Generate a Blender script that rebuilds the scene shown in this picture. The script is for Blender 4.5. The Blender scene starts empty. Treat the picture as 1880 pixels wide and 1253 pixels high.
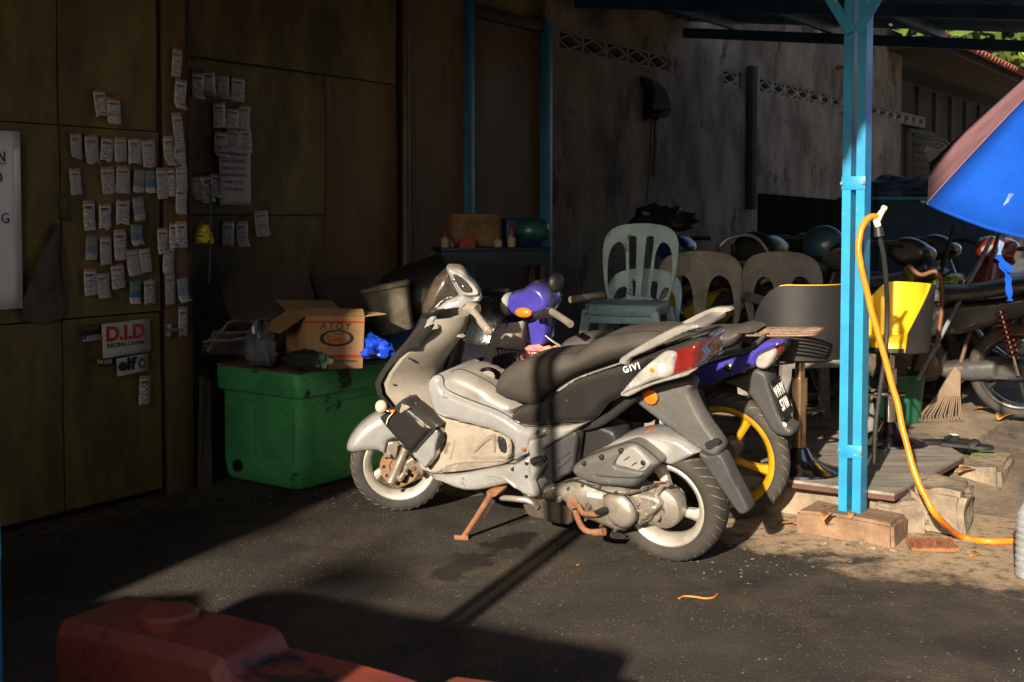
import bpy, bmesh, math, random
import numpy as np
from mathutils import Vector, Matrix, noise
from mathutils.geometry import delaunay_2d_cdt
R = math.radians
random.seed(7)
V = Vector
scene = bpy.context.scene
COL = scene.collection

# ---------------------------------------------------------------- camera
FPX, HOR, PITCH, CAMH = 2100.0, 390.0, R(2.5), 1.35
PPY = HOR + FPX * math.tan(PITCH)
camd = bpy.data.cameras.new('camera')
camd.sensor_width = 36.0
camd.lens = 36.0 * FPX / 1880.0
camd.shift_y = (PPY - 626.5) / 1880.0
camd.clip_start = 0.05
camd.clip_end = 3000
camo = bpy.data.objects.new('camera', camd)
COL.objects.link(camo)
camo.location = (0, 0, CAMH)
camo.rotation_euler = (math.pi / 2 - PITCH, 0, 0)
scene.camera = camo
camd.dof.use_dof = True
camd.dof.focus_distance = 4.8
camd.dof.aperture_fstop = 7.1

# ---------------------------------------------------------------- sky, sun, exposure
SUN_EL = R(21.5)
SUN_TO = V((0.388, 0.922, 0)).normalized()          # the way the light travels, in plan
world = bpy.data.worlds.new('World')
scene.world = world
world.use_nodes = True
wn = world.node_tree.nodes
bg = wn['Background']
sky = wn.new('ShaderNodeTexSky')
sky.sky_type = 'NISHITA'
sky.sun_disc = False
sky.sun_elevation = SUN_EL
sky.sun_rotation = math.atan2(-SUN_TO.x, -SUN_TO.y)
sky.air_density = 1.0
sky.dust_density = 1.5
world.node_tree.links.new(sky.outputs[0], bg.inputs[0])
bg.inputs[1].default_value = 0.075
sund = bpy.data.lights.new('sun', 'SUN')
sund.energy = 5.0
sund.angle = R(0.85)
sund.color = (1.0, 0.855, 0.66)
suno = bpy.data.objects.new('sun', sund)
COL.objects.link(suno)
sdir = V((SUN_TO.x * math.cos(SUN_EL), SUN_TO.y * math.cos(SUN_EL), -math.sin(SUN_EL)))
suno.rotation_euler = sdir.to_track_quat('-Z', 'Y').to_euler()
suno.location = (-4, -8, 8)
scene.view_settings.view_transform = 'Standard'
scene.view_settings.look = 'None'
scene.view_settings.exposure = 1.28
scene.view_settings.gamma = 1.0
scene.view_settings.use_curve_mapping = False
scene.cycles.use_denoising = True
scene.cycles.max_bounces = 8
scene.cycles.sample_clamp_indirect = 4.0

# ---------------------------------------------------------------- pixel -> place
FWD = V((0, math.cos(PITCH), -math.sin(PITCH)))
UPV = V((0, math.sin(PITCH), math.cos(PITCH)))
CAM = V((0, 0, CAMH))
def ray(px, py):
    return V(((px - 940.0) / FPX, 0, 0)) + FWD + UPV * ((PPY - py) / FPX)
def at(px, py, Y):
    d = ray(px, py)
    return CAM + d * (Y / d.y)
def gnd(px, py, z=0.0):
    d = ray(px, py)
    return CAM + d * ((z - CAMH) / d.z)
class Fr:
    def __init__(s, o, ex, ey, ez):
        s.o, s.ex, s.ey, s.ez = V(o), V(ex).normalized(), V(ey).normalized(), V(ez).normalized()
    def w(s, p):
        return s.o + s.ex * p[0] + s.ey * p[1] + s.ez * p[2]
    def inv(s, p):
        q = V(p) - s.o
        return V((q.dot(s.ex), q.dot(s.ey), q.dot(s.ez)))
    def M(s):
        m = Matrix.Identity(4)
        for i, a in enumerate((s.ex, s.ey, s.ez, s.o)):
            for j in range(3):
                m[j][i] = a[j]
        return m
    def px(s, x, y, k=0.0):
        d = ray(x, y)
        t = (k - (CAM - s.o).dot(s.ey)) / d.dot(s.ey)
        return s.inv(CAM + d * t)
    def pxx(s, x, y, k=0.0):
        d = ray(x, y)
        t = (k - (CAM - s.o).dot(s.ex)) / d.dot(s.ex)
        return s.inv(CAM + d * t)
    def pts(s, lst, k=0.0):
        return [s.px(a, b, k) for a, b in lst]

ALPHA = math.atan2(FPX, 1480.0)
WD = V((math.cos(ALPHA), math.sin(ALPHA), 0))
WIN = V((-WD.y, WD.x, 0))
W = Fr(gnd(286, 911), WD, WIN, (0, 0, 1))       # wall frame: x along the wall, y into it, z up

# ---------------------------------------------------------------- materials
MATS = {}
def mat(name, col, rough=0.6, metal=0.0, col2=None, var=0.5, scale=5.0, bump=0.15, bscale=60.0, dust=None, dustamt=0.0,
        specks=None, coat=0.0, alpha=1.0, trans=0.0, spots=None, spotscale=9.0, spotlim=0.62, stretch=None, spec=0.5, ior=1.45):
    if name in MATS:
        return MATS[name]
    m = bpy.data.materials.new(name)
    m.use_nodes = True
    nt = m.node_tree
    N, Lk = nt.nodes, nt.links
    p = N['Principled BSDF']
    tc = N.new('ShaderNodeTexCoord')
    src = tc.outputs['Object']
    if stretch:
        mp = N.new('ShaderNodeMapping')
        mp.inputs['Scale'].default_value = stretch
        Lk.new(src, mp.inputs[0]); src = mp.outputs[0]
    n1 = N.new('ShaderNodeTexNoise')
    n1.inputs['Scale'].default_value = scale
    n1.inputs['Detail'].default_value = 8
    n1.inputs['Roughness'].default_value = 0.65
    Lk.new(src, n1.inputs['Vector'])
    c2 = col2 if col2 else tuple(c * (1 - var) for c in col)
    rp = N.new('ShaderNodeValToRGB')
    rp.color_ramp.elements[0].position = 0.36
    rp.color_ramp.elements[1].position = 0.66
    rp.color_ramp.elements[0].color = (*c2, 1)
    rp.color_ramp.elements[1].color = (*col, 1)
    Lk.new(n1.outputs['Fac'], rp.inputs[0])
    out = rp.outputs[0]
    def mix(fac, a, bcol):
        mx = N.new('ShaderNodeMix'); mx.data_type = 'RGBA'
        Lk.new(fac, mx.inputs[0]); Lk.new(a, mx.inputs[6]); mx.inputs[7].default_value = (*bcol, 1)
        return mx.outputs[2]
    if spots:
        n3 = N.new('ShaderNodeTexNoise')
        n3.inputs['Scale'].default_value = spotscale
        n3.inputs['Detail'].default_value = 6
        n3.inputs['Roughness'].default_value = 0.7
        Lk.new(src, n3.inputs['Vector'])
        r3 = N.new('ShaderNodeValToRGB')
        r3.color_ramp.elements[0].position = spotlim
        r3.color_ramp.elements[1].position = spotlim + 0.05
        Lk.new(n3.outputs['Fac'], r3.inputs[0])
        out = mix(r3.outputs[0], out, spots)
    if specks:
        n5 = N.new('ShaderNodeTexNoise'); n5.inputs['Scale'].default_value = 38; n5.inputs['Detail'].default_value = 9; n5.inputs['Roughness'].default_value = .75
        Lk.new(src, n5.inputs['Vector'])
        r5 = N.new('ShaderNodeValToRGB'); r5.color_ramp.elements[0].position = .57; r5.color_ramp.elements[1].position = .70
        Lk.new(n5.outputs['Fac'], r5.inputs[0])
        out = mix(r5.outputs[0], out, specks)
    if dust:
        g = N.new('ShaderNodeNewGeometry')
        sx = N.new('ShaderNodeSeparateXYZ'); Lk.new(g.outputs['Normal'], sx.inputs[0])
        n4 = N.new('ShaderNodeTexNoise'); n4.inputs['Scale'].default_value = 7; n4.inputs['Detail'].default_value = 7
        Lk.new(src, n4.inputs['Vector'])
        ma = N.new('ShaderNodeMath'); ma.operation = 'MULTIPLY_ADD'
        Lk.new(sx.outputs['Z'], ma.inputs[0]); ma.inputs[1].default_value = 0.6; ma.inputs[2].default_value = 0.45
        mb_ = N.new('ShaderNodeMath'); mb_.operation = 'MULTIPLY'; mb_.use_clamp = True
        Lk.new(ma.outputs[0], mb_.inputs[0]); Lk.new(n4.outputs['Fac'], mb_.inputs[1])
        mc = N.new('ShaderNodeMath'); mc.operation = 'MULTIPLY'; mc.use_clamp = True
        Lk.new(mb_.outputs[0], mc.inputs[0]); mc.inputs[1].default_value = dustamt * 2
        out = mix(mc.outputs[0], out, dust)
    Lk.new(out, p.inputs['Base Color'])
    p.inputs['Metallic'].default_value = metal
    p.inputs['IOR'].default_value = ior
    p.inputs['Specular IOR Level'].default_value = spec
    rr = N.new('ShaderNodeMapRange')
    rr.inputs[3].default_value = min(1, rough + 0.14); rr.inputs[4].default_value = max(0.02, rough - 0.14)
    Lk.new(n1.outputs['Fac'], rr.inputs[0]); Lk.new(rr.outputs[0], p.inputs['Roughness'])
    if coat: p.inputs['Coat Weight'].default_value = coat
    if alpha < 1: p.inputs['Alpha'].default_value = alpha
    if trans: p.inputs['Transmission Weight'].default_value = trans
    if bump:
        n2 = N.new('ShaderNodeTexNoise'); n2.inputs['Scale'].default_value = bscale; n2.inputs['Detail'].default_value = 5
        Lk.new(src, n2.inputs['Vector'])
        bp = N.new('ShaderNodeBump'); bp.inputs['Strength'].default_value = bump; bp.inputs['Distance'].default_value = 0.01
        Lk.new(n2.outputs['Fac'], bp.inputs['Height']); Lk.new(bp.outputs[0], p.inputs['Normal'])
    MATS[name] = m
    return m

# ---------------------------------------------------------------- meshes
class MB:
    def __init__(s):
        s.v, s.f = [], []
        s.wn = False
    def add(s, vs, fs):
        o = len(s.v)
        s.v += [tuple(a) for a in vs]
        s.f += [tuple(i + o for i in f) for f in fs]
        return s
    def box(s, lo, hi, bev=0.0, rot=None, c=None, seg=2):
        lo, hi = V(lo), V(hi)
        ct, sz = (lo + hi) / 2, hi - lo
        bm = bmesh.new()
        bmesh.ops.create_cube(bm, size=1)
        for q in bm.verts: q.co = V((q.co.x * sz.x, q.co.y * sz.y, q.co.z * sz.z))
        if bev: bmesh.ops.bevel(bm, geom=bm.edges[:], offset=min(bev, min(abs(a) for a in sz) * .45), segments=seg, affect='EDGES', profile=0.5)
        if rot is not None:
            for q in bm.verts: q.co = rot @ q.co
        for q in bm.verts: q.co += ct
        s.bm(bm)
        return s
    def bm(s, bm, M=None):
        bm.verts.index_update()
        s.add([(M @ q.co if M else q.co) for q in bm.verts], [[q.index for q in f.verts] for f in bm.faces])
        bm.free()
        return s
    def tube(s, pts, r, seg=8, caps=True, closed=False, flat=1.0, up=None):
        pts = [V(p) for p in pts]
        n = len(pts)
        rs = r if isinstance(r, (list, tuple)) else [r] * n
        if len(rs) != n:
            m_ = len(rs)
            rs = [rs[min(m_ - 2, int(i / (n - 1) * (m_ - 1)))] + (rs[min(m_ - 2, int(i / (n - 1) * (m_ - 1))) + 1] - rs[min(m_ - 2, int(i / (n - 1) * (m_ - 1)))]) * (i / (n - 1) * (m_ - 1) - min(m_ - 2, int(i / (n - 1) * (m_ - 1)))) for i in range(n)]
        tang = []
        for i in range(n):
            a = pts[(i - 1) % n] if (closed or i) else pts[0]
            b = pts[(i + 1) % n] if (closed or i < n - 1) else pts[-1]
            t = (b - a)
            tang.append(t.normalized() if t.length > 1e-9 else V((0, 0, 1)))
        u = V(up) if up is not None else tang[0].orthogonal()
        rings = []
        for i in range(n):
            t = tang[i]
            u = (u - t * u.dot(t))
            if u.length < 1e-6: u = t.orthogonal()
            u.normalize()
            w = t.cross(u)
            rings.append([pts[i] + (u * math.cos(2 * math.pi * k / seg) + w * math.sin(2 * math.pi * k / seg) * flat) * rs[i] for k in range(seg)])
        return s.loft(rings, caps, closed)
    def loft(s, rings, caps=True, closed=False, open_ring=False):
        m = len(rings[0])
        vs = [p for rg in rings for p in rg]
        fs = []
        nr = len(rings)
        for i in range(nr if closed else nr - 1):
            j = (i + 1) % nr
            for k in range(m - 1 if open_ring else m):
                l = (k + 1) % m
                fs.append((i * m + k, i * m + l, j * m + l, j * m + k))
        if caps and not closed:
            fs.append(tuple(range(m))[::-1]); fs.append(tuple((nr - 1) * m + k for k in range(m)))
        return s.add(vs, fs)
    def lathe(s, prof, seg=24, M=None, a0=0, a1=2 * math.pi, caps=False):
        full = abs(a1 - a0 - 2 * math.pi) < 1e-6
        ns = seg if full else seg + 1
        rings = []
        for k in range(ns):
            a = a0 + (a1 - a0) * k / seg
            rg = [V((r * math.cos(a), r * math.sin(a), z)) for r, z in prof]
            rings.append([M @ q for q in rg] if M else rg)
        return s.loft(rings, caps, closed=full, open_ring=True)
    def rings2(s, outline, prof, fn):
        """outline: closed list of (x,z); prof: list of (inset, y); fn(x,y,z)->Vector. A bevelled, bulged slab."""
        pl = outline
        n = len(pl)
        area = sum(pl[i][0] * pl[(i + 1) % n][1] - pl[(i + 1) % n][0] * pl[i][1] for i in range(n))
        sg = 1 if area > 0 else -1
        nor = []
        for i in range(n):
            a, b, c = V(pl[i - 1]), V(pl[i]), V(pl[(i + 1) % n])
            e1, e2 = (b - a), (c - b)
            e1 = e1.normalized() if e1.length > 1e-9 else e2.normalized()
            e2 = e2.normalized() if e2.length > 1e-9 else e1
            n1, n2 = V((-e1.y, e1.x)) * sg, V((-e2.y, e2.x)) * sg
            q = n1 + n2
            q = q.normalized() if q.length > 1e-6 else n1
            d = max(0.45, q.dot(n1))
            nor.append(q / d)
        rings = []
        for ins, y in prof:
            rings.append([fn(pl[i][0] + nor[i].x * ins, y, pl[i][1] + nor[i].y * ins) for i in range(n)])
        s.wn = True
        return s.loft(rings, True)
    def pillow(s, outline, fronts, ins, fn, g=None, back=None, dent=0.0):
        """A domed panel. fronts: list of (y_edge, y_top); heights follow the distance to the outline, so nothing folds.
        One front + back=y makes a slab with a flat back; two fronts make a body closed all round."""
        pl = []
        for q in outline:
            if not pl or (abs(q[0] - pl[-1][0]) + abs(q[1] - pl[-1][1])) > 1e-4: pl.append(q)
        n = len(pl)
        A = np.array(pl); Bq = np.roll(A, -1, axis=0); D = Bq - A
        L2 = (D ** 2).sum(1) + 1e-12
        g = g or max(.0045, min(.013, ins / 2.6))
        lo, hi = A.min(0), A.max(0)
        while (hi[0] - lo[0]) * (hi[1] - lo[1]) / (g * g) > 2600: g *= 1.15
        gx = np.arange(lo[0] + g * .5, hi[0], g); gz = np.arange(lo[1] + g * .5, hi[1], g)
        P = np.array([(x + (g / 2 if j % 2 else 0), z) for j, z in enumerate(gz) for x in gx]).reshape(-1, 2)
        def dist(Q):
            if not len(Q): return np.zeros(0)
            W_ = Q[:, None, :] - A[None]
            t = np.clip((W_ * D[None]).sum(2) / L2[None], 0, 1)
            C = W_ - t[..., None] * D[None]
            return np.sqrt((C ** 2).sum(2)).min(1)
        if len(P):
            x, z = P[:, 0][:, None], P[:, 1][:, None]
            c1_ = (A[None, :, 1] > z) != (Bq[None, :, 1] > z)
            xi = A[None, :, 0] + (z - A[None, :, 1]) / np.where(np.abs(D[None, :, 1]) < 1e-12, 1e-12, D[None, :, 1]) * D[None, :, 0]
            inside = ((c1_ & (x < xi)).sum(1) % 2) == 1
            P = P[inside]
            P = P[dist(P) > g * .45]
        allp = [V((a, b)) for a, b in pl] + [V((a, b)) for a, b in P]
        ov, oe, of, *_ = delaunay_2d_cdt(allp, [(i, (i + 1) % n) for i in range(n)], [], 1, 1e-6)
        Q = np.array([(q.x, q.y) for q in ov])
        d = dist(Q)
        t = np.clip(d / ins, 0, 1)
        h = np.sqrt(np.clip(1 - (1 - t) ** 2, 0, 1))
        edge_count = {}
        for f in of:
            for k in range(len(f)):
                e = tuple(sorted((f[k], f[(k + 1) % len(f)])))
                edge_count[e] = edge_count.get(e, 0) + 1
        rim = [e for e, c in edge_count.items() if c == 1]
        layers = list(fronts)
        base = []
        for (ye, yt) in layers:
            vs = []
            for k in range(len(Q)):
                dn = dent * noise.noise((Q[k][0] * 9, yt * 40, Q[k][1] * 9)) * t[k] if dent else 0
                vs.append(fn(Q[k][0], ye + (yt - ye) * h[k] + dn, Q[k][1]))
            base.append(len(s.v)); s.add(vs, of)
        if back is not None:
            base.append(len(s.v)); s.add([fn(q[0], back, q[1]) for q in Q], of)
        for a, b in rim:
            s.f.append((base[0] + a, base[0] + b, base[1] + b, base[1] + a))
        return s
    def mesh(s, name, smooth=35):
        me = bpy.data.meshes.new(name)
        me.from_pydata(s.v, [], s.f)
        bm = bmesh.new(); bm.from_mesh(me)
        bmesh.ops.recalc_face_normals(bm, faces=bm.faces[:])
        bm.to_mesh(me); bm.free()
        if smooth:
            me.polygons.foreach_set('use_smooth', [True] * len(me.polygons))
            me.set_sharp_from_angle(angle=R(smooth))
        me.update()
        return me
    def obj(s, name, m, parent=None, smooth=35):
        o = bpy.data.objects.new(name, s.mesh(name, smooth))
        if m: o.data.materials.append(m)
        COL.objects.link(o)
        if parent: o.parent = parent
        if s.wn:
            wm_ = o.modifiers.new('weighted', 'WEIGHTED_NORMAL'); wm_.keep_sharp = True; wm_.weight = 80
        return o

def smoothpts(pl, k=3, closed=True):
    """Catmull-Rom through the points; a point given as (x, z, 1) stays a corner."""
    n = len(pl)
    out = []
    rng = n if closed else n - 1
    for i in range(rng):
        p0, p1, p2, p3 = pl[(i - 1) % n] if (closed or i) else pl[0], pl[i], pl[(i + 1) % n], pl[(i + 2) % n] if (closed or i < n - 2) else pl[-1]
        a, b = V(p1[:2]), V(p2[:2])
        t1 = (V(p2[:2]) - V(p0[:2])) * .5 if len(p1) < 3 or not p1[2] else (b - a)
        t2 = (V(p3[:2]) - V(p1[:2])) * .5 if len(p2) < 3 or not p2[2] else (b - a)
        L = (b - a).length
        for t in (t1, t2):
            if t.length > L * 1.3: t *= L * 1.3 / t.length
        for j in range(k):
            u = j / k
            out.append((2 * u**3 - 3 * u**2 + 1) * a + (u**3 - 2 * u**2 + u) * t1 + (-2 * u**3 + 3 * u**2) * b + (u**3 - u**2) * t2)
    if not closed: out.append(V(pl[-1][:2]))
    return [(p.x, p.y) for p in out]

def curve3(pl, k=6, closed=False):
    pl = [V(p) for p in pl]
    n = len(pl); out = []
    for i in range(n if closed else n - 1):
        p0 = pl[(i - 1) % n] if (closed or i) else pl[0]
        p1 = pl[i]; p2 = pl[(i + 1) % n]
        p3 = pl[(i + 2) % n] if (closed or i < n - 2) else pl[-1]
        t1, t2 = (p2 - p0) * .5, (p3 - p1) * .5
        for j in range(k):
            u = j / k
            out.append((2 * u**3 - 3 * u**2 + 1) * p1 + (u**3 - 2 * u**2 + u) * t1 + (-2 * u**3 + 3 * u**2) * p2 + (u**3 - u**2) * t2)
    if not closed: out.append(pl[-1])
    return out

def tag(o, label=None, cat=None, group=None, kind=None):
    for k, v in (('label', label), ('category', cat), ('group', group), ('kind', kind)):
        if v: o[k] = v
    return o
def thing(name, label, cat, M=None, group=None):
    o = bpy.data.objects.new(name, None)
    o.empty_display_size = 0.1
    COL.objects.link(o)
    if isinstance(M, Matrix): o.matrix_world = M
    elif M is not None: o.location = M
    return tag(o, label, cat, group)
def copy_tree(o, parent=None):
    c = o.copy(); COL.objects.link(c); c.parent = parent
    for ch in list(o.children): copy_tree(ch, c)
    return c
def text(s, size, M, m, name='lettering', parent=None, depth=0.0006, align='CENTER', bold=0.0, sx=1.0, space=1.0):
    cu = bpy.data.curves.new(name, 'FONT')
    cu.body = s; cu.size = size; cu.align_x = align; cu.align_y = 'CENTER'; cu.extrude = depth; cu.offset = bold; cu.space_character = space
    cu.resolution_u = 3
    t = bpy.data.objects.new(name, cu)
    COL.objects.link(t)
    dg = bpy.context.evaluated_depsgraph_get()
    me = bpy.data.meshes.new_from_object(t.evaluated_get(dg))
    bpy.data.objects.remove(t); bpy.data.curves.remove(cu)
    me.transform(M @ Matrix.Diagonal((sx, 1, 1, 1)))
    me.name = name
    me.materials.clear(); me.materials.append(m)
    o = bpy.data.objects.new(name, me)
    COL.objects.link(o)
    if parent: o.parent = parent
    return o
def basis(o, x, y, z=None):
    x, y = V(x).normalized(), V(y).normalized()
    z = x.cross(y).normalized() if z is None else V(z)
    m = Matrix.Identity(4)
    for i, a in enumerate((x, y, z, V(o))):
        for j in range(3): m[j][i] = a[j]
    return m
def warp(lo, hi, nx, nz, amp, sc, seed=0.0, y0=0.0, th=0.02, edge=True):
    """A thin sheet in the x-z plane with soft dents, front face towards -y."""
    mb = MB()
    vs, fs = [], []
    for s_ in (0, 1):
        for j in range(nz + 1):
            for i in range(nx + 1):
                x = lo[0] + (hi[0] - lo[0]) * i / nx
                z = lo[1] + (hi[1] - lo[1]) * j / nz
                d = amp * noise.noise((x * sc + seed, z * sc, seed)) + amp * .35 * noise.noise((x * sc * 4 + seed, z * sc * 3, seed + 5))
                vs.append((x, y0 + d + th * s_, z))
    m_ = (nx + 1) * (nz + 1)
    q = lambda i, j, s_: s_ * m_ + j * (nx + 1) + i
    for j in range(nz):
        for i in range(nx):
            fs.append((q(i, j, 0), q(i + 1, j, 0), q(i + 1, j + 1, 0), q(i, j + 1, 0)))
            fs.append((q(i, j, 1), q(i, j + 1, 1), q(i + 1, j + 1, 1), q(i + 1, j, 1)))
    for i in range(nx):
        fs.append((q(i, 0, 0), q(i, 0, 1), q(i + 1, 0, 1), q(i + 1, 0, 0)))
        fs.append((q(i, nz, 0), q(i + 1, nz, 0), q(i + 1, nz, 1), q(i, nz, 1)))
    for j in range(nz):
        fs.append((q(0, j, 0), q(0, j + 1, 0), q(0, j + 1, 1), q(0, j, 1)))
        fs.append((q(nx, j, 0), q(nx, j, 1), q(nx, j + 1, 1), q(nx, j + 1, 0)))
    return mb.add(vs, fs)

# ================================================================ materials of the place
GATE = mat('gate_paint', (.215, .178, .048), .52, col2=(.060, .048, .020), scale=3.0, bump=.2, bscale=18, spots=(.13, .13, .115), spotscale=3.1, spotlim=.63, stretch=(1, 1, .35), specks=(.10, .055, .025))
GATE2 = mat('gate_paint_rusty', (.185, .118, .045), .62, col2=(.075, .052, .026), scale=1.7, bump=.12, bscale=25, spots=(.12, .05, .024), spotscale=4, spotlim=.60, stretch=(1, 1, .3), specks=(.09, .05, .024))
RUSTD = mat('dark_rusty_steel', (.055, .038, .026), .7, col2=(.025, .02, .017), scale=9, bump=.3)
CONC = mat('stained_render', (.225, .195, .16), .9, col2=(.062, .052, .044), scale=1.9, bump=.35, bscale=45, spots=(.05, .040, .032), spotscale=2.6, spotlim=.57, stretch=(1, 1, .6), specks=(.12, .11, .10))
CONC2 = mat('concrete_floor', (.36, .28, .195), .95, col2=(.15, .115, .085), scale=3.5, bump=.5, bscale=70, spots=(.06, .05, .042), spotscale=5, spotlim=.60)
KERB = mat('kerb_concrete', (.30, .235, .165), .95, col2=(.12, .095, .072), scale=6, bump=1.0, bscale=40, spots=(.06, .055, .045), spotscale=8, spotlim=.57)
BLUEP = mat('cyan_blue_paint', (.018, .25, .45), .40, col2=(.012, .17, .34), scale=6, bump=.10, bscale=150, spots=(.20, .36, .42), spotscale=17, spotlim=.66, coat=.1)
BLUED = mat('blue_frame_paint', (.03, .20, .38), .45, col2=(.02, .12, .24), scale=4, bump=.08)
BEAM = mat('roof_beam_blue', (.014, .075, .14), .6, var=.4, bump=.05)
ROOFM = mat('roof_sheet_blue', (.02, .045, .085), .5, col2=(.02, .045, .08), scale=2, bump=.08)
DOORM = mat('brown_door_board', (.115, .062, .030), .6, col2=(.06, .035, .020), scale=3, bump=.1, stretch=(1, 1, .2))
BLACK = mat('black_plastic', (.018, .018, .019), .5, var=.4, bump=.08)
STEELD = mat('grimy_steel', (.16, .14, .12), .5, metal=.6, col2=(.07, .05, .035), scale=14, bump=.2)

def ground_mat():
    m = bpy.data.materials.new('asphalt'); m.use_nodes = True
    nt = m.node_tree; N, Lk = nt.nodes, nt.links
    p = N['Principled BSDF']
    g = N.new('ShaderNodeNewGeometry')
    P = g.outputs['Position']
    def nz(sc, det=6, ro=.6):
        n = N.new('ShaderNodeTexNoise'); n.inputs['Scale'].default_value = sc; n.inputs['Detail'].default_value = det; n.inputs['Roughness'].default_value = ro
        Lk.new(P, n.inputs['Vector']); return n.outputs['Fac']
    def ramp(s, a, b, c0=(0, 0, 0), c1=(1, 1, 1)):
        r = N.new('ShaderNodeValToRGB'); r.color_ramp.elements[0].position = a; r.color_ramp.elements[1].position = b
        r.color_ramp.elements[0].color = (*c0, 1); r.color_ramp.elements[1].color = (*c1, 1)
        Lk.new(s, r.inputs[0]); return r.outputs[0]
    def mth(op, a, b, cl=False):
        n = N.new('ShaderNodeMath'); n.operation = op; n.use_clamp = cl
        for i, q in enumerate((a, b)):
            if isinstance(q, (int, float)): n.inputs[i].default_value = q
            else: Lk.new(q, n.inputs[i])
        return n.outputs[0]
    def mix(f, a, b):
        n = N.new('ShaderNodeMix'); n.data_type = 'RGBA'
        Lk.new(f, n.inputs[0])
        for i, q in ((6, a), (7, b)):
            if isinstance(q, tuple): n.inputs[i].default_value = (*q, 1)
            else: Lk.new(q, n.inputs[i])
        return n.outputs[2]
    def dot(vec, off):
        n = N.new('ShaderNodeVectorMath'); n.operation = 'DOT_PRODUCT'; Lk.new(P, n.inputs[0]); n.inputs[1].default_value = vec
        return mth('SUBTRACT', n.outputs['Value'], V(vec).dot(off))
    base = ramp(nz(1.6, 8, .7), .33, .68, (.019, .0168, .0150), (.056, .0475, .0405))
    vo = N.new('ShaderNodeTexVoronoi'); vo.inputs['Scale'].default_value = 62; Lk.new(P, vo.inputs['Vector'])
    d1 = ramp(vo.outputs['Distance'], .20, .30, (1, 1, 1), (0, 0, 0))
    cs = N.new('ShaderNodeSeparateColor'); Lk.new(vo.outputs['Color'], cs.inputs[0])
    sp = mth('MULTIPLY', d1, ramp(cs.outputs[0], .52, .62))
    sp = mth('MULTIPLY', sp, ramp(nz(2.3, 4), .32, .58))
    base = mix(mth('MULTIPLY', sp, .75), base, (.19, .135, .085))
    vo2 = N.new('ShaderNodeTexVoronoi'); vo2.inputs['Scale'].default_value = 38; Lk.new(P, vo2.inputs['Vector'])
    cs2 = N.new('ShaderNodeSeparateColor'); Lk.new(vo2.outputs['Color'], cs2.inputs[0])
    sp2 = mth('MULTIPLY', ramp(vo2.outputs['Distance'], .14, .22, (1, 1, 1), (0, 0, 0)), ramp(cs2.outputs[1], .90, .93))
    base = mix(mth('MULTIPLY', sp2, .7), base, (.20, .145, .09))
    s_ = dot(tuple(WD), W.o)
    dn = mth('ADD', s_, mth('MULTIPLY', mth('SUBTRACT', nz(2.2, 8, .72), .5), 1.5))
    dm = ramp(dn, .80, 1.16)
    dm = mth('MULTIPLY', dm, ramp(nz(14, 7, .75), .33, .50))
    base = mix(dm, base, mix(nz(9, 6), (.25, .18, .112), (.46, .35, .235)))
    dm2 = mth('MULTIPLY', ramp(nz(1.1, 8, .7), .50, .70), .5)
    base = mix(dm2, base, (.14, .10, .065))
    oil = ramp(nz(.9, 5, .5), .60, .66)
    base = mix(mth('MULTIPLY', oil, .6), base, (.016, .015, .014))
    n_c = dot(tuple(-WIN), W.o)
    dw = mth('ADD', n_c, mth('MULTIPLY', mth('SUBTRACT', nz(3.1, 7, .7), .5), .55))
    dwm = mth('MULTIPLY', ramp(dw, .10, .42, (1, 1, 1), (0, 0, 0)), ramp(nz(21, 6, .7), .38, .58))
    base = mix(mth('MULTIPLY', dwm, .75), base, (.17, .125, .08))
    wv = N.new('ShaderNodeVectorMath'); wv.operation = 'ADD'; Lk.new(P, wv.inputs[0])
    nv = N.new('ShaderNodeTexNoise'); nv.inputs['Scale'].default_value = 2.2; nv.inputs['Detail'].default_value = 6; Lk.new(P, nv.inputs['Vector'])
    vs_ = N.new('ShaderNodeVectorMath'); vs_.operation = 'SCALE'; Lk.new(nv.outputs['Color'], vs_.inputs[0]); vs_.inputs['Scale'].default_value = .9
    Lk.new(vs_.outputs[0], wv.inputs[1])
    ck = N.new('ShaderNodeTexVoronoi'); ck.feature = 'DISTANCE_TO_EDGE'; ck.inputs['Scale'].default_value = .62; Lk.new(wv.outputs[0], ck.inputs['Vector'])
    crk = mth('MULTIPLY', ramp(ck.outputs['Distance'], .004, .011, (1, 1, 1), (0, 0, 0)), ramp(nz(1.7, 5), .42, .55))
    base = mix(mth('MULTIPLY', crk, .35), base, (.010, .009, .008))
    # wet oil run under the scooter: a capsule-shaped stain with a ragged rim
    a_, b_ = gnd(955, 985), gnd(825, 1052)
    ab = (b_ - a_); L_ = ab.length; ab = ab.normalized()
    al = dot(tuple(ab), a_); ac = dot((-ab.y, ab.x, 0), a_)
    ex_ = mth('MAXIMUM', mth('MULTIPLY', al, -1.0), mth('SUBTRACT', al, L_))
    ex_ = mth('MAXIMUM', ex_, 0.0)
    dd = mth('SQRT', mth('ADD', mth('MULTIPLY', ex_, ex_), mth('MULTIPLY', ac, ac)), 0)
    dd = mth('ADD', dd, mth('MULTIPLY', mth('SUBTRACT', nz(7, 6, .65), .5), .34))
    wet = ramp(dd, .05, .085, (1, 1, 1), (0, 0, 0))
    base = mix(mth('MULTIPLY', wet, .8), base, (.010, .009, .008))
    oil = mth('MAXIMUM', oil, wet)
    Lk.new(base, p.inputs['Base Color'])
    Lk.new(ramp(oil, 0, 1, (.95,) * 3, (.62,) * 3), p.inputs['Roughness'])
    p.inputs['Specular IOR Level'].default_value = .25
    bp = N.new('ShaderNodeBump'); bp.inputs['Strength'].default_value = .8; bp.inputs['Distance'].default_value = .008
    hh = mth('ADD', nz(95, 5), mth('MULTIPLY', d1, .6))
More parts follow.
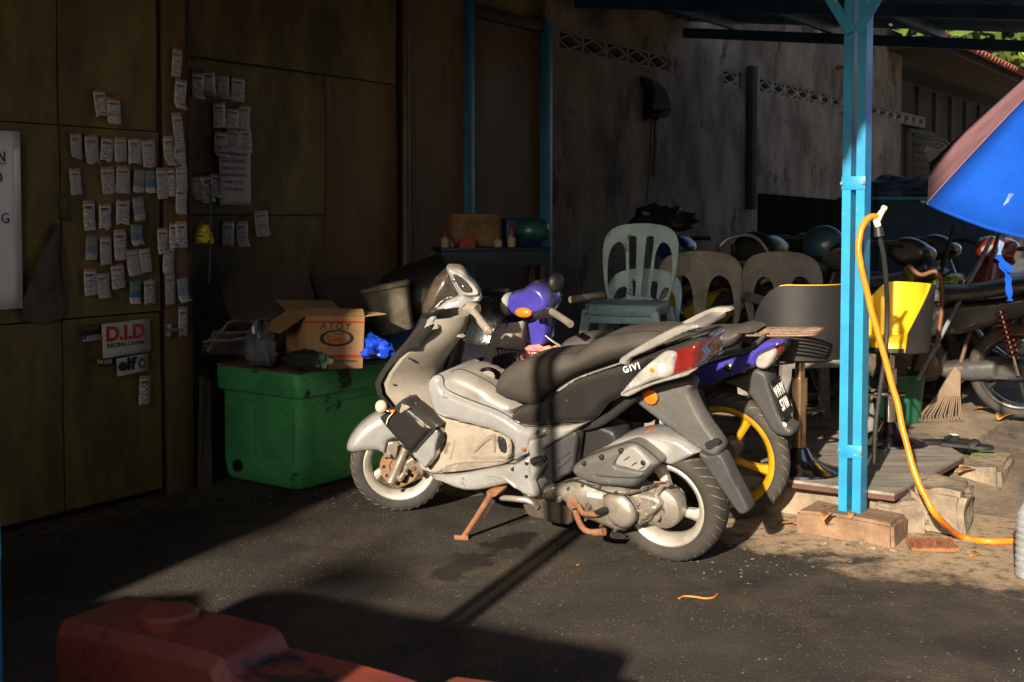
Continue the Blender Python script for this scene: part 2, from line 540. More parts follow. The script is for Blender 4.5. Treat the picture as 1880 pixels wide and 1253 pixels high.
    Lk.new(hh, bp.inputs['Height']); Lk.new(bp.outputs[0], p.inputs['Normal'])
    return m
gr = MB().add([(-300, -300, 0), (300, -300, 0), (300, 300, 0), (-300, 300, 0)], [(0, 1, 2, 3)]).obj('ground', ground_mat(), None, 0)
tag(gr, 'dark worn asphalt ground with pale specks and dust', 'ground', kind='structure')

WM = W.M()
IN2 = 0.45                                       # the wall behind the bin is set back from the gate
def sx(px, py=400, k=0.0): return W.px(px, py, k).x
def wz(px, py, k=0.0): return W.px(px, py, k).z

# ---------------------------------------------------------------- sheet metal gate (left)
gt = thing('sheet_metal_gate', 'olive brown sheet metal gate covered in stuck-on paper tags at the left', 'gate', WM)
s_seam, s_end = sx(108, 450), sx(289, 500)
zs = wz(100, 588)
zt = wz(100, 230)
edges = [(-4.6, -3.3), (-3.28, -2.0), (-1.98, s_seam - .004), (s_seam + .004, s_end)]
for i, (a, b) in enumerate(edges):
    for j, (z0, z1) in enumerate(((.035, zs - .004), (zs + .004, zt - .003), (zt + .003, 3.0))):
        warp((a, z0), (b, z1), 14, 14, .010, 2.2, seed=i * 7 + j * 3.1, y0=-.012 - (.006 if j == 1 else 0), th=.014).obj('panel', GATE, gt)
fr = MB()
for a in (s_seam,):
    fr.box((a - .03, .012, .03), (a + .03, .045, 3.0), .004)
for z in (.08, zs, zt, 2.9):
    fr.box((-4.6, .012, z - .025), (s_end, .042, z + .025), .004)
fr.obj('frame', RUSTD, gt)
MB().box((-4.9, .06, -.01), (s_end, .12, 3.2)).obj('backing', RUSTD, gt)  # unseen slab added to keep daylight from showing under the gate
hs = MB()
hz = wz(105, 375)
hs.box((s_seam - .012, -.045, hz - .07), (s_seam + .012, -.02, hz + .05), .004)
hs.box((s_seam - .02, -.05, hz - .02), (s_seam + .02, -.03, hz + .012), .006)
hs.obj('latch', STEELD, gt)
fl = MB()                                         # bent, peeling strip of sheet beside the seam
pts = [W.px(a, b, -.03) for a, b in ((52, 512), (92, 418), (104, 410), (112, 470), (118, 560), (112, 588), (40, 590))]
fl.rings2(smoothpts([(p.x, p.z) for p in pts], 2), [(0, -.022), (.0, -.03), (.01, -.034)], lambda x, y, z: V((x, y - .02 * max(0, math.sin(z * 40 + x * 25)), z)))
fl.obj('loose_sheet', mat('loose_sheet_metal', (.13, .115, .085), .45, metal=.5, col2=(.05, .045, .035), scale=5, bump=.2), gt)
# jamb between the gate and the set-back wall
jb = thing('gate_jamb_post', 'dark steel jamb post with paper tags between gate and set-back wall', 'post', WM)
j0, j1 = sx(302, 500), sx(345, 500)
MB().box((j0 - .035, .0, 0), (j0 - .012, .06, 3.0), .004).obj('stop_strip', RUSTD, jb)
MB().box((j0, -.02, 0), (j1, IN2 - .002, 3.0), .006).obj('column', GATE2, jb)
MB().box((j1 - .012, -.028, 0), (j1 + .004, -.021, 3.0), .002).obj('edge_angle', RUSTD, jb)
bl = W.px(308, 606, -.03)
MB().tube([(bl.x - .03, -.055, bl.z), (bl.x + .05, -.055, bl.z)], .008, 8).box((bl.x - .02, -.05, bl.z - .03), (bl.x + .01, -.021, bl.z + .03), .004).obj('bolt', mat('bright_steel', (.7, .7, .7), .3, metal=.9, var=.3), jb)

# ---------------------------------------------------------------- set-back sheet wall (middle) and door
mw = thing('sheet_metal_wall', 'set-back brown sheet metal wall behind the green bin', 'wall', WM)
sA, sB, sC, sD = j1, sx(592, 400, IN2), sx(722, 300, IN2), sx(742, 300, IN2)
sE = sx(850, 250, IN2)
zsm = wz(530, 131, IN2)
for i, (a, b, z0, z1) in enumerate(((sA + .004, sB - .004, .0, zsm - .006), (sB + .004, sC - .002, .0, zsm - .004), (sA + .004, sC - .002, zsm + .006, 3.3), (sD + .002, sE - .03, 0, 3.3))):
    warp((a, z0), (b, z1), 14, 16, .012, 1.8, seed=20 + i * 4.3, y0=IN2 - .03, th=.02).obj('panel', GATE2 if i in (1, 3) else GATE, mw)
z2 = wz(480, 395, IN2)
MB().box((sA, IN2 - .05, z2 - .004), (sB, IN2 - .036, z2 + .004), .001).obj('seam_strip', RUSTD, mw)
MB().tube([((sC + sD) / 2, IN2 - .06, 0), ((sC + sD) / 2, IN2 - .06, 3.3)], .028, 12).obj('pipe', mat('brown_pipe', (.12, .085, .05), .5, col2=(.05, .04, .03)), mw)
MB().box((sA, IN2 + .0, 0), (sE, IN2 + .12, 3.3)).obj('backing', RUSTD, mw)
rag = MB()
for i in range(7):
    x = sA + .02 + i * .055; zz = wz(345 + i * 28, 106 + i * 4, IN2)
    rag.box((x, IN2 - .058, zz - .012 - random.random() * .012), (x + .058, IN2 - .04, zz + .006), .003)
rag.obj('tar_seam', BLACK, mw)

dr = thing('door_set', 'brown door between two blue steel door posts', 'door', WM)
sF = sx(995, 250, IN2)
zd = wz(925, 22, IN2)
MB().box((sE - .03, IN2 - .07, 0), (sE + .045, IN2 + .05, zd + .03), .005).obj('post', BLUED, dr)
MB().box((sF - .03, IN2 - .07, 0), (sF + .045, IN2 + .05, zd + .0), .005).obj('post', BLUED, dr)
MB().box((sE + .046, IN2 - .04, zd - .09), (sF - .031, IN2 + .04, zd - .01), .004).obj('lintel', RUSTD, dr)
warp((sE + .05, .02), (sF - .035, zd - .095), 10, 16, .006, 2, seed=3, y0=IN2 - .005, th=.03).obj('leaf', DOORM, dr)
MB().box((sE - .03, IN2 + .052, zd - .06), (sF + .05, IN2 + .14, 3.9)).obj('panel_over_door', GATE, dr)
MB().box((sE - .02, IN2 + .055, 0), (sF + .04, IN2 + .12, zd - .07)).obj('backing', RUSTD, dr)

# ---------------------------------------------------------------- concrete wall with vent blocks (right)
cw = thing('rendered_wall', 'stained grey rendered wall with rows of ventilation blocks', 'wall', WM)
s0, s1 = sF + .047, 13.3
v0 = [sx(x, 100, IN2) for x in (1026, 1228)]
v1 = [sx(x, 170, IN2) for x in (1328, 1362)]
v2 = [sx(x, 180, IN2) for x in (1395, 1700)]
ZV0, ZV1 = wz(1125, 112, IN2), wz(1125, 86, IN2)
ZV1 = max(ZV1, ZV0 + .16)
segs = [(s0, 0, s1, ZV0), (s0, ZV1, s1, 3.9), (s0, ZV0, v0[0], ZV1), (v0[1], ZV0, v1[0], ZV1), (v1[1], ZV0, v2[0], ZV1), (v2[1], ZV0, s1, ZV1)]
wb = MB()
for a, z0, b, z1 in segs:
    if b > a: wb.add(*(lambda x0, x1, c0, c1: ([(x0, IN2, c0), (x1, IN2, c0), (x1, IN2, c1), (x0, IN2, c1), (x0, IN2 + .15, c0), (x1, IN2 + .15, c0), (x1, IN2 + .15, c1), (x0, IN2 + .15, c1)],
        [(0, 1, 2, 3), (4, 7, 6, 5), (0, 4, 5, 1), (3, 2, 6, 7), (0, 3, 7, 4), (1, 5, 6, 2)]))(a, b, z0, z1))
wb.obj('wall_face', CONC, cw, 0)
MB().box((s0, IN2 + .16, 0), (s1, IN2 + .2, 3.9)).obj('black_vent_backing', mat('vent_shade_black', (.01, .01, .01), .9, bump=0), cw)  # black sheet stands in for the unlit space behind the vents
def vent_mesh(w, h):
    b = MB()
    t = .016
    for z in (0, h - t): b.box((0, .012, z), (w, .14, z + t))
    for x in (0, w - t): b.box((x, .012, t), (x + t, .14, h - t))
    cxm, czm = w / 2, h / 2
    for (x0, z0, x1, z1) in ((t, czm, cxm, h - t), (cxm, h - t, w - t, czm), (w - t, czm, cxm, t), (cxm, t, t, czm)):
        a, c = V((x0, .02, z0)), V((x1, .02, z1))
        d = (c - a).normalized(); nn = V((-d.z, 0, d.x)) * .009
        b.add([a + nn, a - nn, c - nn, c + nn] + [q + V((0, .1, 0)) for q in (a + nn, a - nn, c - nn, c + nn)], [(0, 1, 2, 3), (7, 6, 5, 4), (0, 4, 5, 1), (1, 5, 6, 2), (2, 6, 7, 3), (3, 7, 4, 0)])
    return b.mesh('vent_block', 0)
nb = 5
bw = (v0[1] - v0[0]) / nb
vm = vent_mesh(bw - .006, ZV1 - ZV0 - .006)
vm.materials.append(mat('vent_concrete', (.22, .21, .19), .9, var=.4, bump=.3))
for a, b in (v0, v1, v2):
    n_ = max(1, round((b - a) / bw))
    for i in range(n_):
        o = bpy.data.objects.new('vent_block', vm); COL.objects.link(o); o.parent = cw
        o.location = (a + (b - a) * i / n_ + .003, IN2 - .006, ZV0 + .003)
# dark band of paint peel
# ---------------------------------------------------------------- platform, kerb, post block
PZ = .14
PS = 1.46
pf = MB()
for j in range(1):
    nx, ny = 46, 26
    vs, fs = [], []
    for iy in range(ny + 1):
        for ix in range(nx + 1):
            t = ix / nx
            x = PS + 13 * t ** 2.2 + (.018 * noise.noise((iy * .9, 3, 1)) if ix == 0 else 0)
            y = IN2 - (3.02 + IN2) * iy / ny + (.02 * noise.noise((ix * .8, 7, 2)) if iy == ny else 0)
            vs.append((x, y, PZ + .006 * noise.noise((x * 3, y * 3, 0)) - (.012 if ix == 0 or iy == ny else 0)))
    q = lambda a, b: b * (nx + 1) + a
    for iy in range(ny):
        for ix in range(nx):
            fs.append((q(ix, iy), q(ix + 1, iy), q(ix + 1, iy + 1), q(ix, iy + 1)))
    base = len(vs)
    ring = [q(0, iy) for iy in range(ny + 1)] + [q(ix, ny) for ix in range(1, nx + 1)]
    for r_ in ring:
        x, y, z = vs[r_]
        vs.append((x + .02 * noise.noise((x * 9, y * 9, 4)) - (.03 if x < PS + .05 else 0), y - (.02 if y < -2.95 else 0) + .02 * noise.noise((x * 7, y * 7, 8)), -.01))
    for i in range(len(ring) - 1):
        fs.append((ring[i], ring[i + 1], base + i + 1, base + i))
    pf.add(vs, fs)
po = pf.obj('pavement', CONC2, None, 50)
po.matrix_world = WM
tag(po, 'raised dusty concrete pavement under the stools and bikes', 'pavement', kind='structure')

def stone(name, label, c, size, rotz, seed, m, cat='stone', group=None, amp=.016, tilt=0.0):
    bm = bmesh.new()
    bmesh.ops.create_cube(bm, size=1)
    for q in bm.verts: q.co = V((q.co.x * size[0], q.co.y * size[1], q.co.z * size[2]))
    bmesh.ops.bevel(bm, geom=bm.edges[:], offset=min(size) * .12, segments=2, affect='EDGES')
    bmesh.ops.subdivide_edges(bm, edges=[e for e in bm.edges if e.calc_length() > min(size) * .3], cuts=5, use_grid_fill=True)
    for q in bm.verts:
        nn = noise.noise_vector(q.co * (2.2 / max(size)) + V((seed, 0, 0)))
        n2 = noise.noise_vector(q.co * 22 + V((seed, 0, 0)))
        q.co += nn * amp * 1.6 + n2 * amp * .16
    o = MB().bm(bm).obj(name, m, None, 40)
    o.location = c
    o.rotation_euler = (tilt, 0, rotz)
    return tag(o, label, cat, group)
AZ = math.atan2(WD.y, WD.x)
pb = W.inv(gnd(1559, 945, .09))
stone('post_footing', 'low brick-red concrete block under the blue canopy post', W.w((pb.x + .035, pb.y, .040)), (.22, .40, .105), AZ, 3.3, mat('footing_block', (.25, .155, .095), .95, col2=(.13, .08, .05), scale=8, bump=.8, bscale=45, spots=(.07, .05, .04), spotscale=9, spotlim=.60), 'footing', amp=.007)
def kstone(label, px, py, dy, h, size, rot, seed):
    g_ = gnd(px, py)
    stone('kerb_stone', label, g_ + V((0, dy, h / 2 - .01)), (size[0], size[1], h), rot, seed, KERB, 'kerb stone', 'broken kerb pieces', amp=.020)
kstone('cracked mossy kerb block at the pavement corner behind the orange hose', 1752, 985, .16, .20, (.30, .24), AZ + .1, 5.1)
kstone('pale broken kerb lump between post footing and the mossy block', 1672, 985, .17, .135, (.24, .20), AZ + .35, 8.4)
kstone('low kerb stone just right of the blue post footing', 1650, 940, .12, .15, (.20, .22), AZ - .1, 1.2)
kstone('kerb stone along the pavement edge beyond the mossy block', 1822, 905, .10, .16, (.42, .20), AZ + .02, 11.2)
rp_ = MB()
nx, ny = 24, 10
vs, fs = [], []
for iy in range(ny + 1):
    for ix in range(nx + 1):
        x, y = 1.90 + 8 * (ix / nx) ** 1.5, -3.04 - .85 * iy / ny
        vs.append((x, y + .03 * noise.noise((x * 3, 0, 2)), max(.004, .115 * (1 - (iy / ny) ** 1.2) * min(1, ix / 4)) + .012 * noise.noise((x * 4, y * 5, 1)) * (iy < ny)))
for iy in range(ny):
    for ix in range(nx):
        a = iy * (nx + 1) + ix
        fs.append((a, a + 1, a + nx + 2, a + nx + 1))
ro = rp_.add(vs, fs).obj('pavement_ramp', mat('ramp_concrete', (.20, .15, .105), .95, col2=(.075, .06, .05), scale=4, bump=.6, bscale=60, spots=(.04, .036, .03), spotscale=6, spotlim=.58), None, 50)
ro.matrix_world = WM
tag(ro, 'sloped rough concrete apron in front of the raised pavement', 'pavement', kind='structure')

# ---------------------------------------------------------------- canopy: posts, roof
def canopy_post(s_, n_, zb, ztop, label, bracket=True, plates=True):
    t = thing('canopy_post', label, 'post', W.M() @ Matrix.Translation((s_, -n_, 0)), 'blue canopy posts')
    for k, y0 in enumerate((.011, -.047)):                 # two rolled channels side by side
        b = MB()
        b.box((-.04, y0, zb), (-.036, y0 + .036, ztop))
        b.box((-.036, y0, zb), (.04, y0 + .004, ztop))
        b.box((-.036, y0 + .032, zb), (.04, y0 + .036, ztop))
        b.box((.036, y0 + .004, zb), (.04, y0 + .014, ztop)); b.box((.036, y0 + .024, zb), (.04, y0 + .032, ztop))
        b.obj('channel', BLUEP, t, 0)
    if plates:
        for z in (zb + .27, 1.47):
            b = MB().box((-.043, -.05, z - .028), (-.037, .05, z + .028), .002)
            po_ = b.obj('tie_plate', BLUEP, t)
            for y in (-.046, .046):
                MB().tube([(-.042, y, z), (-.052, y, z)], .007, 6).obj('bolt_head', mat('bright_steel', (.7, .7, .7), .3), po_)
    return t
pb = W.inv(gnd(1559, 945, .09))
p1 = canopy_post(pb.x + .04, -pb.y, .085, 2.66, 'bright blue double-channel canopy post standing on a concrete block')
for sgn in (1, -1):                                       # knee braces at the head
    b = MB()
    a = V((-.045 * sgn, 0.0, 2.12)); c = V((-.045 * sgn, -.0, 2.12))
    if sgn == 1:
        b.box((-.30, -.004, -.022), (.30, .004, .022), .002, rot=Matrix.Rotation(R(-58), 3, 'X') @ Matrix.Rotation(R(90), 3, 'Z'))
        off = V((-.05, -.17, 2.34))
    else:
        b.box((-.30, -.004, -.022), (.30, .004, .022), .002, rot=Matrix.Rotation(R(58), 3, 'X') @ Matrix.Rotation(R(90), 3, 'Z'))
        off = V((-.058, .17, 2.34))
    b.v = [tuple(V(q) + off) for q in b.v]
    br = b.obj('knee_brace', BLUEP, p1, 0)
    for dz in (-.24, -.12):
        MB().tube([(-.05, -.0 + sgn * dz * .62 + (-.17 * sgn - 0) * 0 - .0, 2.34 + dz), (-.068, sgn * dz * .62, 2.34 + dz)], .006, 6).obj('bolt_head', mat('bright_steel', (.7, .7, .7), .3), br)
lp = W.inv((-.938, 1.93, 0))
p2 = canopy_post(lp.x, -lp.y, 0, 2.7, 'blue canopy post at the left edge of the picture, mostly out of frame', plates=False)

rf = thing('canopy_roof', 'dark blue corrugated canopy roof on blue beams overhead', 'roof', WM)
def roofz(n): return 3.12 - .125 * n
E0, E1 = -4.55, -1.675  # unseen roof edges, shaped to set where sun and shade fall
NE = 3.5
vs, fs = [], []
NXS, NN = 90, 2
for j in range(NN + 1):
    n_ = -.45 + (NE + .45) * j / NN
    for i in range(NXS + 1):
        sa = E0 + (E1 - E0) * max(0, n_) / NE
        s_ = sa + (6.5 - sa) * i / NXS
        vs.append((s_, -n_, roofz(n_) + .012 * (1 if i % 2 else -1)))
for j in range(NN):
    for i in range(NXS):
        a = j * (NXS + 1) + i
        fs.append((a, a + 1, a + NXS + 2, a + NXS + 1))
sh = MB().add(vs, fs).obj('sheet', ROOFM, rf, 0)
sm = sh.modifiers.new('thick', 'SOLIDIFY'); sm.thickness = .004
for n_ in (.1, 1.0, 1.9, 2.84, 3.4):
    sa = E0 + (E1 - E0) * n_ / NE + .1
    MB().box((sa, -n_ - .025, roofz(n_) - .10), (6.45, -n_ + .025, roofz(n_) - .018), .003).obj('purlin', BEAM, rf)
for s_ in (lp.x, 1.63, 4.4, 6.3):
    n1_ = min(3.45, (s_ - E0) / (E1 - E0) * NE - .05)
    b = MB()
    b.loft([[V((s_ - .03, -n_, roofz(n_) - .19)), V((s_ + .03, -n_, roofz(n_) - .19)), V((s_ + .03, -n_, roofz(n_) - .102)), V((s_ - .03, -n_, roofz(n_) - .102))] for n_ in (-.4, n1_)])
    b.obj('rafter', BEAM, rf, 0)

# the shophouse added to shape the sunlight, out of the picture on the left: its walkway lets the low sun in, its upper floor shades the far wall
sp_ = thing('sun_block_house', 'two-storey rendered shophouse added beyond the left picture edge to block the sun', 'building', WM)
MB().box((-8.2, -1.92, 0), (-5.0, .5, 4.7), .01).obj('ground_floor_wall', CONC, sp_)
MB().box((-8.2, -4.3, 4.7), (-5.0, .5, 12.0), .02).obj('upper_floor', CONC, sp_)
for z in (5.9, 8.9):
    for s_ in (-7.4, -5.9):
        wdw = MB().box((s_ - .45, -4.33, z), (s_ + .45, -4.302, z + 1.4), .01).obj('window', BLUED, sp_)
        MB().box((s_ - .38, -4.345, z + .07), (s_ + .38, -4.332, z + 1.33)).obj('pane', BLACK, wdw)

sr_ = thing('sky_dimming_row', 'row of shophouses added behind the camera to dim the sky light', 'building', WM)  # unseen row added to cut the sky light on the walls
MB().box((-16, -17, 0), (30, -13, 9.5), .02).obj('facade_block', CONC, sr_)
for i in range(11):
    for z in (3.6, 6.4):
        wdw = MB().box((-14.6 + i * 4, -12.99, z), (-12.9 + i * 4, -12.93, z + 1.5), .01).obj('window', BLUED, sr_)
        MB().box((-14.5 + i * 4, -12.925, z + .1), (-13.0 + i * 4, -12.915, z + 1.4)).obj('pane', BLACK, wdw)
    MB().box((-15 + i * 4, -12.99, 0), (-12.4 + i * 4, -12.9, 2.8), .01).obj('shutter', RUSTD, sr_)

# ================================================================ scooter
SILV = mat('dusty_silver_paint', (.62, .635, .65), .22, metal=.6, col2=(.42, .42, .415), scale=4, bump=.04, bscale=90, dust=(.30, .265, .22), dustamt=.26, spots=(.22, .185, .145), spotscale=8, spotlim=.62, coat=.2, specks=(.40, .385, .36))
SILV2 = mat('scuffed_silver_paint', (.40, .405, .41), .38, metal=.45, col2=(.24, .235, .225), scale=7, bump=.06, dust=(.35, .28, .2), dustamt=.35)
DUSTY = mat('dusty_inner_plastic', (.285, .25, .205), .75, col2=(.175, .148, .115), scale=5, bump=.12, bscale=140, spots=(.13, .10, .072), spotscale=7, spotlim=.60, specks=(.16, .12, .085))
SHIELD = mat('dusty_leg_shield', (.22, .195, .165), .72, col2=(.15, .132, .112), scale=4, bump=.12, bscale=160, spots=(.27, .235, .19), spotscale=6, spotlim=.62)
DUSTD = mat('dusty_dark_plastic', (.20, .175, .15), .75, col2=(.12, .10, .085), scale=6, bump=.12, bscale=140, spots=(.26, .21, .16), spotscale=7, spotlim=.6)
SEATM = mat('seat_vinyl', (.030, .027, .0245), .70, col2=(.020, .018, .0165), scale=3, bump=.30, bscale=420, dust=(.12, .10, .08), dustamt=.30)
BLKG = mat('worn_gloss_black', (.014, .014, .015), .32, var=.3, scale=5, bump=.03, coat=.25, spots=(.45, .40, .33), spotscale=19, spotlim=.70, dust=(.14, .12, .10), dustamt=.16)
GREYP = mat('grey_plastic', (.082, .083, .084), .55, col2=(.048, .049, .05), scale=5, bump=.10, bscale=200, dust=(.20, .17, .135), dustamt=.22, specks=(.12, .11, .10))
GREYD = mat('dark_grey_plastic', (.036, .039, .044), .55, col2=(.024, .026, .029), scale=6, bump=.08, bscale=200, dust=(.17, .14, .11), dustamt=.16, specks=(.07, .066, .062))
CASE = mat('dusty_cast_metal', (.46, .435, .395), .36, metal=.65, col2=(.25, .21, .17), scale=8, bump=.12, bscale=110, spots=(.14, .10, .07), spotscale=9, spotlim=.60, specks=(.20, .15, .11))
RUST = mat('rust', (.27, .115, .055), .85, col2=(.12, .055, .03), scale=18, bump=.5, bscale=120)
TYRE = mat('dusty_tyre', (.040, .035, .031), .85, col2=(.022, .020, .018), scale=8, bump=.2, bscale=90, spots=(.075, .062, .050), spotscale=6, spotlim=.60)
GROOVE = mat('dust_in_tread', (.24, .19, .14), .95, var=.3, bump=.2)
RIMM = mat('dusty_alloy', (.50, .485, .45), .42, metal=.4, col2=(.32, .29, .25), scale=9, bump=.1, spots=(.26, .19, .12), spotscale=12, spotlim=.64)
DISC = mat('rusty_brake_disc', (.30, .18, .10), .6, metal=.4, col2=(.16, .09, .05), scale=12, bump=.2)
CLEAR = mat('dusty_clear_lens', (.34, .34, .33), .14, col2=(.20, .19, .18), scale=14, bump=.05, coat=.6, spots=(.62, .60, .57), spotscale=13, spotlim=.60)
REDL = mat('red_lens', (.17, .014, .011), .18, col2=(.09, .008, .007), scale=10, bump=.04, coat=.7)
ORNG = mat('orange_lens', (.80, .17, .012), .3, col2=(.62, .11, .01), scale=20, bump=.1, coat=.4)
WHITE = mat('white_sticker', (.75, .75, .73), .5, var=.15, bump=0)
VISOR = mat('smoky_visor', (.085, .058, .045), .22, col2=(.035, .028, .026), scale=12, bump=.06, coat=.6, spots=(.20, .15, .12), spotscale=14, spotlim=.60)
CHROME = mat('dull_chrome', (.62, .61, .58), .16, metal=1.0, col2=(.40, .37, .32), scale=12, bump=.03)
BULBG = mat('lens_amber_clear', (.55, .47, .33), .12, var=.35, scale=30, bump=.05, coat=.9)

EY = V((0, 1, 0))
def xf(mb, fn):
    mb.v = [tuple(fn(V(q))) for q in mb.v]
    return mb
def wheel(parent, C, fr, rt, wt, rr, tm, rm, spokes=5, hub=.05, face=.0, frm=None, groove=True, spoke_w=.03, seg=56, twist=.35, name='wheel'):
    """C: axle centre in fr-local coords, axis along y; fr -> parent-local by frm(p)."""
    Mx = Matrix.Translation(C) @ Matrix.Rotation(R(-90), 4, 'X')
    pf_ = frm or (lambda q: q)
    hw = wt / 2
    prof = [(rr + .004, -hw * .72), (rr + .010, -hw * .86), (rr + (rt - rr) * .45, -hw), (rt - .022, -hw * .90), (rt - .008, -hw * .62), (rt, 0), (rt - .008, hw * .62), (rt - .022, hw * .90), (rr + (rt - rr) * .45, hw), (rr + .010, hw * .86), (rr + .004, hw * .72)]
    ty = xf(MB().lathe(prof, seg, Mx), pf_).obj('tyre', tm, parent, 60)
    if groove:
        g = MB()
        ng = 34
        for i in range(ng):
            for sd in (1, -1):
                a0 = 2 * math.pi * (i + (.5 if sd < 0 else 0)) / ng
                ps = []
                for k in range(7):
                    t = k / 6
                    y = sd * hw * (.12 + .80 * t)
                    q_ = abs(y) / hw; r_ = rt - (.008 * q_ / .62 if q_ < .62 else .008 + .014 * (q_ - .62) / .28) - .0008
                    a = a0 + .17 * t ** 1.6
                    ps.append(Mx @ V((r_ * math.cos(a), r_ * math.sin(a), y)))
                g.tube(ps, [.0006] + [.0018] * 5 + [.0006], 4, False)
        tag(xf(g, pf_).obj('tread_grooves', GROOVE, ty, 0), kind='stuff')
    rim = MB()
    rim.lathe([(rr + .008, -hw * .80), (rr + .006, -hw * .66), (rr - .008, -hw * .62), (rr - .018, -hw * .3), (rr - .022, 0), (rr - .018, hw * .3), (rr - .008, hw * .62), (rr + .006, hw * .66), (rr + .008, hw * .80), (rr + .001, hw * .84), (rr - .012, hw * .74), (rr - .026, hw * .35), (rr - .028, 0), (rr - .026, -hw * .35), (rr - .012, -hw * .74), (rr + .001, -hw * .84)], seg, Mx)
    ro_ = xf(rim, pf_).obj('rim', rm, parent, 40)
    hb = MB().lathe([(.0, -hw * .8), (hub * .6, -hw * .8), (hub, -hw * .5), (hub, hw * .5), (hub * .6, hw * .8), (0, hw * .8)], 24, Mx)
    xf(hb, pf_).obj('hub', rm, ro_)
    for i in range(spokes):
        a = 2 * math.pi * i / spokes + twist
        sp = MB()
        rings = []
        for t in (0, .35, .7, 1):
            r_ = hub * .8 + (rr - .02 - hub * .8) * t
            aa = a + twist * t * .6
            e, n_ = V((math.cos(aa), math.sin(aa), 0)), V((-math.sin(aa), math.cos(aa), 0))
            ww = spoke_w * (.75 - .35 * math.sin(t * math.pi) + .35 * t)
            zc = face * (1 - t * .6)
            rings.append([Mx @ (e * r_ + n_ * ww * sx_ + V((0, 0, zc + sz_ * .017))) for sx_, sz_ in ((-.5, -1), (-.5, .4), (-.2, 1), (.2, 1), (.5, .4), (.5, -1))])
        xf(sp.loft(rings), pf_).obj('spoke', rm, ro_, 30)
    return ty

class Bike:
    def __init__(s, fr, th):
        s.f, s.t = fr, th
    def out(s, px, k, sm=3):
        q = [s.f.px(a[0], a[1], k) for a in px]
        pl = [(p.x, p.z, (a[2] if len(a) > 2 else 0)) for p, a in zip(q, px)]
        return smoothpts(pl, sm) if sm > 1 else [p[:2] for p in pl]
    def body(s, name, px, kt, w, m, bul=.010, ins=.022, edge=.014, par=None, sm=3, mid=None, seam=False, soft=.85):
        pl = s.out(px, kt, sm)
        if seam: MB().tube([V((a, w - edge + .0015, b)) for a, b in pl], .0024, 5, closed=True).obj('panel_seam', BLACK, par or s.t, 60)
        b = MB().pillow(pl, [(w - edge, w + bul), (-(w - edge), -(w + bul))], ins * soft, lambda x, y, z: V((x, y, z)), dent=.0012)
        return b.obj(name, m, par or s.t, 50)
    def slab(s, name, px, k, th, m, bul=.006, ins=.010, edge=.006, par=None, sm=3, both=False, seam=False, soft=.85):
        pl = s.out(px, k, sm)
        if seam: MB().tube([V((a, k - edge + .001, b)) for a, b in pl], .0024, 5, closed=True).obj('panel_seam', BLACK, par or s.t, 60)
        b = MB().pillow(pl, [(k - edge, k + bul)], ins * soft, lambda x, y, z: V((x, y, z)), back=k - th, dent=.0006)
        o = b.obj(name, m, par or s.t, 50)
        if both:
            MB().pillow(pl, [(k - edge, k + bul)], ins * soft, lambda x, y, z: V((x, -y, z)), back=k - th).obj(name, m, par or s.t, 50)
        return o
    def seam(s, px, kt, y, r=.0022, closed=True, sm=3):
        pl = s.out(px, kt, sm)
        if not closed: pl = pl[:-sm]
        o = MB().tube([V((a, y, b)) for a, b in pl], r, 5, closed=closed, caps=not closed).obj('panel_seam', BLACK, s.t, 60)
        return o
    def P(s, x, y, k): return s.f.px(x, y, k)
    def tube(s, name, px, r, m, par=None, k=4, seg=8):
        ps = [s.f.px(a, b, c) for a, b, c in px]
        ps = curve3(ps, k) if k > 1 else ps
        return MB().tube(ps, r, seg).obj(name, m, par or s.t, 50)
    def ball(s, name, px, py, k, r, m, par=None, flat=(1, 1, 1)):
        c = s.f.px(px, py, k)
        bm = bmesh.new(); bmesh.ops.create_uvsphere(bm, u_segments=16, v_segments=10, radius=1)
        for q in bm.verts: q.co = V((q.co.x * r * flat[0], q.co.y * r * flat[1], q.co.z * r * flat[2])) + c
        return MB().bm(bm).obj(name, m, par or s.t, 60)
    def bolt(s, px, py, k, r, m, par=None, name='bolt', d=.008):
        c = s.f.px(px, py, k)
        return MB().tube([c - EY * .01, c + EY * (d * .6), c + EY * d], [r, r, r * .7], 10).obj(name, m, par or s.t, 40)

def c1(x, y): return (600 + x * .3992, 460 + y * .3990)
def cA(x, y, *f): return (680 + x * .1995, 470 + y * .1995, *f)
def cB(x, y, *f): return (620 + x * .2154, 680 + y * .2155, *f)
def cC(x, y, *f): return (780 + x * .2155, 660 + y * .2155, *f)
def cD(x, y, *f): return (900 + x * .2128, 580 + y * .2128, *f)
def cE(x, y, *f): return (980 + x * .2155, 770 + y * .2155, *f)
def c2(x, y, *f): return (900 + x * .3992, 560 + y * .3990, *f)

rc, fc = gnd(1222, 1022), gnd(735, 936)
ex = (fc - rc).normalized(); Lh = V((-ex.y, ex.x, 0)); Zu = V((0, 0, 1))
LEAN = R(8)
B = Fr(rc, ex, Lh * math.cos(LEAN) - Zu * math.sin(LEAN), Zu * math.cos(LEAN) + Lh * math.sin(LEAN))
sc = thing('scooter', 'dusty silver and black scooter leaning on its rusty side stand', 'scooter', B.M())
K = Bike(B, sc)
# --- rear wheel
wheel(sc, V((-.03, 0, .235)), None, .238, .138, .160, TYRE, RIMM, spokes=3, hub=.055, face=.012, spoke_w=.06, twist=.5)
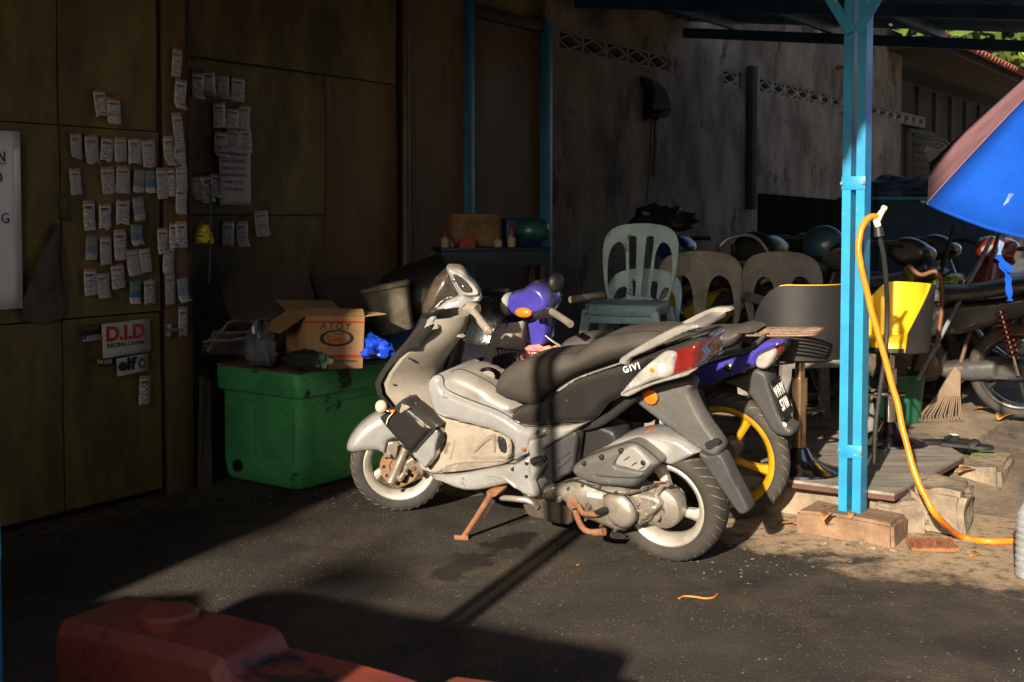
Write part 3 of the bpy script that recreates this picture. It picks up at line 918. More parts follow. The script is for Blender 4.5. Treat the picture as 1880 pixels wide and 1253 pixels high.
# --- steering assembly
STEER = R(36)
hx = V((ex.x * math.cos(STEER) - ex.y * math.sin(STEER), ex.x * math.sin(STEER) + ex.y * math.cos(STEER), 0))
hl = V((-hx.y, hx.x, 0)); l2 = R(5)
S = Fr(fc, hx, hl * math.cos(l2) - Zu * math.sin(l2), Zu * math.cos(l2) + hl * math.sin(l2))
S2B = lambda q: B.inv(S.w(q))
fw = V((0, 0, .222))
wheel(sc, fw, None, .224, .11, .155, TYRE, RIMM, spokes=3, hub=.045, face=-.01, spoke_w=.05, frm=S2B, groove=True)
class SBike(Bike):
    def _x(s, o):
        for q in o.data.vertices: q.co = S2B(q.co)
        o.data.update()
        return o
    def body(s, *a, **k): return s._x(Bike.body(s, *a, **k))
    def slab(s, *a, **k): return s._x(Bike.slab(s, *a, **k))
    def tube(s, *a, **k): return s._x(Bike.tube(s, *a, **k))
    def ball(s, *a, **k): return s._x(Bike.ball(s, *a, **k))
    def bolt(s, *a, **k): return s._x(Bike.bolt(s, *a, **k))
T = SBike(S, sc)
Mf = Matrix.Translation(fw) @ Matrix.Rotation(R(-90), 4, 'X')
dsc = xf(MB().lathe([(.045, .058), (.088, .058), (.088, .062), (.045, .062)], 40, Mf), S2B).obj('brake_disc', DISC, sc)
dk = MB()
for i in range(10):
    a = i * .628
    dk.tube([Mf @ V((.070 * math.cos(a), .070 * math.sin(a), .0615)), Mf @ V((.070 * math.cos(a), .070 * math.sin(a), .0635))], .008, 8)
tag(xf(dk, S2B).obj('disc_hole_blacks', BLACK, dsc), kind='stuff')  # black studs stand in for the dark inside the holes
xf(MB().lathe([(.0, .066), (.03, .066), (.04, .060), (.04, .05)], 24, Mf), S2B).obj('hub_cap', RUST, dsc)
T.tube('fork_leg', [cB(590, 640)[:2] + (.085,), cB(530, 780)[:2] + (.085,), cB(455, 950)[:2] + (.085,)], [.018] * 4 + [.022] * 4 + [.024], CASE, k=4, seg=14)
p_ = S.px(*cB(590, 640)[:2], .085); q_ = S.px(*cB(455, 950)[:2], .085)
xf(MB().tube([V((p_.x, -.085, p_.z)), V((q_.x, -.085, q_.z))], .022, 12), S2B).obj('fork_leg', CASE, sc)
xf(MB().tube([V((fw.x, -.1, fw.z)), V((fw.x, .1, fw.z))], .011, 10), S2B).obj('axle', STEELD, sc)
T.slab('fork_bracket', [cB(430, 615, 1), cB(520, 610, 1), cB(500, 755, 1), cB(405, 745, 1)], .088, .012, CASE, bul=.002, ins=.004, edge=.003, sm=1)
T.slab('caliper', [cB(590, 770), cB(640, 740), cB(690, 760), cB(735, 830), cB(720, 900), cB(660, 890), cB(600, 850), cB(560, 940), cB(510, 950), cB(505, 920), cB(545, 870), cB(570, 800)], .098, .04, CASE, bul=.006)
for a, b, r in ((648, 835, .011), (680, 875, .011), (655, 775, .008), (530, 930, .009), (705, 815, .008), (585, 880, .007), (440, 728, .007), (460, 990, .010)):
    T.bolt(*cB(a, b)[:2], .105, r, RUST if a > 600 else CASE, name='caliper_bolt')
T.body('front_fender', [cB(75, 665), cB(95, 600), cB(190, 480), cB(330, 385), cB(420, 380), cB(500, 470), cB(600, 560), cB(590, 620), cB(480, 590), cB(432, 640), cB(420, 740, 1), cB(400, 745, 1), cB(372, 705), cB(300, 688), cB(190, 700), cB(100, 702)], .05, .062, SILV, bul=.018, ins=.035, edge=.022, soft=1.4)
# headset (turns with the fork)
T.body('handlebar_cowl', [cA(555, 530), cA(640, 440), cA(740, 375), cA(840, 358), cA(950, 372), cA(1015, 330), cA(1030, 390), cA(985, 440), cA(900, 455), cA(865, 480), cA(862, 560), cA(820, 600), cA(745, 636), cA(690, 600), cA(620, 555)], .06, .085, SILV, bul=.02, ins=.022, edge=.03, soft=1.4)
T.body('windshield', [cA(715, 118), cA(745, 200), cA(815, 360), cA(690, 420), cA(560, 540), cA(475, 528), cA(490, 440), cA(530, 330), cA(590, 230), cA(650, 165)], .03, .075, VISOR, bul=.025, ins=.03, edge=.035, soft=1.4)
gau = T.body('gauge_rim', [cA(700, 108), cA(780, 85), cA(860, 105), cA(915, 180), cA(985, 250), cA(1022, 330), cA(1000, 375), cA(900, 375), cA(820, 358), cA(760, 260)], .0, .07, SILV2, bul=.02, ins=.018, edge=.03)
T.body('gauge_glass', [cA(728, 122), cA(775, 112), cA(850, 150), cA(930, 215), cA(992, 290), cA(1000, 345), cA(930, 362), cA(850, 352), cA(800, 300), cA(750, 200)], .045, .058, CLEAR, bul=.05, ins=.012, edge=.01, par=gau)
for a, b, r in ((775, 225, .010), (855, 285, .013), (800, 185, .008)):
    T.ball('gauge_dial', *cA(a, b)[:2], .10, r, CHROME, gau)
T.body('instrument_face', [cA(745, 150), cA(820, 160), cA(900, 225), cA(950, 300), cA(930, 335), cA(840, 320), cA(790, 250)], .06, .064, BLACK, bul=.047, ins=.008, edge=.01, par=gau)
gk = .17
T.tube('grip_inner', [cA(880, 500)[:2] + (.09,), cA(960, 545)[:2] + (gk,)], [.022, .024], DUSTD, k=1, seg=12)
T.tube('grip', [cA(950, 520)[:2] + (gk,), cA(1020, 610)[:2] + (gk + .04,), cA(1090, 695)[:2] + (gk + .08,)], [.019, .018, .018], DUSTD, k=1, seg=14)
T.ball('grip_end', *cA(1092, 698)[:2], gk + .082, .0165, DUSTY)
T.tube('switch_housing', [cA(905, 480)[:2] + (.12,), cA(985, 500)[:2] + (.15,)], [.030, .028], DUSTD, k=1, seg=10)
T.tube('brake_lever', [cA(830, 600)[:2] + (.15,), cA(860, 650)[:2] + (.17,), cA(880, 720)[:2] + (.19,), cA(868, 765)[:2] + (.2,)], [.006] * 12 + [.005], CASE, k=4)
T.ball('lever_ball', *cA(868, 768)[:2], .2, .009, CASE)
xg = S.px(*cA(920, 500)[:2], .10)
xf(MB().tube([V((xg.x, -.10, xg.z)), V((xg.x - .01, -.20, xg.z)), V((xg.x - .03, -.32, xg.z - .02))], [.02, .019, .018], 12), S2B).obj('grip', DUSTD, sc)
xf(MB().tube([V((xg.x + .03, 0, xg.z - .04)), V((xg.x + .10, 0, .62))], [.035, .05], 12), S2B).obj('steering_neck', BLACK, sc)
mir = MB().tube([V((xg.x + .02, -.16, xg.z + .02)), V((xg.x + .0, -.2, xg.z + .10))], .006, 8)
xf(mir, S2B).obj('mirror_stub', BLACK, sc)
# leg shield: inner panel
def shield(name, rows, m, bow, th, up=14, e2=2.0):
    b = MB()
    rings = []
    for (px, py, wl, dx) in rows:
        e = B.px(px, py, wl)
        rg = [V((e.x + dx - bow * (1 - abs(t) ** e2), wl * t, e.z)) for t in [-1 + 2 * i / up for i in range(up + 1)]]
        rg2 = [q + V((th, 0, 0)) for q in rg[::-1]]
        rings.append(rg + rg2)
    return b.loft(rings).obj(name, m, sc, 50)
rows = [(793, 588, .11, 0), (784, 606, .13, 0), (765, 633, .165, 0), (740, 660, .185, 0), (722, 685, .195, 0), (712, 706, .20, 0), (716, 724, .20, 0), (735, 748, .195, 0), (765, 775, .185, 0), (788, 800, .17, 0), (792, 830, .15, 0)]
shield('leg_shield', rows, SHIELD, .105, .02, e2=1.7)
shield('front_cover', [(790, 586, .115, .012), (780, 606, .135, .014), (760, 633, .17, .016), (735, 660, .19, .018), (716, 685, .20, .020), (706, 706, .205, .022), (710, 726, .205, .022), (730, 750, .20, .022), (756, 776, .19, .02)], BLKG, -.06, .03, e2=2.4)
# edge strip: silver upper corner
K.slab('shield_trim', [cA(545, 565), cA(580, 570), cA(575, 620), cA(500, 700), cA(450, 760), cA(400, 800), cA(355, 790), cA(420, 700), cA(490, 620)], .115, .02, SILV, bul=.003, ins=.006)
K.slab('shield_trim_black', [cA(550, 640), cA(520, 705), cA(450, 800), cA(420, 855), cA(330, 895), cA(250, 985), cA(170, 1090), cA(140, 1180), cA(100, 1190), cA(120, 1120), cA(210, 960), cA(340, 800), cA(470, 680)], .185, .03, BLKG, bul=.004, ins=.006)
K.slab('shield_notch', [cA(585, 600), cA(635, 640), cA(640, 680), cA(580, 740), cA(545, 850), cA(520, 890), cA(435, 885), cA(500, 800), cA(560, 690)], .10, .012, BLACK, bul=.001, ins=.003)
K.slab('shield_groove', [cA(500, 995), cA(540, 990), cA(485, 1130), cA(440, 1135)], .06, .006, DUSTD, bul=.0, ins=.003)
for a, b in ((365, 945), (222, 1188)):
    K.ball('shield_clip', *cA(a, b)[:2], .18, .008, BLACK, flat=(1.2, .6, .7))
for a, b in ((600, 215), (660, 290)):
    K.ball('shield_clip', *cB(a, b)[:2], .16, .007, DUSTD, flat=(1.2, .6, 1))
K.tube('ignition_wires', [cA(680, 650)[:2] + (.03,), cA(740, 690)[:2] + (.03,), cA(780, 720)[:2] + (.03,)], .006, RUST)
K.slab('tank_label', [cA(630, 640), cA(700, 650), cA(800, 720), cA(840, 760), cA(700, 740), cA(600, 740)], .02, .03, DUSTY, bul=.004)
# broken front: black housing, dangling indicator
K.slab('lamp_housing', [cB(352, 402, 1), cB(440, 345), cB(545, 250), cB(600, 300), cB(835, 490, 1), cB(735, 595), cB(640, 705, 1), cB(590, 670), cB(480, 560)], .205, .09, BLKG, bul=.016, ins=.03, edge=.012)
K.slab('broken_edge', [cB(525, 330), cB(560, 295), cB(610, 325), cB(565, 355), cB(465, 415), cB(520, 375)], .226, .006, DUSTY, bul=.002, ins=.003)
K.slab('scrape', [cB(655, 420), cB(700, 440), cB(745, 490), cB(700, 480)], .2215, .003, DUSTY, bul=.001, ins=.003)
ind = K.ball('indicator_lens', *cB(372, 312)[:2], .23, .030, BULBG, flat=(.9, .9, 1))
K.ball('indicator_bulb', *cB(420, 345)[:2], .225, .014, CHROME, ind, flat=(1.6, 1, .8))
K.tube('indicator_wire', [cB(470, 365)[:2] + (.232,), cB(430, 410)[:2] + (.235,), cB(415, 460)[:2] + (.235,)], .0022, WHITE, ind)
K.ball('indicator_socket', *cB(468, 350)[:2], .232, .009, ORNG, ind, flat=(1.4, 1, .8))
K.slab('lower_side_panel', [cB(640, 712), cB(740, 600), cB(835, 500), cB(860, 545), cB(835, 640), cB(822, 730), cB(775, 800), cB(742, 832), cB(700, 780)], .175, .05, SILV, bul=.006, both=True, seam=True)
K.slab('cut_edge', [cB(838, 500), cB(880, 550), cB(870, 620), cB(835, 690), cB(825, 670), cB(850, 600), cB(855, 550)], .180, .02, BLACK, bul=.002, ins=.004)
# floor, tunnel, spar, belly
K.body('front_column', [cC(-40, 560), cC(110, 440), cC(300, 520), cC(300, 700), cC(200, 900), cC(20, 965), cC(-60, 900)], .12, .12, DUSTY, bul=.006)
K.body('centre_tunnel', [cC(140, 160), cC(190, 120), cC(260, 90), cC(320, 92), cC(420, 130), cC(560, 205), cC(640, 270), cC(840, 385), cC(725, 500, 1), cC(590, 420), cC(400, 350), cC(220, 290), cC(160, 240)], .07, .105, SILV2, bul=.03, ins=.045, edge=.04, seam=True)
K.body('side_spar', [cC(38, 200), cC(60, 150), cC(110, 132), cC(150, 160), cC(165, 240), cC(240, 290), cC(420, 365), cC(600, 430), cC(730, 500), cC(850, 575), cC(1040, 575), cC(1050, 640), cC(920, 690), cC(900, 790), cC(830, 830), cC(765, 860), cC(768, 730), cC(720, 670), cC(560, 595), cC(300, 528), cC(150, 490), cC(90, 440), cC(55, 330)], .14, .15, SILV, bul=.014, ins=.03, edge=.016, seam=True)
K.body('floor_panel', [cC(100, 470), cC(300, 530), cC(560, 590), cC(720, 670), cC(700, 870), cC(400, 930), cC(150, 960), cC(20, 950), cC(120, 760)], .12, .125, DUSTY, bul=.004, ins=.01, seam=True)
K.slab('arch_rib', [cC(410, 790), cC(470, 710), cC(560, 640), cC(610, 650), cC(600, 800), cC(585, 790), cC(570, 690), cC(500, 730), cC(440, 790)], .132, .012, DUSTD, bul=.004, ins=.005)
K.slab('vent_hole_black', [cC(620, 660), cC(680, 690), cC(690, 795), cC(640, 785), cC(615, 710)], .136, .012, BLACK, bul=.001, ins=.003)  # black plate stands in for the dark inside the hole
K.slab('floor_step', [cC(120, 950), cC(230, 900), cC(480, 880), cC(690, 880), cC(600, 910), cC(350, 950), cC(150, 968)], .15, .10, DUSTD, bul=.004, ins=.006)
K.slab('panel_split', [cC(298, 535, 1), cC(304, 535, 1), cC(212, 885, 1), cC(202, 885, 1)], .131, .008, BLACK, bul=.0, ins=.001, sm=1)
K.body('belly_fairing', [cC(-5, 962), cC(60, 985), cC(300, 975), cC(560, 925), cC(700, 900), cC(760, 895), cC(840, 850), cC(905, 830), cC(925, 1000), cC(965, 1120), cC(950, 1180), cC(860, 1160), cC(790, 1110), cC(720, 1068), cC(620, 1085), cC(500, 1112), cC(340, 1120), cC(150, 1050), cC(50, 1005)], .15, .155, SILV, bul=.014, ins=.03, edge=.02, seam=True)
K.slab('belly_crease', [cC(400, 1020), cC(560, 995), cC(650, 995), cC(700, 1030), cC(790, 1110), cC(770, 1105), cC(680, 1035), cC(560, 1005)], .172, .008, SILV2, bul=.002, ins=.003)
K.body('rear_frame_cover', [cC(900, 690), cC(1040, 640), cC(1050, 575), cC(1200, 560), cC(1395, 535, 1), cC(1200, 660), cC(1030, 760), cC(1065, 860), cC(1010, 950), cC(960, 1010), cC(960, 1160), cC(915, 1120), cC(880, 1000), cC(860, 850), cC(900, 800)], .13, .142, SILV2, bul=.01, seam=True)
for a, b in ((958, 632), (840, 768)):
    K.bolt(*cC(a, b)[:2], .166, .009, RUST, name='screw', d=.004)
for a, b in ((748, 938), (865, 888), (865, 998)):
    K.bolt(*cC(a, b)[:2], .168, .007, BLACK, name='screw', d=.006)
K.slab('footpeg_bracket', [cC(890, 850), cC(990, 820), cC(1030, 870), cC(930, 920)], .155, .02, BLACK, bul=.004)
K.tube('footpeg', [cC(940, 890)[:2] + (.165,), cC(1000, 860)[:2] + (.17,)], .010, CHROME, k=1)
K.slab('radiator_cover', [cC(1020, 780), cC(1150, 690), cC(1290, 620), cC(1280, 800), cC(1255, 945), cC(1170, 1000), cC(1090, 1050), cC(1015, 990), cC(1055, 880)], .148, .05, GREYD, bul=.008, seam=True)
for i in range(2):
    K.slab('cover_rib', [cC(1110, 860 + i * 60 - i * 20), cC(1245, 775 + i * 60 - i * 10), cC(1240, 800 + i * 60), cC(1120, 880 + i * 60)], .158, .006, GREYD, bul=.004, ins=.003)
fcp = B.px(*cC(455, 205)[:2], .09)
cap = MB().lathe([(0, .014), (.045, .013), (.058, .008), (.062, 0), (.062, -.01)], 28, Matrix.Translation((fcp.x, .02, fcp.z)) @ Matrix.Rotation(R(-22), 4, 'Y') @ Matrix.Rotation(R(-28), 4, 'X')).obj('fuel_cap', CHROME, sc)
MB().lathe([(0, .0165), (.03, .0165), (.032, .013)], 20, Matrix.Translation((fcp.x, .02, fcp.z)) @ Matrix.Rotation(R(-22), 4, 'Y') @ Matrix.Rotation(R(-28), 4, 'X')).obj('cap_centre', SILV2, cap)
# --- tail: black side panel, seat, grab rail, lamps
K.body('tail_panel', [cD(170, 885), cD(290, 780), cD(400, 780), cD(560, 660), cD(720, 545), cD(1000, 450), cD(1110, 425), cD(1400, 330), cD(1740, 218), cD(1800, 245), cD(1700, 330), cD(1370, 390), cD(1250, 520), cD(1130, 685), cD(1000, 760), cD(870, 907), cD(600, 935), cD(330, 962)], .13, .135, BLKG, bul=.012, ins=.03, edge=.02, seam=True)
K.slab('seat_edge_trim', [cD(560, 650), cD(720, 548), cD(900, 480), cD(1110, 408), cD(1112, 425), cD(900, 498), cD(730, 565), cD(600, 660)], .146, .01, SILV2, bul=.002, ins=.003)
K.slab('side_scratch', [cD(580, 685), cD(700, 625), cD(710, 640), cD(575, 715)], .1445, .003, DUSTY, bul=.0005, ins=.002)
K.slab('under_seat_panel', [cD(350, 955), cD(870, 908), cD(1190, 700), cD(1260, 720), cD(1100, 850), cD(900, 980), cD(500, 1020)], .10, .10, BLACK, bul=.003)
st = K.body('seat', [cD(45, 645), cD(60, 570), cD(110, 480), cD(250, 395), cD(480, 352), cD(720, 330), cD(800, 280), cD(950, 195), cD(1100, 168), cD(1350, 140), cD(1480, 155), cD(1520, 190), cD(1400, 290), cD(1110, 385), cD(900, 455), cD(720, 528), cD(560, 640), cD(405, 772), cD(340, 775), cD(110, 700)], .10, .115, SEATM, bul=.030, ins=.05, edge=.03, sm=4, seam=True, soft=1.4)
K.slab('grab_rail', [cD(1110, 425, 1), cD(1115, 375), cD(1160, 340), cD(1400, 195), cD(1630, 88), cD(1795, 76, 1), cD(1812, 105, 1), cD(1660, 155), cD(1450, 262), cD(1240, 355), cD(1195, 385), cD(1178, 428, 1)], .165, .035, SILV2, bul=.006, ins=.008, both=True)
rl = B.px(*cD(1700, 110)[:2], .15)
MB().box((rl.x - .03, -.15, rl.z - .02), (rl.x + .03, .13, rl.z - .0), .008).obj('rail_bridge', SILV2, sc)
K.slab('tail_lamp_clear', [cD(1120, 682), cD(1180, 600), cD(1290, 480), cD(1420, 370), cD(1510, 310), cD(1605, 322), cD(1590, 420), cD(1560, 522), cD(1400, 562), cD(1200, 655)], .15, .06, CLEAR, bul=.010, ins=.02, both=True)
K.ball('lamp_bulb', *cD(1480, 450)[:2], .158, .016, WHITE, flat=(1.2, .3, 1.2))
K.ball('lamp_bulb', *cD(1400, 470)[:2], .158, .012, ORNG, flat=(1, .3, 1))
K.slab('lamp_base', [cD(1120, 685), cD(1300, 610), cD(1560, 525), cD(1740, 470), cD(1700, 520), cD(1400, 600), cD(1190, 700)], .152, .05, SILV2, bul=.004, ins=.006, both=True)
K.body('tail_lamp_red', [cD(1605, 325), cD(1540, 310), cD(1620, 262), cD(1740, 232), cD(1812, 242), cD(1790, 340), cD(1770, 455), cD(1650, 495), cD(1560, 522)], .12, .125, REDL, bul=.02, ins=.02, edge=.01)
text('GIVI', .034, basis(B.px(*cD(1218, 452)[:2], .1495), (V((-1, 0, .34)) * 1), V((.30, 0, 1)), V((0, 1, 0))), WHITE, 'lettering', sc, bold=.0006, space=1.25)
# --- rear mudguard, flap, reflector
K.body('mudguard_bracket', [c2(635, 415, 1), c2(730, 375), c2(830, 352), c2(905, 338), c2(935, 365), c2(925, 408), c2(985, 530), c2(1048, 618), c2(1068, 660), c2(1045, 695), c2(1000, 685), c2(850, 580), c2(720, 485)], .03, .036, GREYP, bul=.012, ins=.02)
K.body('mud_flap', [c2(945, 650, 1), c2(1000, 690), c2(1062, 685), c2(1110, 775), c2(1192, 935), c2(1185, 955), c2(1160, 965), c2(1135, 948), c2(1040, 810), c2(965, 700)], .03, .034, GREYD, bul=.006, ins=.010)
K.slab('flap_recess_black', [c2(985, 635), c2(1045, 615), c2(1055, 640), c2(1005, 672)], .050, .008, BLACK, bul=.001, ins=.003)  # black plate on the surface, drawn for the dark of a recess
refl = K.bolt(*c2(740, 422)[:2], .050, .030, ORNG, name='side_reflector', d=.012)
K.bolt(*c2(742, 424)[:2], .046, .034, BLACK, refl, name='reflector_ring', d=.006)
# --- rear fender, air box, engine
K.body('rear_fender', [cE(480, 300), cE(700, 182), cE(850, 142), cE(1000, 130), cE(1130, 150), cE(1250, 190), cE(1392, 297, 1), cE(1280, 350), cE(1168, 398, 1), cE(1050, 352), cE(950, 270), cE(830, 208), cE(620, 285)], .075, .072, SILV, bul=.012, ins=.02)
K.body('rusty_fender_stay', [cE(820, 150), cE(920, 100), cE(1010, 58), cE(1080, 85), cE(1180, 140), cE(1255, 190), cE(1100, 150), cE(980, 135)], -.02, .05, RUST, bul=.004)
K.slab('air_box', [cE(330, 440), cE(355, 385), cE(450, 322), cE(600, 270), cE(740, 225), cE(825, 205), cE(905, 232), cE(1062, 365), cE(1040, 410), cE(880, 562), cE(830, 582), cE(560, 562), cE(400, 512)], .155, .09, GREYP, bul=.018, ins=.03, edge=.012, seam=True)
K.slab('air_box_rib', [cE(525, 460), cE(600, 380), cE(740, 285), cE(690, 390), cE(780, 420), cE(935, 455), cE(885, 505), cE(560, 490)], .176, .01, GREYP, bul=.008, ins=.012)
K.slab('air_box_grille', [cE(740, 290), cE(800, 240), cE(870, 235), cE(990, 360), cE(995, 395), cE(930, 450), cE(800, 420), cE(695, 385)], .177, .01, mat('light_grey_plastic', (.24, .235, .225), .5, var=.25), bul=.007, ins=.012)
for a, b in ((790, 335), (855, 380), (920, 415)):
    K.slab('grille_slot', [cE(a - 42, b + 30), cE(a - 10, b - 5), cE(a + 40, b - 28), cE(a + 12, b + 8)], .186, .004, GREYD, bul=.001, ins=.004)
for a, b, r in ((740, 272, .010), (572, 325, .009), (422, 380, .008), (932, 372, .011)):
    K.bolt(*cE(a, b)[:2], .183, r, BLACK, name='screw', d=.003)
K.slab('crankcase', [cE(80, 572), cE(260, 545), cE(420, 520), cE(600, 560), cE(770, 600), cE(850, 720), cE(880, 800), cE(860, 890), cE(790, 948), cE(700, 955), cE(550, 895), cE(430, 850), cE(310, 800), cE(250, 700), cE(85, 690)], .135, .16, CASE, bul=.030, ins=.055, edge=.015, sm=4, seam=True, soft=1.4)
K.slab('case_dome', [cE(590, 660), cE(680, 635), cE(780, 660), cE(860, 760), cE(868, 850), cE(820, 915), cE(740, 925), cE(640, 870), cE(600, 780)], .160, .02, CASE, bul=.022, ins=.045, edge=.004, seam=True, soft=1.4)
K.slab('gearbox', [cE(760, 605), cE(900, 622), cE(1040, 655), cE(1085, 690), cE(1090, 740), cE(1030, 800), cE(1000, 850), cE(930, 890), cE(875, 905), cE(850, 760)], .115, .12, CASE, bul=.012, ins=.02)
K.slab('gearbox_boss', [cE(880, 765), cE(1000, 720), cE(1060, 740), cE(1040, 790), cE(920, 870), cE(900, 800)], .13, .03, CASE, bul=.012, ins=.015)
for a, b, k_, r in ((890, 715, .130, .008), (1010, 708, .130, .009), (950, 825, .145, .007), (1050, 840, .12, .012), (1060, 620, .09, .014), (1140, 550, .10, .012), (215, 685, .15, .012), (470, 740, .165, .014), (940, 590, .09, .012), (520, 795, .175, .008)):
    K.bolt(*cE(a, b)[:2], k_, r, CASE if r < .0135 else STEELD, name='engine_bolt', d=.012)
K.tube('brake_arm', [cE(1040, 640)[:2] + (.10,), cE(1100, 560)[:2] + (.105,), cE(1160, 545)[:2] + (.105,)], [.012, .010, .010], CASE, k=1)
K.tube('brake_spring', [cE(1030, 545)[:2] + (.105,), cE(1100, 550)[:2] + (.105,)], .009, RUST, k=1)
hubc = V((-.03, 0, .235))
MB().lathe([(.0, .10), (.05, .098), (.078, .088), (.085, .07), (.085, .03)], 32, Matrix.Translation(hubc) @ Matrix.Rotation(R(-90), 4, 'X')).obj('drum_brake', CASE, sc)
K.slab('case_sticker', [cE(458, 628, 1), cE(585, 645, 1), cE(575, 680, 1), cE(452, 658, 1)], .1665, .002, WHITE, bul=.0004, ins=.001, sm=1)
kick = K.tube('kick_lever', [cE(330, 715)[:2] + (.175,), cE(385, 745)[:2] + (.18,), cE(420, 800)[:2] + (.185,), cE(520, 810)[:2] + (.185,), cE(560, 800)[:2] + (.185,)], .011, RUST, k=3)
K.tube('kick_pedal', [cE(530, 805)[:2] + (.18,), cE(610, 770)[:2] + (.20,)], [.013, .012], BLACK, kick, k=1)
K.tube('kick_hub', [cE(330, 715)[:2] + (.14,), cE(330, 715)[:2] + (.185,)], .022, RUST, kick, k=1, seg=14)
K.tube('centre_stand', [cE(350, 770)[:2] + (.165,), cE(390, 880)[:2] + (.165,), cE(440, 945)[:2] + (.165,), cE(520, 965)[:2] + (.17,), cE(600, 960)[:2] + (.175,)], [.012] * 9 + [.014] * 3 + [.016], RUST, k=3)
K.tube('exhaust', [(1150, 930, -.15), (1080, 925, -.16), (1000, 905, -.14)], [.045, .05, .02], STEELD, k=2, seg=14)
K.slab('engine_block', [cE(-80, 600), cE(100, 560), cE(260, 560), cE(330, 800), cE(300, 900), cE(100, 860), cE(-60, 800)], .08, .16, STEELD, bul=.01)
K.body('frame_core', [(960, 810), (1040, 770), (1130, 790), (1120, 830), (1040, 860), (985, 880)], .05, .06, BLACK)
# side stand, on the ground
foot = B.inv(gnd(851, 990)); topp = B.px(903, 906, .16)
ss = MB().tube([topp, topp.lerp(foot, .5) + V((0, .004, 0)), foot + V((0, 0, .008))], [.014, .012, .011], 10).obj('side_stand', RUST, sc)
MB().tube([foot + V((-.025, .0, .006)), foot + V((.03, .02, .006))], [.012, .014], 8, flat=.45, up=(0, 0, 1)).obj('stand_foot', RUST, ss)
K.slab('stand_bracket', [cC(530, 1120), cC(640, 1108), cC(640, 1140), cC(590, 1180), cC(530, 1165)], .165, .05, RUST, bul=.004, ins=.006, par=ss)
sp = MB()
a, b = topp.lerp(foot, .12) + V((-.025, .0, 0)), topp.lerp(foot, .5) + V((-.03, 0, 0))
ax = (b - a).normalized(); u = ax.orthogonal().normalized(); w = ax.cross(u)
sp.tube([a.lerp(b, i / 72) + (u * math.cos(i * math.pi / 3) + w * math.sin(i * math.pi / 3)) * .006 for i in range(73)], .0014, 5)
sp.obj('stand_spring', STEELD, ss)
K.tube('stand_link', [cC(650, 1180)[:2] + (.12,), cC(870, 1200)[:2] + (.12,), cC(960, 1260)[:2] + (.10,)], [.012, .014, .012], CASE, k=2)

# cables and hoses of the front end
T.tube('brake_hose', [cB(660, 770)[:2] + (.11,), cB(600, 690)[:2] + (.115,), cB(560, 640)[:2] + (.10,), cB(545, 560)[:2] + (.08,)], .0045, BLACK)
T.tube('speedo_cable', [cB(520, 620)[:2] + (.095,), cB(600, 690)[:2] + (.13,), cB(680, 760)[:2] + (.12,), cB(735, 800)[:2] + (.10,)], .003, BLACK)
T.tube('throttle_cable', [cA(760, 630)[:2] + (.06,), cA(830, 645)[:2] + (.08,), cA(900, 600)[:2] + (.12,), cA(950, 540)[:2] + (.15,)], .004, RUST)
T.tube('clutch_cable', [cA(690, 640)[:2] + (.05,), cA(760, 700)[:2] + (.06,), cA(860, 680)[:2] + (.09,), cA(930, 580)[:2] + (.13,)], .004, BLACK)
K.slab('mud_splash', [cC(390, 820), cC(700, 825), cC(700, 850), cC(420, 862)], .1305, .003, DUSTD, bul=.0006, ins=.004)
K.tube('engine_hose', [cE(250, 560)[:2] + (.12,), cE(330, 520)[:2] + (.13,), cE(470, 560)[:2] + (.14,), cE(700, 600)[:2] + (.13,)], .005, BLACK)
K.tube('brake_cable', [cE(1140, 545)[:2] + (.11,), cE(1000, 560)[:2] + (.115,), cE(880, 620)[:2] + (.14,), cE(700, 640)[:2] + (.165,), cE(450, 560)[:2] + (.16,)], .0038, BLACK)
for a_, b_ in ((300, 590), (420, 560), (560, 590), (700, 625), (330, 790), (450, 850), (580, 900), (700, 945)):
    K.bolt(*cE(a_, b_)[:2], .148, .0065, STEELD, name='case_bolt', d=.014)

# ================================================================ blue underbone motorcycle
INDIGO = mat('indigo_paint', (.040, .034, .30), .22, col2=(.026, .022, .20), scale=4, bump=.03, coat=.6, dust=(.20, .18, .22), dustamt=.12)
NAVYD = mat('dark_navy_plastic', (.015, .015, .05), .35, var=.3)
YELM = mat('yellow_alloy', (.58, .33, .010), .35, col2=(.36, .20, .010), scale=8, bump=.06, metal=.2)
LGREY = mat('pale_grey_plastic', (.46, .44, .41), .6, col2=(.30, .28, .26), scale=7, bump=.1, dust=(.3, .25, .2), dustamt=.3)
SEATB = mat('smooth_black_seat', (.040, .039, .038), .42, var=.3, bump=.1, bscale=300, dust=(.15, .13, .11), dustamt=.3)
YELG = mat('yellow_green_decal', (.45, .50, .03), .4, var=.3, bump=0)
YELD = mat('yellow_decal', (.75, .62, .03), .4, var=.1, bump=0)
PLATE = mat('plate_black', (.012, .012, .013), .35, var=.2, bump=0)
TYRE2 = mat('black_tyre', (.050, .043, .037), .85, col2=(.030, .027, .024), scale=8, bump=.2, spots=(.09, .07, .055), spotscale=7, spotlim=.60)
def cF(x, y, *f): return (1240 + x * .3033, 580 + y * .3033, *f)
def cG(x, y, *f): return (780 + x * .2766, 360 + y * .2766, *f)
def cH(x, y, *f): return (1200 + x * .2714, 360 + y * .2714, *f)
rb = gnd(1345, 950)
exb = V((ex.x * math.cos(.03) - ex.y * math.sin(.03), ex.x * math.sin(.03) + ex.y * math.cos(.03), 0))
lb = V((-exb.y, exb.x, 0)); LB = R(7)
B2 = Fr(rb, exb, lb * math.cos(LB) - Zu * math.sin(LB), Zu * math.cos(LB) + lb * math.sin(LB))
ub = thing('underbone_motorcycle', 'indigo blue underbone motorcycle with yellow rear wheel behind the scooter', 'motorcycle', B2.M(), 'parked motorcycles')
U = Bike(B2, ub)
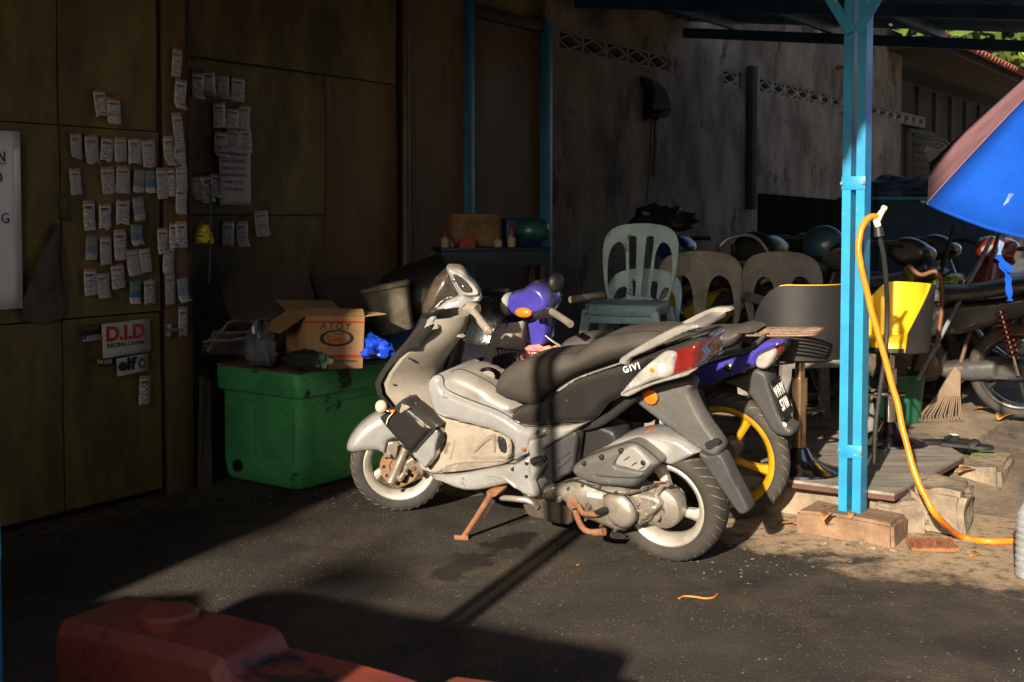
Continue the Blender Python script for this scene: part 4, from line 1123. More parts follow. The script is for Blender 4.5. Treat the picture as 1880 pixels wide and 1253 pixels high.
wheel(ub, V((.02, 0, .285)), None, .288, .085, .222, TYRE2, YELM, spokes=5, hub=.05, face=.008, spoke_w=.045, twist=.25)
wheel(ub, V((1.22, 0, .280)), None, .283, .075, .222, TYRE2, YELM, spokes=5, hub=.045, spoke_w=.04, groove=False)
tf = U.body('tail_fairing', [cF(80, 450), cF(110, 330), cF(250, 275), cF(400, 240), cF(480, 195), cF(545, 158), cF(640, 152), cF(645, 175), cF(580, 205), cF(510, 240), cF(480, 312), cF(300, 385), cF(150, 440)], .09, .095, INDIGO, bul=.014, ins=.022, edge=.02)
U.slab('decal', [cF(110, 395), cF(250, 310), cF(420, 262), cF(330, 318), cF(280, 345), cF(150, 385)], .1065, .003, YELG, bul=.0004, ins=.001, par=tf)
U.slab('decal', [cF(85, 360), cF(155, 345), cF(150, 362), cF(118, 372)], .1085, .003, YELD, bul=.0004, ins=.001, par=tf)
lk = U.bolt(*cF(325, 313)[:2], .105, .020, PLATE, tf, name='seat_lock', d=.010)
U.bolt(*cF(325, 313)[:2], .113, .011, CHROME, lk, name='lock_face', d=.005)
U.body('seat', [cF(-700, 190), cF(-620, 130), cF(-300, 125), cF(0, 135), cF(140, 92), cF(330, 85), cF(410, 66), cF(490, 92), cF(420, 125), cF(345, 190), cF(130, 240), cF(-200, 270), cF(-640, 260)], .07, .09, SEATB, bul=.025, ins=.04, edge=.03)
U.slab('side_strap', [cF(60, 265), cF(330, 215), cF(450, 185), cF(520, 120), cF(548, 125), cF(490, 190), cF(440, 215), cF(300, 245), cF(80, 290)], .10, .012, GREYD, bul=.003)
U.slab('tail_lamp', [cF(482, 285), cF(500, 242), cF(560, 210), cF(600, 200), cF(610, 235), cF(590, 280), cF(550, 322), cF(500, 318)], .085, .06, CLEAR, bul=.014, ins=.02)
U.body('tail_lamp_red', [cF(560, 212), cF(640, 165), cF(655, 180), cF(640, 225), cF(600, 275), cF(560, 315), cF(590, 260)], .05, .06, REDL, bul=.012, ins=.012)
mg = U.body('rear_mudguard', [cF(280, 395), cF(400, 365), cF(490, 318), cF(555, 345), cF(580, 420), cF(625, 560), cF(670, 650), cF(720, 690), cF(705, 728), cF(640, 726), cF(585, 695), cF(520, 585), cF(450, 480), cF(370, 430)], .045, .055, GREYD, bul=.01, ins=.02)
pc = B2.px(*cF(612, 505)[:2], .06)
u_ = V((0, -1, 0)); v_ = V((.36, 0, 1)).normalized(); nrm = u_.cross(v_)
plx = basis(V((pc.x - .01, 0.03, pc.z)), u_, v_)
pl = MB()
pl.box((-.062, -.078, -.004), (.062, .078, .004), .002)
pl.v = [tuple(plx @ V(q)) for q in pl.v]
pl = pl.obj('number_plate', PLATE, ub)
pf2 = MB()
for lo, hi in (((-.066, .074, -.006), (.066, .082, .006)), ((-.066, -.082, -.006), (.066, -.074, .006)), ((-.066, -.074, -.006), (-.059, .074, .006)), ((.059, -.074, -.006), (.066, .074, .006))):
    pf2.box(lo, hi, .002)
pf2.v = [tuple(plx @ V(q)) for q in pf2.v]
pf2.obj('plate_frame', PLATE, pl)
PW = mat('plate_white', (.85, .83, .78), .5, var=.1, bump=0)
text('WHY', .064, plx @ Matrix.Translation((0, .030, .0055)), PW, 'lettering', pl, bold=.0022, sx=.78)
text('5710', .064, plx @ Matrix.Translation((0, -.030, .0055)), PW, 'lettering', pl, bold=.0022, sx=.72)
U.ball('reflector_badge', *cF(657, 662)[:2], .058, .012, PW, mg, flat=(1, .25, 1))
# luggage rack
rk = [B2.px(*cF(x, y)[:2], k) for x, y, k in ((430, 118, .07), (640, 95, .07), (850, 78, .06))]
za, xa, xe = rk[0].z, rk[0].x, rk[2].x
ra = MB()
loop = curve3([V((xa, .075, za)), V((xa - .12, .078, za + .006)), V((xe + .02, .07, za + .015)), V((xe, .04, za + .018)), V((xe, -.04, za + .018)), V((xe + .02, -.07, za + .015)), V((xa - .12, -.078, za + .006)), V((xa, -.075, za))], 5)
rkm = mat('rusty_rack', (.22, .13, .09), .5, metal=.5, col2=(.10, .07, .055), scale=20, bump=.2)
rk_o = MB().tube(loop, .006, 8).obj('luggage_rack', rkm, ub)
for y in (-.045, -.015, .015, .045):
    MB().tube([V((xa, y, za)), V((xe + .004, y, za + .017))], .0045, 6).obj('rack_bar', rkm, rk_o)
U.slab('rack_stay', [cF(455, 180), cF(540, 110), cF(565, 112), cF(480, 200)], .08, .012, GREYD, bul=.002, ins=.003)
# swing arm, exhaust, engine
U.tube('swing_arm', [cF(250, 760)[:2] + (.07,), cF(60, 760)[:2] + (.07,), cF(-250, 720)[:2] + (.07,)], .018, STEELD, k=1)
MB().tube([V((.0, -.14, .30)), V((.35, -.15, .27)), V((.55, -.13, .24))], [.045, .05, .025], 16).obj('muffler', STEELD, ub, 50)
MB().tube([V((.02, .065, .285)), V((.02, .09, .285))], [.05, .045], 20).obj('hub_cover', GREYP, ub)
MB().tube([V((-.01, .0, .33)), V((-.01, .09, .33))], .05, 14).obj('chain_adjuster', GREYP, ub)
MB().tube([V((.02, .085, .285)), V((.14, .085, .68))], .028, 12).obj('shock_absorber', GREYD, ub)
MB().box((.45, -.11, .20), (.82, .11, .42), .03).obj('engine', STEELD, ub)
MB().box((.35, -.05, .40), (.95, .05, .52), .03).obj('frame_spine', BLACK, ub)
U.body('side_cover', [cF(-480, 430), cF(-400, 300), cF(0, 290), cF(110, 330), cF(80, 450), cF(-150, 480)], .09, .10, INDIGO, bul=.012)
# leg shield, headset
rows = []
ls = MB(); rings = []
for (px, py, wl) in ((1004, 588, .08), (1000, 600, .12), (985, 615, .16), (965, 640, .19), (952, 670, .20), (955, 705, .20), (970, 735, .18)):
    pass
for x_, wl, z_ in ((1.02, .09, .84), (1.03, .13, .80), (1.05, .165, .72), (1.08, .185, .62), (1.09, .19, .52), (1.06, .18, .42), (1.0, .15, .34)):
    rg = [V((x_ + .09 * abs(t) ** 2 - .02, wl * t, z_)) for t in [-1 + i / 6 for i in range(13)]]
    rings.append(rg + [q + V((.012, 0, 0)) for q in rg[::-1]])
ls.loft(rings).obj('leg_shield', LGREY, ub, 50)
rings = []
for x_, wl, z_ in ((1.05, .07, .85), (1.065, .10, .80), (1.10, .12, .70), (1.13, .12, .60), (1.12, .10, .50)):
    rg = [V((x_ + .06 * (1 - t * t) - .0, wl * t, z_)) for t in [-1 + i / 6 for i in range(13)]]
    rings.append(rg + [q + V((.02, 0, 0)) for q in rg[::-1]])
MB().loft(rings).obj('front_cover', INDIGO, ub, 50)
hk = Bike(B2, ub)
hd = hk.body('headset', [cG(545, 730), cG(560, 650), cG(640, 625), cG(700, 580), cG(765, 595), cG(815, 645), cG(835, 715), cG(800, 790), cG(735, 805), cG(700, 832), cG(610, 800), cG(560, 780)], .06, .06, INDIGO, bul=.03, ins=.035, edge=.03, seam=True)
hk.slab('headset_lower', [cG(565, 760), cG(700, 790), cG(820, 730), cG(800, 790), cG(735, 806), cG(700, 832), cG(610, 802)], .082, .03, NAVYD, bul=.008, ins=.01, par=hd)
hk.slab('small_screen', [cG(640, 628), cG(700, 580), cG(745, 560), cG(765, 592), cG(720, 612), cG(680, 640)], .03, .06, VISOR, bul=.006, ins=.01, par=hd)
hk.body('steering_stem', [cG(700, 830), cG(800, 790), cG(820, 850), cG(800, 980), cG(720, 1000), cG(700, 900)], .03, .045, INDIGO, bul=.01)
hk.ball('front_indicator', *cG(655, 776)[:2], .12, .034, ORNG, hd, flat=(1.35, .6, .7))
hk.ball('headlight', *cG(560, 715)[:2], .03, .055, CLEAR, hd, flat=(.5, 1.3, 1))
hk.tube('grip', [cG(830, 762)[:2] + (.16,), cG(900, 805)[:2] + (.24,), cG(968, 852)[:2] + (.30,)], [.017, .016, .0165], DUSTD, k=1, seg=12)
hk.tube('switch_housing', [cG(740, 795)[:2] + (.11,), cG(850, 770)[:2] + (.17,)], [.02, .024], BLACK, k=1, seg=10)
hk.tube('mirror_stem', [cG(835, 745)[:2] + (.16,), cG(840, 650)[:2] + (.16,), cG(865, 620)[:2] + (.16,)], .005, BLACK, k=3)
hk.ball('mirror', *cG(870, 575)[:2], .16, .055, BLACK, flat=(.55, 1, .85))
g_ = B2.px(*cG(830, 762)[:2], .16)
MB().tube([V((g_.x + .03, -.10, g_.z)), V((g_.x - .04, -.30, g_.z - .01))], .017, 12).obj('grip', DUSTD, ub)
for y in (-.07, .07):
    MB().tube([V((1.22, y, .28)), V((1.06, y, .70))], .018, 10).obj('fork_leg', STEELD, ub)
MB().lathe([(.30, -.05), (.31, -.03), (.315, 0), (.31, .03), (.30, .05)], 16, Matrix.Translation((1.22, 0, .285)) @ Matrix.Rotation(R(-90), 4, 'X'), R(20), R(160)).obj('front_mudguard', INDIGO, ub, 50)
# front plate seen past the scooter
q0 = B2.px(893, 693, .15)
U.slab('dark_side_skirt', [(842, 668), (905, 655), (945, 650), (960, 690), (930, 720), (880, 722), (850, 700)], .145, .02, mat('dark_navy_plastic', (.015, .015, .05), .35, var=.3), bul=.004)
text('5710', .062, basis(B2.px(893, 694, .152), V((-1, 0, .10)), V((.10, 0, 1)), V((0, 1, 0))), mat('plate_grey_letters', (.42, .42, .45), .5, var=.1, bump=0), 'lettering', ub, bold=.0005, sx=.85)

# wire basket of rags in the step-through
bkc = at(1000, 640, 5.35)
bk = thing('wire_basket', 'black wire basket of pink rags on the blue motorcycle', 'basket', Matrix.Translation(bkc) @ Matrix.Rotation(math.atan2(ex.y, ex.x), 4, 'Z'))
WIRE = mat('black_wire', (.02, .018, .016), .5, var=.3, bump=0)
def wireloop(w, l, z): return [V((l, w, z)), V((-l, w, z)), V((-l, -w, z)), V((l, -w, z))]
for i, z in enumerate((0, -.035, -.07, -.105, -.14)):
    MB().tube(wireloop(.13 - i * .006, .19 - i * .008, z), .0028, 5, closed=True).obj('wire_ring', WIRE, bk)
up_ = MB()
for i in range(11):
    x = -.18 + i * .036
    for sd in (-1, 1): up_.tube([V((x, .13 * sd, 0)), V((x * .85, .107 * sd, -.14))], .002, 4)
for i in range(7):
    y = -.12 + i * .04
    for sd in (-1, 1): up_.tube([V((.19 * sd, y, 0)), V((.16 * sd, y * .85, -.14))], .002, 4)
tag(up_.obj('upright_wires', WIRE, bk), kind='stuff')
def crumple(name, label, cat, M, size, m, seed, amp=.25, fr=6.0, par=None, seg=(28, 16), parent_obj=None):
    bm = bmesh.new(); bmesh.ops.create_uvsphere(bm, u_segments=seg[0], v_segments=seg[1], radius=1)
    for q in bm.verts:
        n_ = noise.noise(q.co * 1.6 + V((seed, 0, 0))) * 1.2 + abs(noise.noise(q.co * fr * .5 + V((seed, 3, 0)))) * 1.3 + noise.noise(q.co * fr + V((0, seed, 0))) * .5
        q.co = V((q.co.x * size[0], q.co.y * size[1], q.co.z * size[2])) * (1 + amp * (n_ - .3))
        if q.co.z < -size[2] * .75: q.co.z = -size[2] * .75
    o = MB().bm(bm).obj(name, m, parent_obj, 40)
    if M is not None: o.matrix_world = M if isinstance(M, Matrix) else Matrix.Translation(M)
    if label: tag(o, label, cat)
    return o
crumple('rag', 'crumpled pink rags heaped in the black wire basket', 'rag', bkc + V((0, 0, -.055)), (.13, .11, .075), mat('pink_cloth', (.62, .25, .22), .85, col2=(.50, .18, .16), scale=12, bump=.2), 2.2, .3)
pap = MB().box((-.05, -.035, 0), (.05, .035, .003)).obj('folded_paper', mat('white_red_paper', (.75, .68, .64), .7, col2=(.6, .5, .48), bump=0), None)
tag(pap, 'folded white paper with red edge on top of the pink rags', 'paper')
pap.matrix_world = Matrix.Translation(bkc + V((.05, -.05, .03))) @ Matrix.Rotation(R(35), 4, 'Y') @ Matrix.Rotation(.6, 4, 'Z')

# ================================================================ other motorcycles, further in the shade
def underbone(label, M, paint, paint2, rimm, spring=None, lamp=True, mirrors=False):
    t = thing('underbone_motorcycle', label, 'motorcycle', M, 'parked motorcycles')
    wheel(t, V((0, 0, .285)), None, .285, .08, .222, TYRE2, rimm, spokes=5, hub=.05, spoke_w=.04, groove=False, seg=40)
    wheel(t, V((1.22, 0, .28)), None, .28, .07, .222, TYRE2, rimm, spokes=5, hub=.05, spoke_w=.035, groove=False, seg=40)
    def bd(name, pl, w, m, bul=.012, ins=.025, edge=.02):
        return MB().pillow(smoothpts(pl, 3), [(w - edge, w + bul), (-(w - edge), -(w + bul))], ins * 1.1, lambda x, y, z: V((x, y, z)), g=.02).obj(name, m, t, 50)
    bd('tail_fairing', [(.50, .52), (.46, .66), (.10, .72), (-.22, .82), (-.30, .80), (-.22, .70), (.10, .58), (.35, .50)], .09, paint)
    bd('seat', [(.72, .70), (.66, .76), (.30, .78), (.10, .82), (-.15, .86), (-.20, .82), (.10, .74), (.50, .68)], .10, SEATB, .03, .03, .03)
    bd('body_cover', [(.95, .50), (.80, .62), (.50, .68), (.42, .52), (.60, .44), (.85, .40)], .09, paint2)
    bd('rear_mudguard', [(-.05, .62), (-.26, .66), (-.36, .50), (-.40, .40), (-.36, .40), (-.27, .54), (-.10, .60)], .05, GREYD, .006, .01, .01)
    bd('tail_lamp', [(-.24, .80), (-.31, .79), (-.28, .70), (-.20, .71)], .06, REDL, .01, .012, .01)
    bd('engine', [(.45, .22), (.80, .20), (.88, .32), (.75, .42), (.45, .40)], .11, STEELD)
    bd('chain_case', [(-.08, .25), (.40, .22), (.45, .30), (.0, .36), (-.1, .33)], .07, GREYD)
    rings = []
    for x_, wl, z_ in ((.98, .09, .86), (1.0, .15, .76), (1.03, .185, .62), (1.03, .19, .50), (.98, .17, .38), (.92, .14, .32)):
        rg = [V((x_ + .08 * abs(u) ** 2 - .02, wl * u, z_)) for u in [-1 + i / 5 for i in range(11)]]
        rings.append(rg + [q + V((.014, 0, 0)) for q in rg[::-1]])
    MB().loft(rings).obj('leg_shield', paint2, t, 50)
    rings = []
    for x_, wl, z_ in ((1.02, .07, .88), (1.06, .11, .78), (1.10, .13, .66), (1.10, .11, .52)):
        rg = [V((x_ + .06 * (1 - u * u), wl * u, z_)) for u in [-1 + i / 5 for i in range(11)]]
        rings.append(rg + [q + V((.02, 0, 0)) for q in rg[::-1]])
    MB().loft(rings).obj('front_cover', paint, t, 50)
    hd = bd('headset', [(.88, .98), (.90, .90), (1.0, .86), (1.12, .90), (1.15, .96), (1.08, 1.03), (.97, 1.05)], .10, paint, .03, .035, .04)
    if lamp:
        bm = bmesh.new(); bmesh.ops.create_uvsphere(bm, u_segments=18, v_segments=10, radius=1)
        for q in bm.verts: q.co = V((q.co.x * .05 + 1.115, q.co.y * .095, q.co.z * .045 + .955))
        MB().bm(bm).obj('headlight', CLEAR, hd, 60)
    for y in (-1, 1):
        MB().tube([V((1.0, .10 * y, .98)), V((.95, .22 * y, 1.0)), V((.88, .34 * y, .98))], [.014, .016, .017], 10).obj('grip', BLACK, t)
        if mirrors: MB().tube([V((.97, .2 * y, 1.0)), V((.96, .24 * y, 1.16))], .005, 6).obj('mirror_stem', BLACK, t)
        bm = bmesh.new(); bmesh.ops.create_uvsphere(bm, u_segments=14, v_segments=8, radius=1)
        for q in bm.verts: q.co = V((q.co.x * .022 + .955, q.co.y * .06 + .25 * y, q.co.z * .042 + 1.19))
        if mirrors: MB().bm(bm).obj('mirror', BLACK, t, 60)
        MB().tube([V((1.22, .07 * y, .28)), V((1.04, .07 * y, .72))], .018, 10).obj('fork_leg', STEELD, t)
        MB().tube([V((0, .10 * y, .285)), V((.10, .10 * y, .66))], .016, 10).obj('shock_absorber', CHROME, t)
        coil = MB()
        coil.tube([V((.03 + .07 * i / 60, .10 * y, .40 + .25 * i / 60)) + V((math.cos(i * .9), math.sin(i * .9), 0)) * .03 for i in range(61)], .006, 5)
        coil.obj('shock_spring', spring or GREYP, t)
    MB().lathe([(.29, -.05), (.302, -.03), (.307, 0), (.302, .03), (.29, .05)], 18, Matrix.Translation((1.22, 0, .28)) @ Matrix.Rotation(R(-90), 4, 'X'), R(190), R(330)).obj('front_mudguard', paint, t, 50)
    MB().tube([V((-.12, -.13, .34)), V((.25, -.14, .27)), V((.5, -.12, .22))], [.04, .045, .02], 14).obj('muffler', STEELD, t, 50)
    MB().tube([V((.55, .12, .25)), V((.50, .26, .155 - .155))], .010, 8).obj('side_stand', STEELD, t)
    return t
def bikeM(x, y, ang, z=PZ, lean=7):
    return Matrix.Translation((x, y, z)) @ Matrix.Rotation(R(ang), 4, 'Z') @ Matrix.Rotation(R(-lean), 4, 'X')
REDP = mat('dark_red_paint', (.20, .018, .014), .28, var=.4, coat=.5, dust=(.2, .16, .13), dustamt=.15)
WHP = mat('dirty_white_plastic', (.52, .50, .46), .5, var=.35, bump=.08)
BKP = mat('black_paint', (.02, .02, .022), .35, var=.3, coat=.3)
LIME = mat('lime_paint', (.22, .30, .03), .35, var=.4, coat=.4)
NAVY = mat('navy_paint', (.02, .025, .16), .3, var=.4, coat=.4)
SPRR = mat('red_spring', (.30, .03, .03), .4, var=.3)
YELT = mat('yellow_panel', (.60, .42, .03), .45, var=.3)
gA = gnd(1872, 768, PZ)
underbone('black motorcycle with red shock springs beside the leaf rake', bikeM(gA.x, gA.y, 152), BKP, BKP, BKP, SPRR)
pB = at(1800, 455, 7.7)
underbone('dark red and white motorcycle with its headlight under the parasol', bikeM(pB.x + .6, pB.y + .95, 236), REDP, WHP, BKP, mirrors=True)
pC = at(1440, 420, 8.0)
underbone('lime green motorcycle in the shade behind the brown chairs', bikeM(pC.x + .75, pC.y - .55, 143), LIME, BKP, BKP)
pD = at(1290, 420, 8.3)
underbone('navy blue motorcycle behind the stack of blue-grey chairs', bikeM(pD.x + .75, pD.y - .35, 150), NAVY, YELT, BKP)
pE = at(1560, 440, 8.6)
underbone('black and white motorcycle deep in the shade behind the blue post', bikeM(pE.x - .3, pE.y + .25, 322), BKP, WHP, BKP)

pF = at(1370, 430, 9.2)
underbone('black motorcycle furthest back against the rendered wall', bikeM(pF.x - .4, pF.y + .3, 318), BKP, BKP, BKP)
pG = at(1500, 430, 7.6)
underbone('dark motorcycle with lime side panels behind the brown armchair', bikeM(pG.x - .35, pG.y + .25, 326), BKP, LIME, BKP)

hb_ = MB().tube(curve3([at(x, y, 7.2) for x, y in ((1322, 452), (1335, 440), (1362, 432), (1385, 436), (1402, 452), (1412, 470))], 5), .011, 10).obj('handlebar', mat('grimy_chrome_bar', (.45, .43, .40), .3, metal=.8, var=.5), None, 60)
tag(hb_, 'spare bent chrome handlebar lying across the bikes behind the chairs', 'handlebar')
fs_ = MB().tube(curve3([at(x, y, 7.0) for x, y in ((1395, 520), (1420, 505), (1450, 497), (1478, 494))], 5), [.012, .03, .034, .02], 10).obj('spare_mudguard', LIME, None, 60)
tag(fs_, 'loose lime green mudguard piece behind the brown chairs', 'mudguard')

# ================================================================ green bin and what lies on it
GREENP = mat('green_bin_plastic', (.095, .46, .155), .55, col2=(.045, .27, .085), scale=3.5, bump=.14, bscale=50, spots=(.022, .04, .022), spotscale=5, spotlim=.60, specks=(.03, .12, .04))
CARD = mat('brown_cardboard', (.42, .25, .12), .85, col2=(.34, .195, .09), scale=6, bump=.08, bscale=90)
CARDIN = mat('inner_cardboard', (.36, .22, .11), .9, col2=(.28, .17, .08), scale=6, bump=.08)
INKB = mat('box_ink_black', (.03, .025, .025), .7, var=.2, bump=0)
INKR = mat('box_ink_red', (.50, .06, .03), .7, var=.2, bump=0)
bl0 = W.inv(gnd(402, 880)); bfc = W.inv(gnd(550, 909))
BS0, BS1 = bfc.x, bfc.x + .86
BN1 = -bfc.y
BN0 = -.04
bt = W.inv(at(552, 688, gnd(550, 909).y))
BH = bt.z
bn = thing('storage_bin', 'large grimy green plastic storage bin against the wall', 'bin', W.M())
b = MB()
def rrect(x0, x1, y0, y1, r, z, k=5):
    out = []
    for cx_, cy_, a0 in ((x1 - r, y1 - r, 0), (x0 + r, y1 - r, 90), (x0 + r, y0 + r, 180), (x1 - r, y0 + r, 270)):
        for i in range(k + 1):
            a = R(a0 + 90 * i / k)
            out.append(V((cx_ + r * math.cos(a), cy_ + r * math.sin(a), z)))
    return out
def binring(ins, z, r=.05): return rrect(BS0 + ins, BS1 - ins, -BN1 + ins, -BN0 - ins, r, z)
H1 = BH - .115
b.loft([binring(.03, .012), binring(.02, .03), binring(.012, .10), binring(.012, H1 - .01), binring(-.008, H1), binring(-.012, H1 + .02), binring(-.014, BH - .012), binring(-.006, BH), binring(.035, BH), binring(.035, BH - .05), binring(.05, .06)], caps=True)
b.obj('tub', GREENP, bn, 45)
lt = W.inv(gnd(437, 900)); 
MB().tube([V((BS0 - .004, -BN1 + .44, .085)), V((BS0 + .02, -BN1 + .44, .085))], .03, 18).obj('drain_plug', BLACK, bn)
def raised(x_or_y, name):
    pass
for (lo, hi) in ((.05, .27), (.31, .53)):
    b = MB().box((BS0 + .004, -BN1 + lo, .14), (BS0 + .0115, -BN1 + hi, H1 - .06), .006)
    b.obj('raised_panel', GREENP, bn)
b = MB().box((BS0 + .12, -BN1 + .004, .10), (BS1 - .1, -BN1 + .0115, H1 - .05), .006); b.obj('raised_panel', GREENP, bn)
bM = lambda s_, n_, z: W.w((s_, -n_, z))
MB().box((BS0 - .01, -BN1 - .012, BH + .002), (BS1, -BN0, BH + .012), .004).obj('lid_board', mat('stained_board', (.20, .10, .055), .8, col2=(.07, .04, .028), scale=6, bump=.2), bn)
# cardboard box (the rim of a helmet carton), front face towards the camera's left
A0 = at(505, 634, 5.62); A1 = at(664, 656, 5.50)
bz = BH + .013
fa = W.inv(A1)
cbx = thing('cardboard_box', 'open brown cardboard carton with red stripes standing on the green bin', 'box', Matrix.Translation(V((at(558, 655, 5.42).x, at(558, 655, 5.42).y, BH * 1.0 + .024))) @ Matrix.Rotation(R(30), 4, 'Z') @ Matrix.Rotation(R(3), 4, 'Y'))
bw_, bd_, bh_ = .30, .28, .255
def cbox(lo, hi): return MB().box(lo, hi, .002)
fx = cbox((0, 0, 0), (bw_, .004, bh_)).obj('front_wall', CARD, cbx)
cbox((0, .005, 0), (.004, bd_, bh_)).obj('side_wall', CARD, cbx)
cbox((bw_ - .004, .005, 0), (bw_, bd_, bh_)).obj('side_wall', CARD, cbx)
cbox((.005, bd_ - .004, 0), (bw_ - .005, bd_, bh_)).obj('back_wall', CARD, cbx)
cbox((.005, .005, .001), (bw_ - .005, bd_ - .005, .005)).obj('bottom', CARDIN, cbx)
def flap(name, p0, p1, d, m=CARDIN):
    p0, p1, d = V(p0), V(p1), V(d)
    n_ = (p1 - p0).cross(d).normalized() * .003
    q = [p0, p1, p1 + d, p0 + d]
    return MB().add(q + [a + n_ for a in q], [(0, 1, 2, 3), (7, 6, 5, 4), (0, 4, 5, 1), (1, 5, 6, 2), (2, 6, 7, 3), (3, 7, 4, 0)]).obj(name, m, cbx, 0)
flap('flap', (-.002, .0, bh_ + .001), (-.002, bd_, bh_ + .001), (-.13, -.02, -.085), CARD)
flap('flap', (bw_ + .002, .0, bh_ + .001), (bw_ + .002, bd_, bh_ + .001), (.11, .0, .012))
flap('flap', (0.0, bd_ + .002, bh_ + .001), (bw_, bd_ + .002, bh_ + .001), (-.01, .15, .045))
flap('flap', (.004, -.002, bh_ + .001), (bw_ - .004, -.002, bh_ + .001), (.01, .05, .03))
def strip(lo, hi, m, name='printed_stripe'): return MB().box(lo, hi).obj(name, m, fx, 0)
strip((.001, -.0012, .052), (bw_ - .001, -.0004, .068), INKR)
strip((.001, -.0012, .222), (bw_ - .001, -.0004, .232), INKR)
sd = bpy.data.objects
MB().box((-.0012, .006, .052), (-.0004, bd_ - .001, .068)).obj('printed_stripe', INKR, cbx, 0)
MB().box((-.0012, .006, .022), (-.0004, bd_ - .001, .030)).obj('printed_stripe', INKB, cbx, 0)
fb = lambda x, z, d=.0016: basis(V((x, -d, z)), (1, 0, 0), (0, 0, 1))
ov = MB()
o1 = [(bw_ * .53 + .088 * math.cos(a), .148 + .040 * math.sin(a)) for a in [2 * math.pi * i / 40 for i in range(40)]]
o2 = [(bw_ * .53 + .068 * math.cos(a), .150 + .031 * math.sin(a)) for a in [2 * math.pi * i / 40 for i in range(40)]]
ov.add([V((x, -.0012, z)) for x, z in o1] + [V((x, -.0012, z)) for x, z in o2], [(i, (i + 1) % 40, 40 + (i + 1) % 40, 40 + i) for i in range(40)]).obj('printed_oval', INKB, fx, 0)
text('Swan', .052, fb(bw_ * .52, .142) @ Matrix.Shear('XY', 4, (.3, 0)) if False else fb(bw_ * .52, .142), INKR, 'lettering', fx, depth=.0003, bold=.0006)
text('Helmet', .016, fb(bw_ * .56, .170), INKB, 'lettering', fx, depth=.0003)
text('ATOY', .050, fb(bw_ * .5, .205), INKB, 'lettering', fx, depth=.0003, space=1.3)
text('MOTORCYCLE SAFETY HELMETS', .0165, fb(bw_ * .5, .036), INKB, 'lettering', fx, depth=.0003)
text('www', .010, fb(bw_ * .85, .014), INKB, 'lettering', fx, depth=.0003) if False else None
sM = lambda y, z: basis(V((-.0016, y, z)), (0, -1, 0), (0, 0, 1))
ov = MB(); ov.tube([V((-.0008, bd_ * .42 + .026 * math.cos(a), .105 + .017 * math.sin(a))) for a in [2 * math.pi * i / 24 for i in range(24)]], .0016, 4, closed=True).obj('printed_oval', INKB, cbx, 0)
text('Swan', .020, sM(bd_ * .42, .103), INKR, 'lettering', cbx, depth=.0003)

crumple('cloth', 'dark green crumpled cloth on the bin in front of the carton', 'cloth', Matrix.Translation(at(563, 662, 5.36)) @ Matrix.Rotation(-.5, 4, 'Z'), (.125, .06, .045), mat('dark_green_cloth', (.018, .035, .02), .9, var=.4, bump=.2), 4.4, .25)
CLEARB = mat('crinkled_clear_plastic', (.16, .17, .20), .14, col2=(.06, .065, .08), scale=9, bump=.9, bscale=22, coat=.8)
crumple('plastic_bag', 'crinkled clear plastic bag spilling over the bin corner', 'bag', Matrix.Translation(at(478, 640, 5.55)), (.075, .06, .11), CLEARB, 7.7, .35, 9)
crumple('plastic_bag', 'bright blue crumpled plastic bag at the right end of the bin', 'bag', Matrix.Translation(at(688, 640, 5.62)), (.085, .075, .06), mat('blue_plastic_bag', (.008, .05, .48), .3, col2=(.005, .028, .30), scale=6, bump=.7, bscale=25, coat=.4), 1.3, .4, 8)
NEWS = mat('old_newspaper', (.21, .19, .19), .85, col2=(.12, .11, .11), scale=14, bump=.2)
for i in range(3):
    c = at(425 + i * 6, 640 - i * 13, 5.72)
    o = warp((-.14, -.10), (.14, .10), 10, 8, .02, 9, seed=i * 3.3, th=.012).obj('newspaper', NEWS, None)
    o.matrix_world = Matrix.Translation(c) @ Matrix.Rotation(.3 + i * .35, 4, 'Z') @ Matrix.Rotation(R(62 - i * 8), 4, 'X')
    tag(o, ('bottom', 'middle', 'top')[i] + ' one of three folded old newspapers left of the carton', 'newspaper', 'folded newspapers')
# boards leaning behind
def slabat(name, label, cat, px, Y, th, m, group=None, tiltY=0.0):
    pts = [at(x, y, Y + dy) for x, y, dy in px]
    n_ = (pts[1] - pts[0]).cross(pts[2] - pts[0]).normalized() * th
    if n_.y < 0: n_ = -n_
    o = MB().loft([pts, [q + n_ for q in pts]]).obj(name, m, None, 0)
    c = sum(pts, V()) / len(pts)
    for q in o.data.vertices: q.co -= c
    o.location = c
    return tag(o, label, cat, group)
PLY = mat('dark_plywood', (.075, .055, .042), .85, col2=(.035, .027, .022), scale=4, bump=.2, stretch=(1, 1, .3))
slabat('plywood_sheet', 'dark stained plywood sheet leaning behind the carton', 'board', [(392, 500, .0), (560, 478, .25), (600, 640, .05), (450, 650, -.15)], 5.95, .015, PLY)
slabat('plywood_sheet', 'dark board with a pale cracked edge leaning right of the carton', 'board', [(560, 505, .1), (735, 500, .45), (735, 610, .3), (565, 620, 0)], 6.1, .02, PLY)
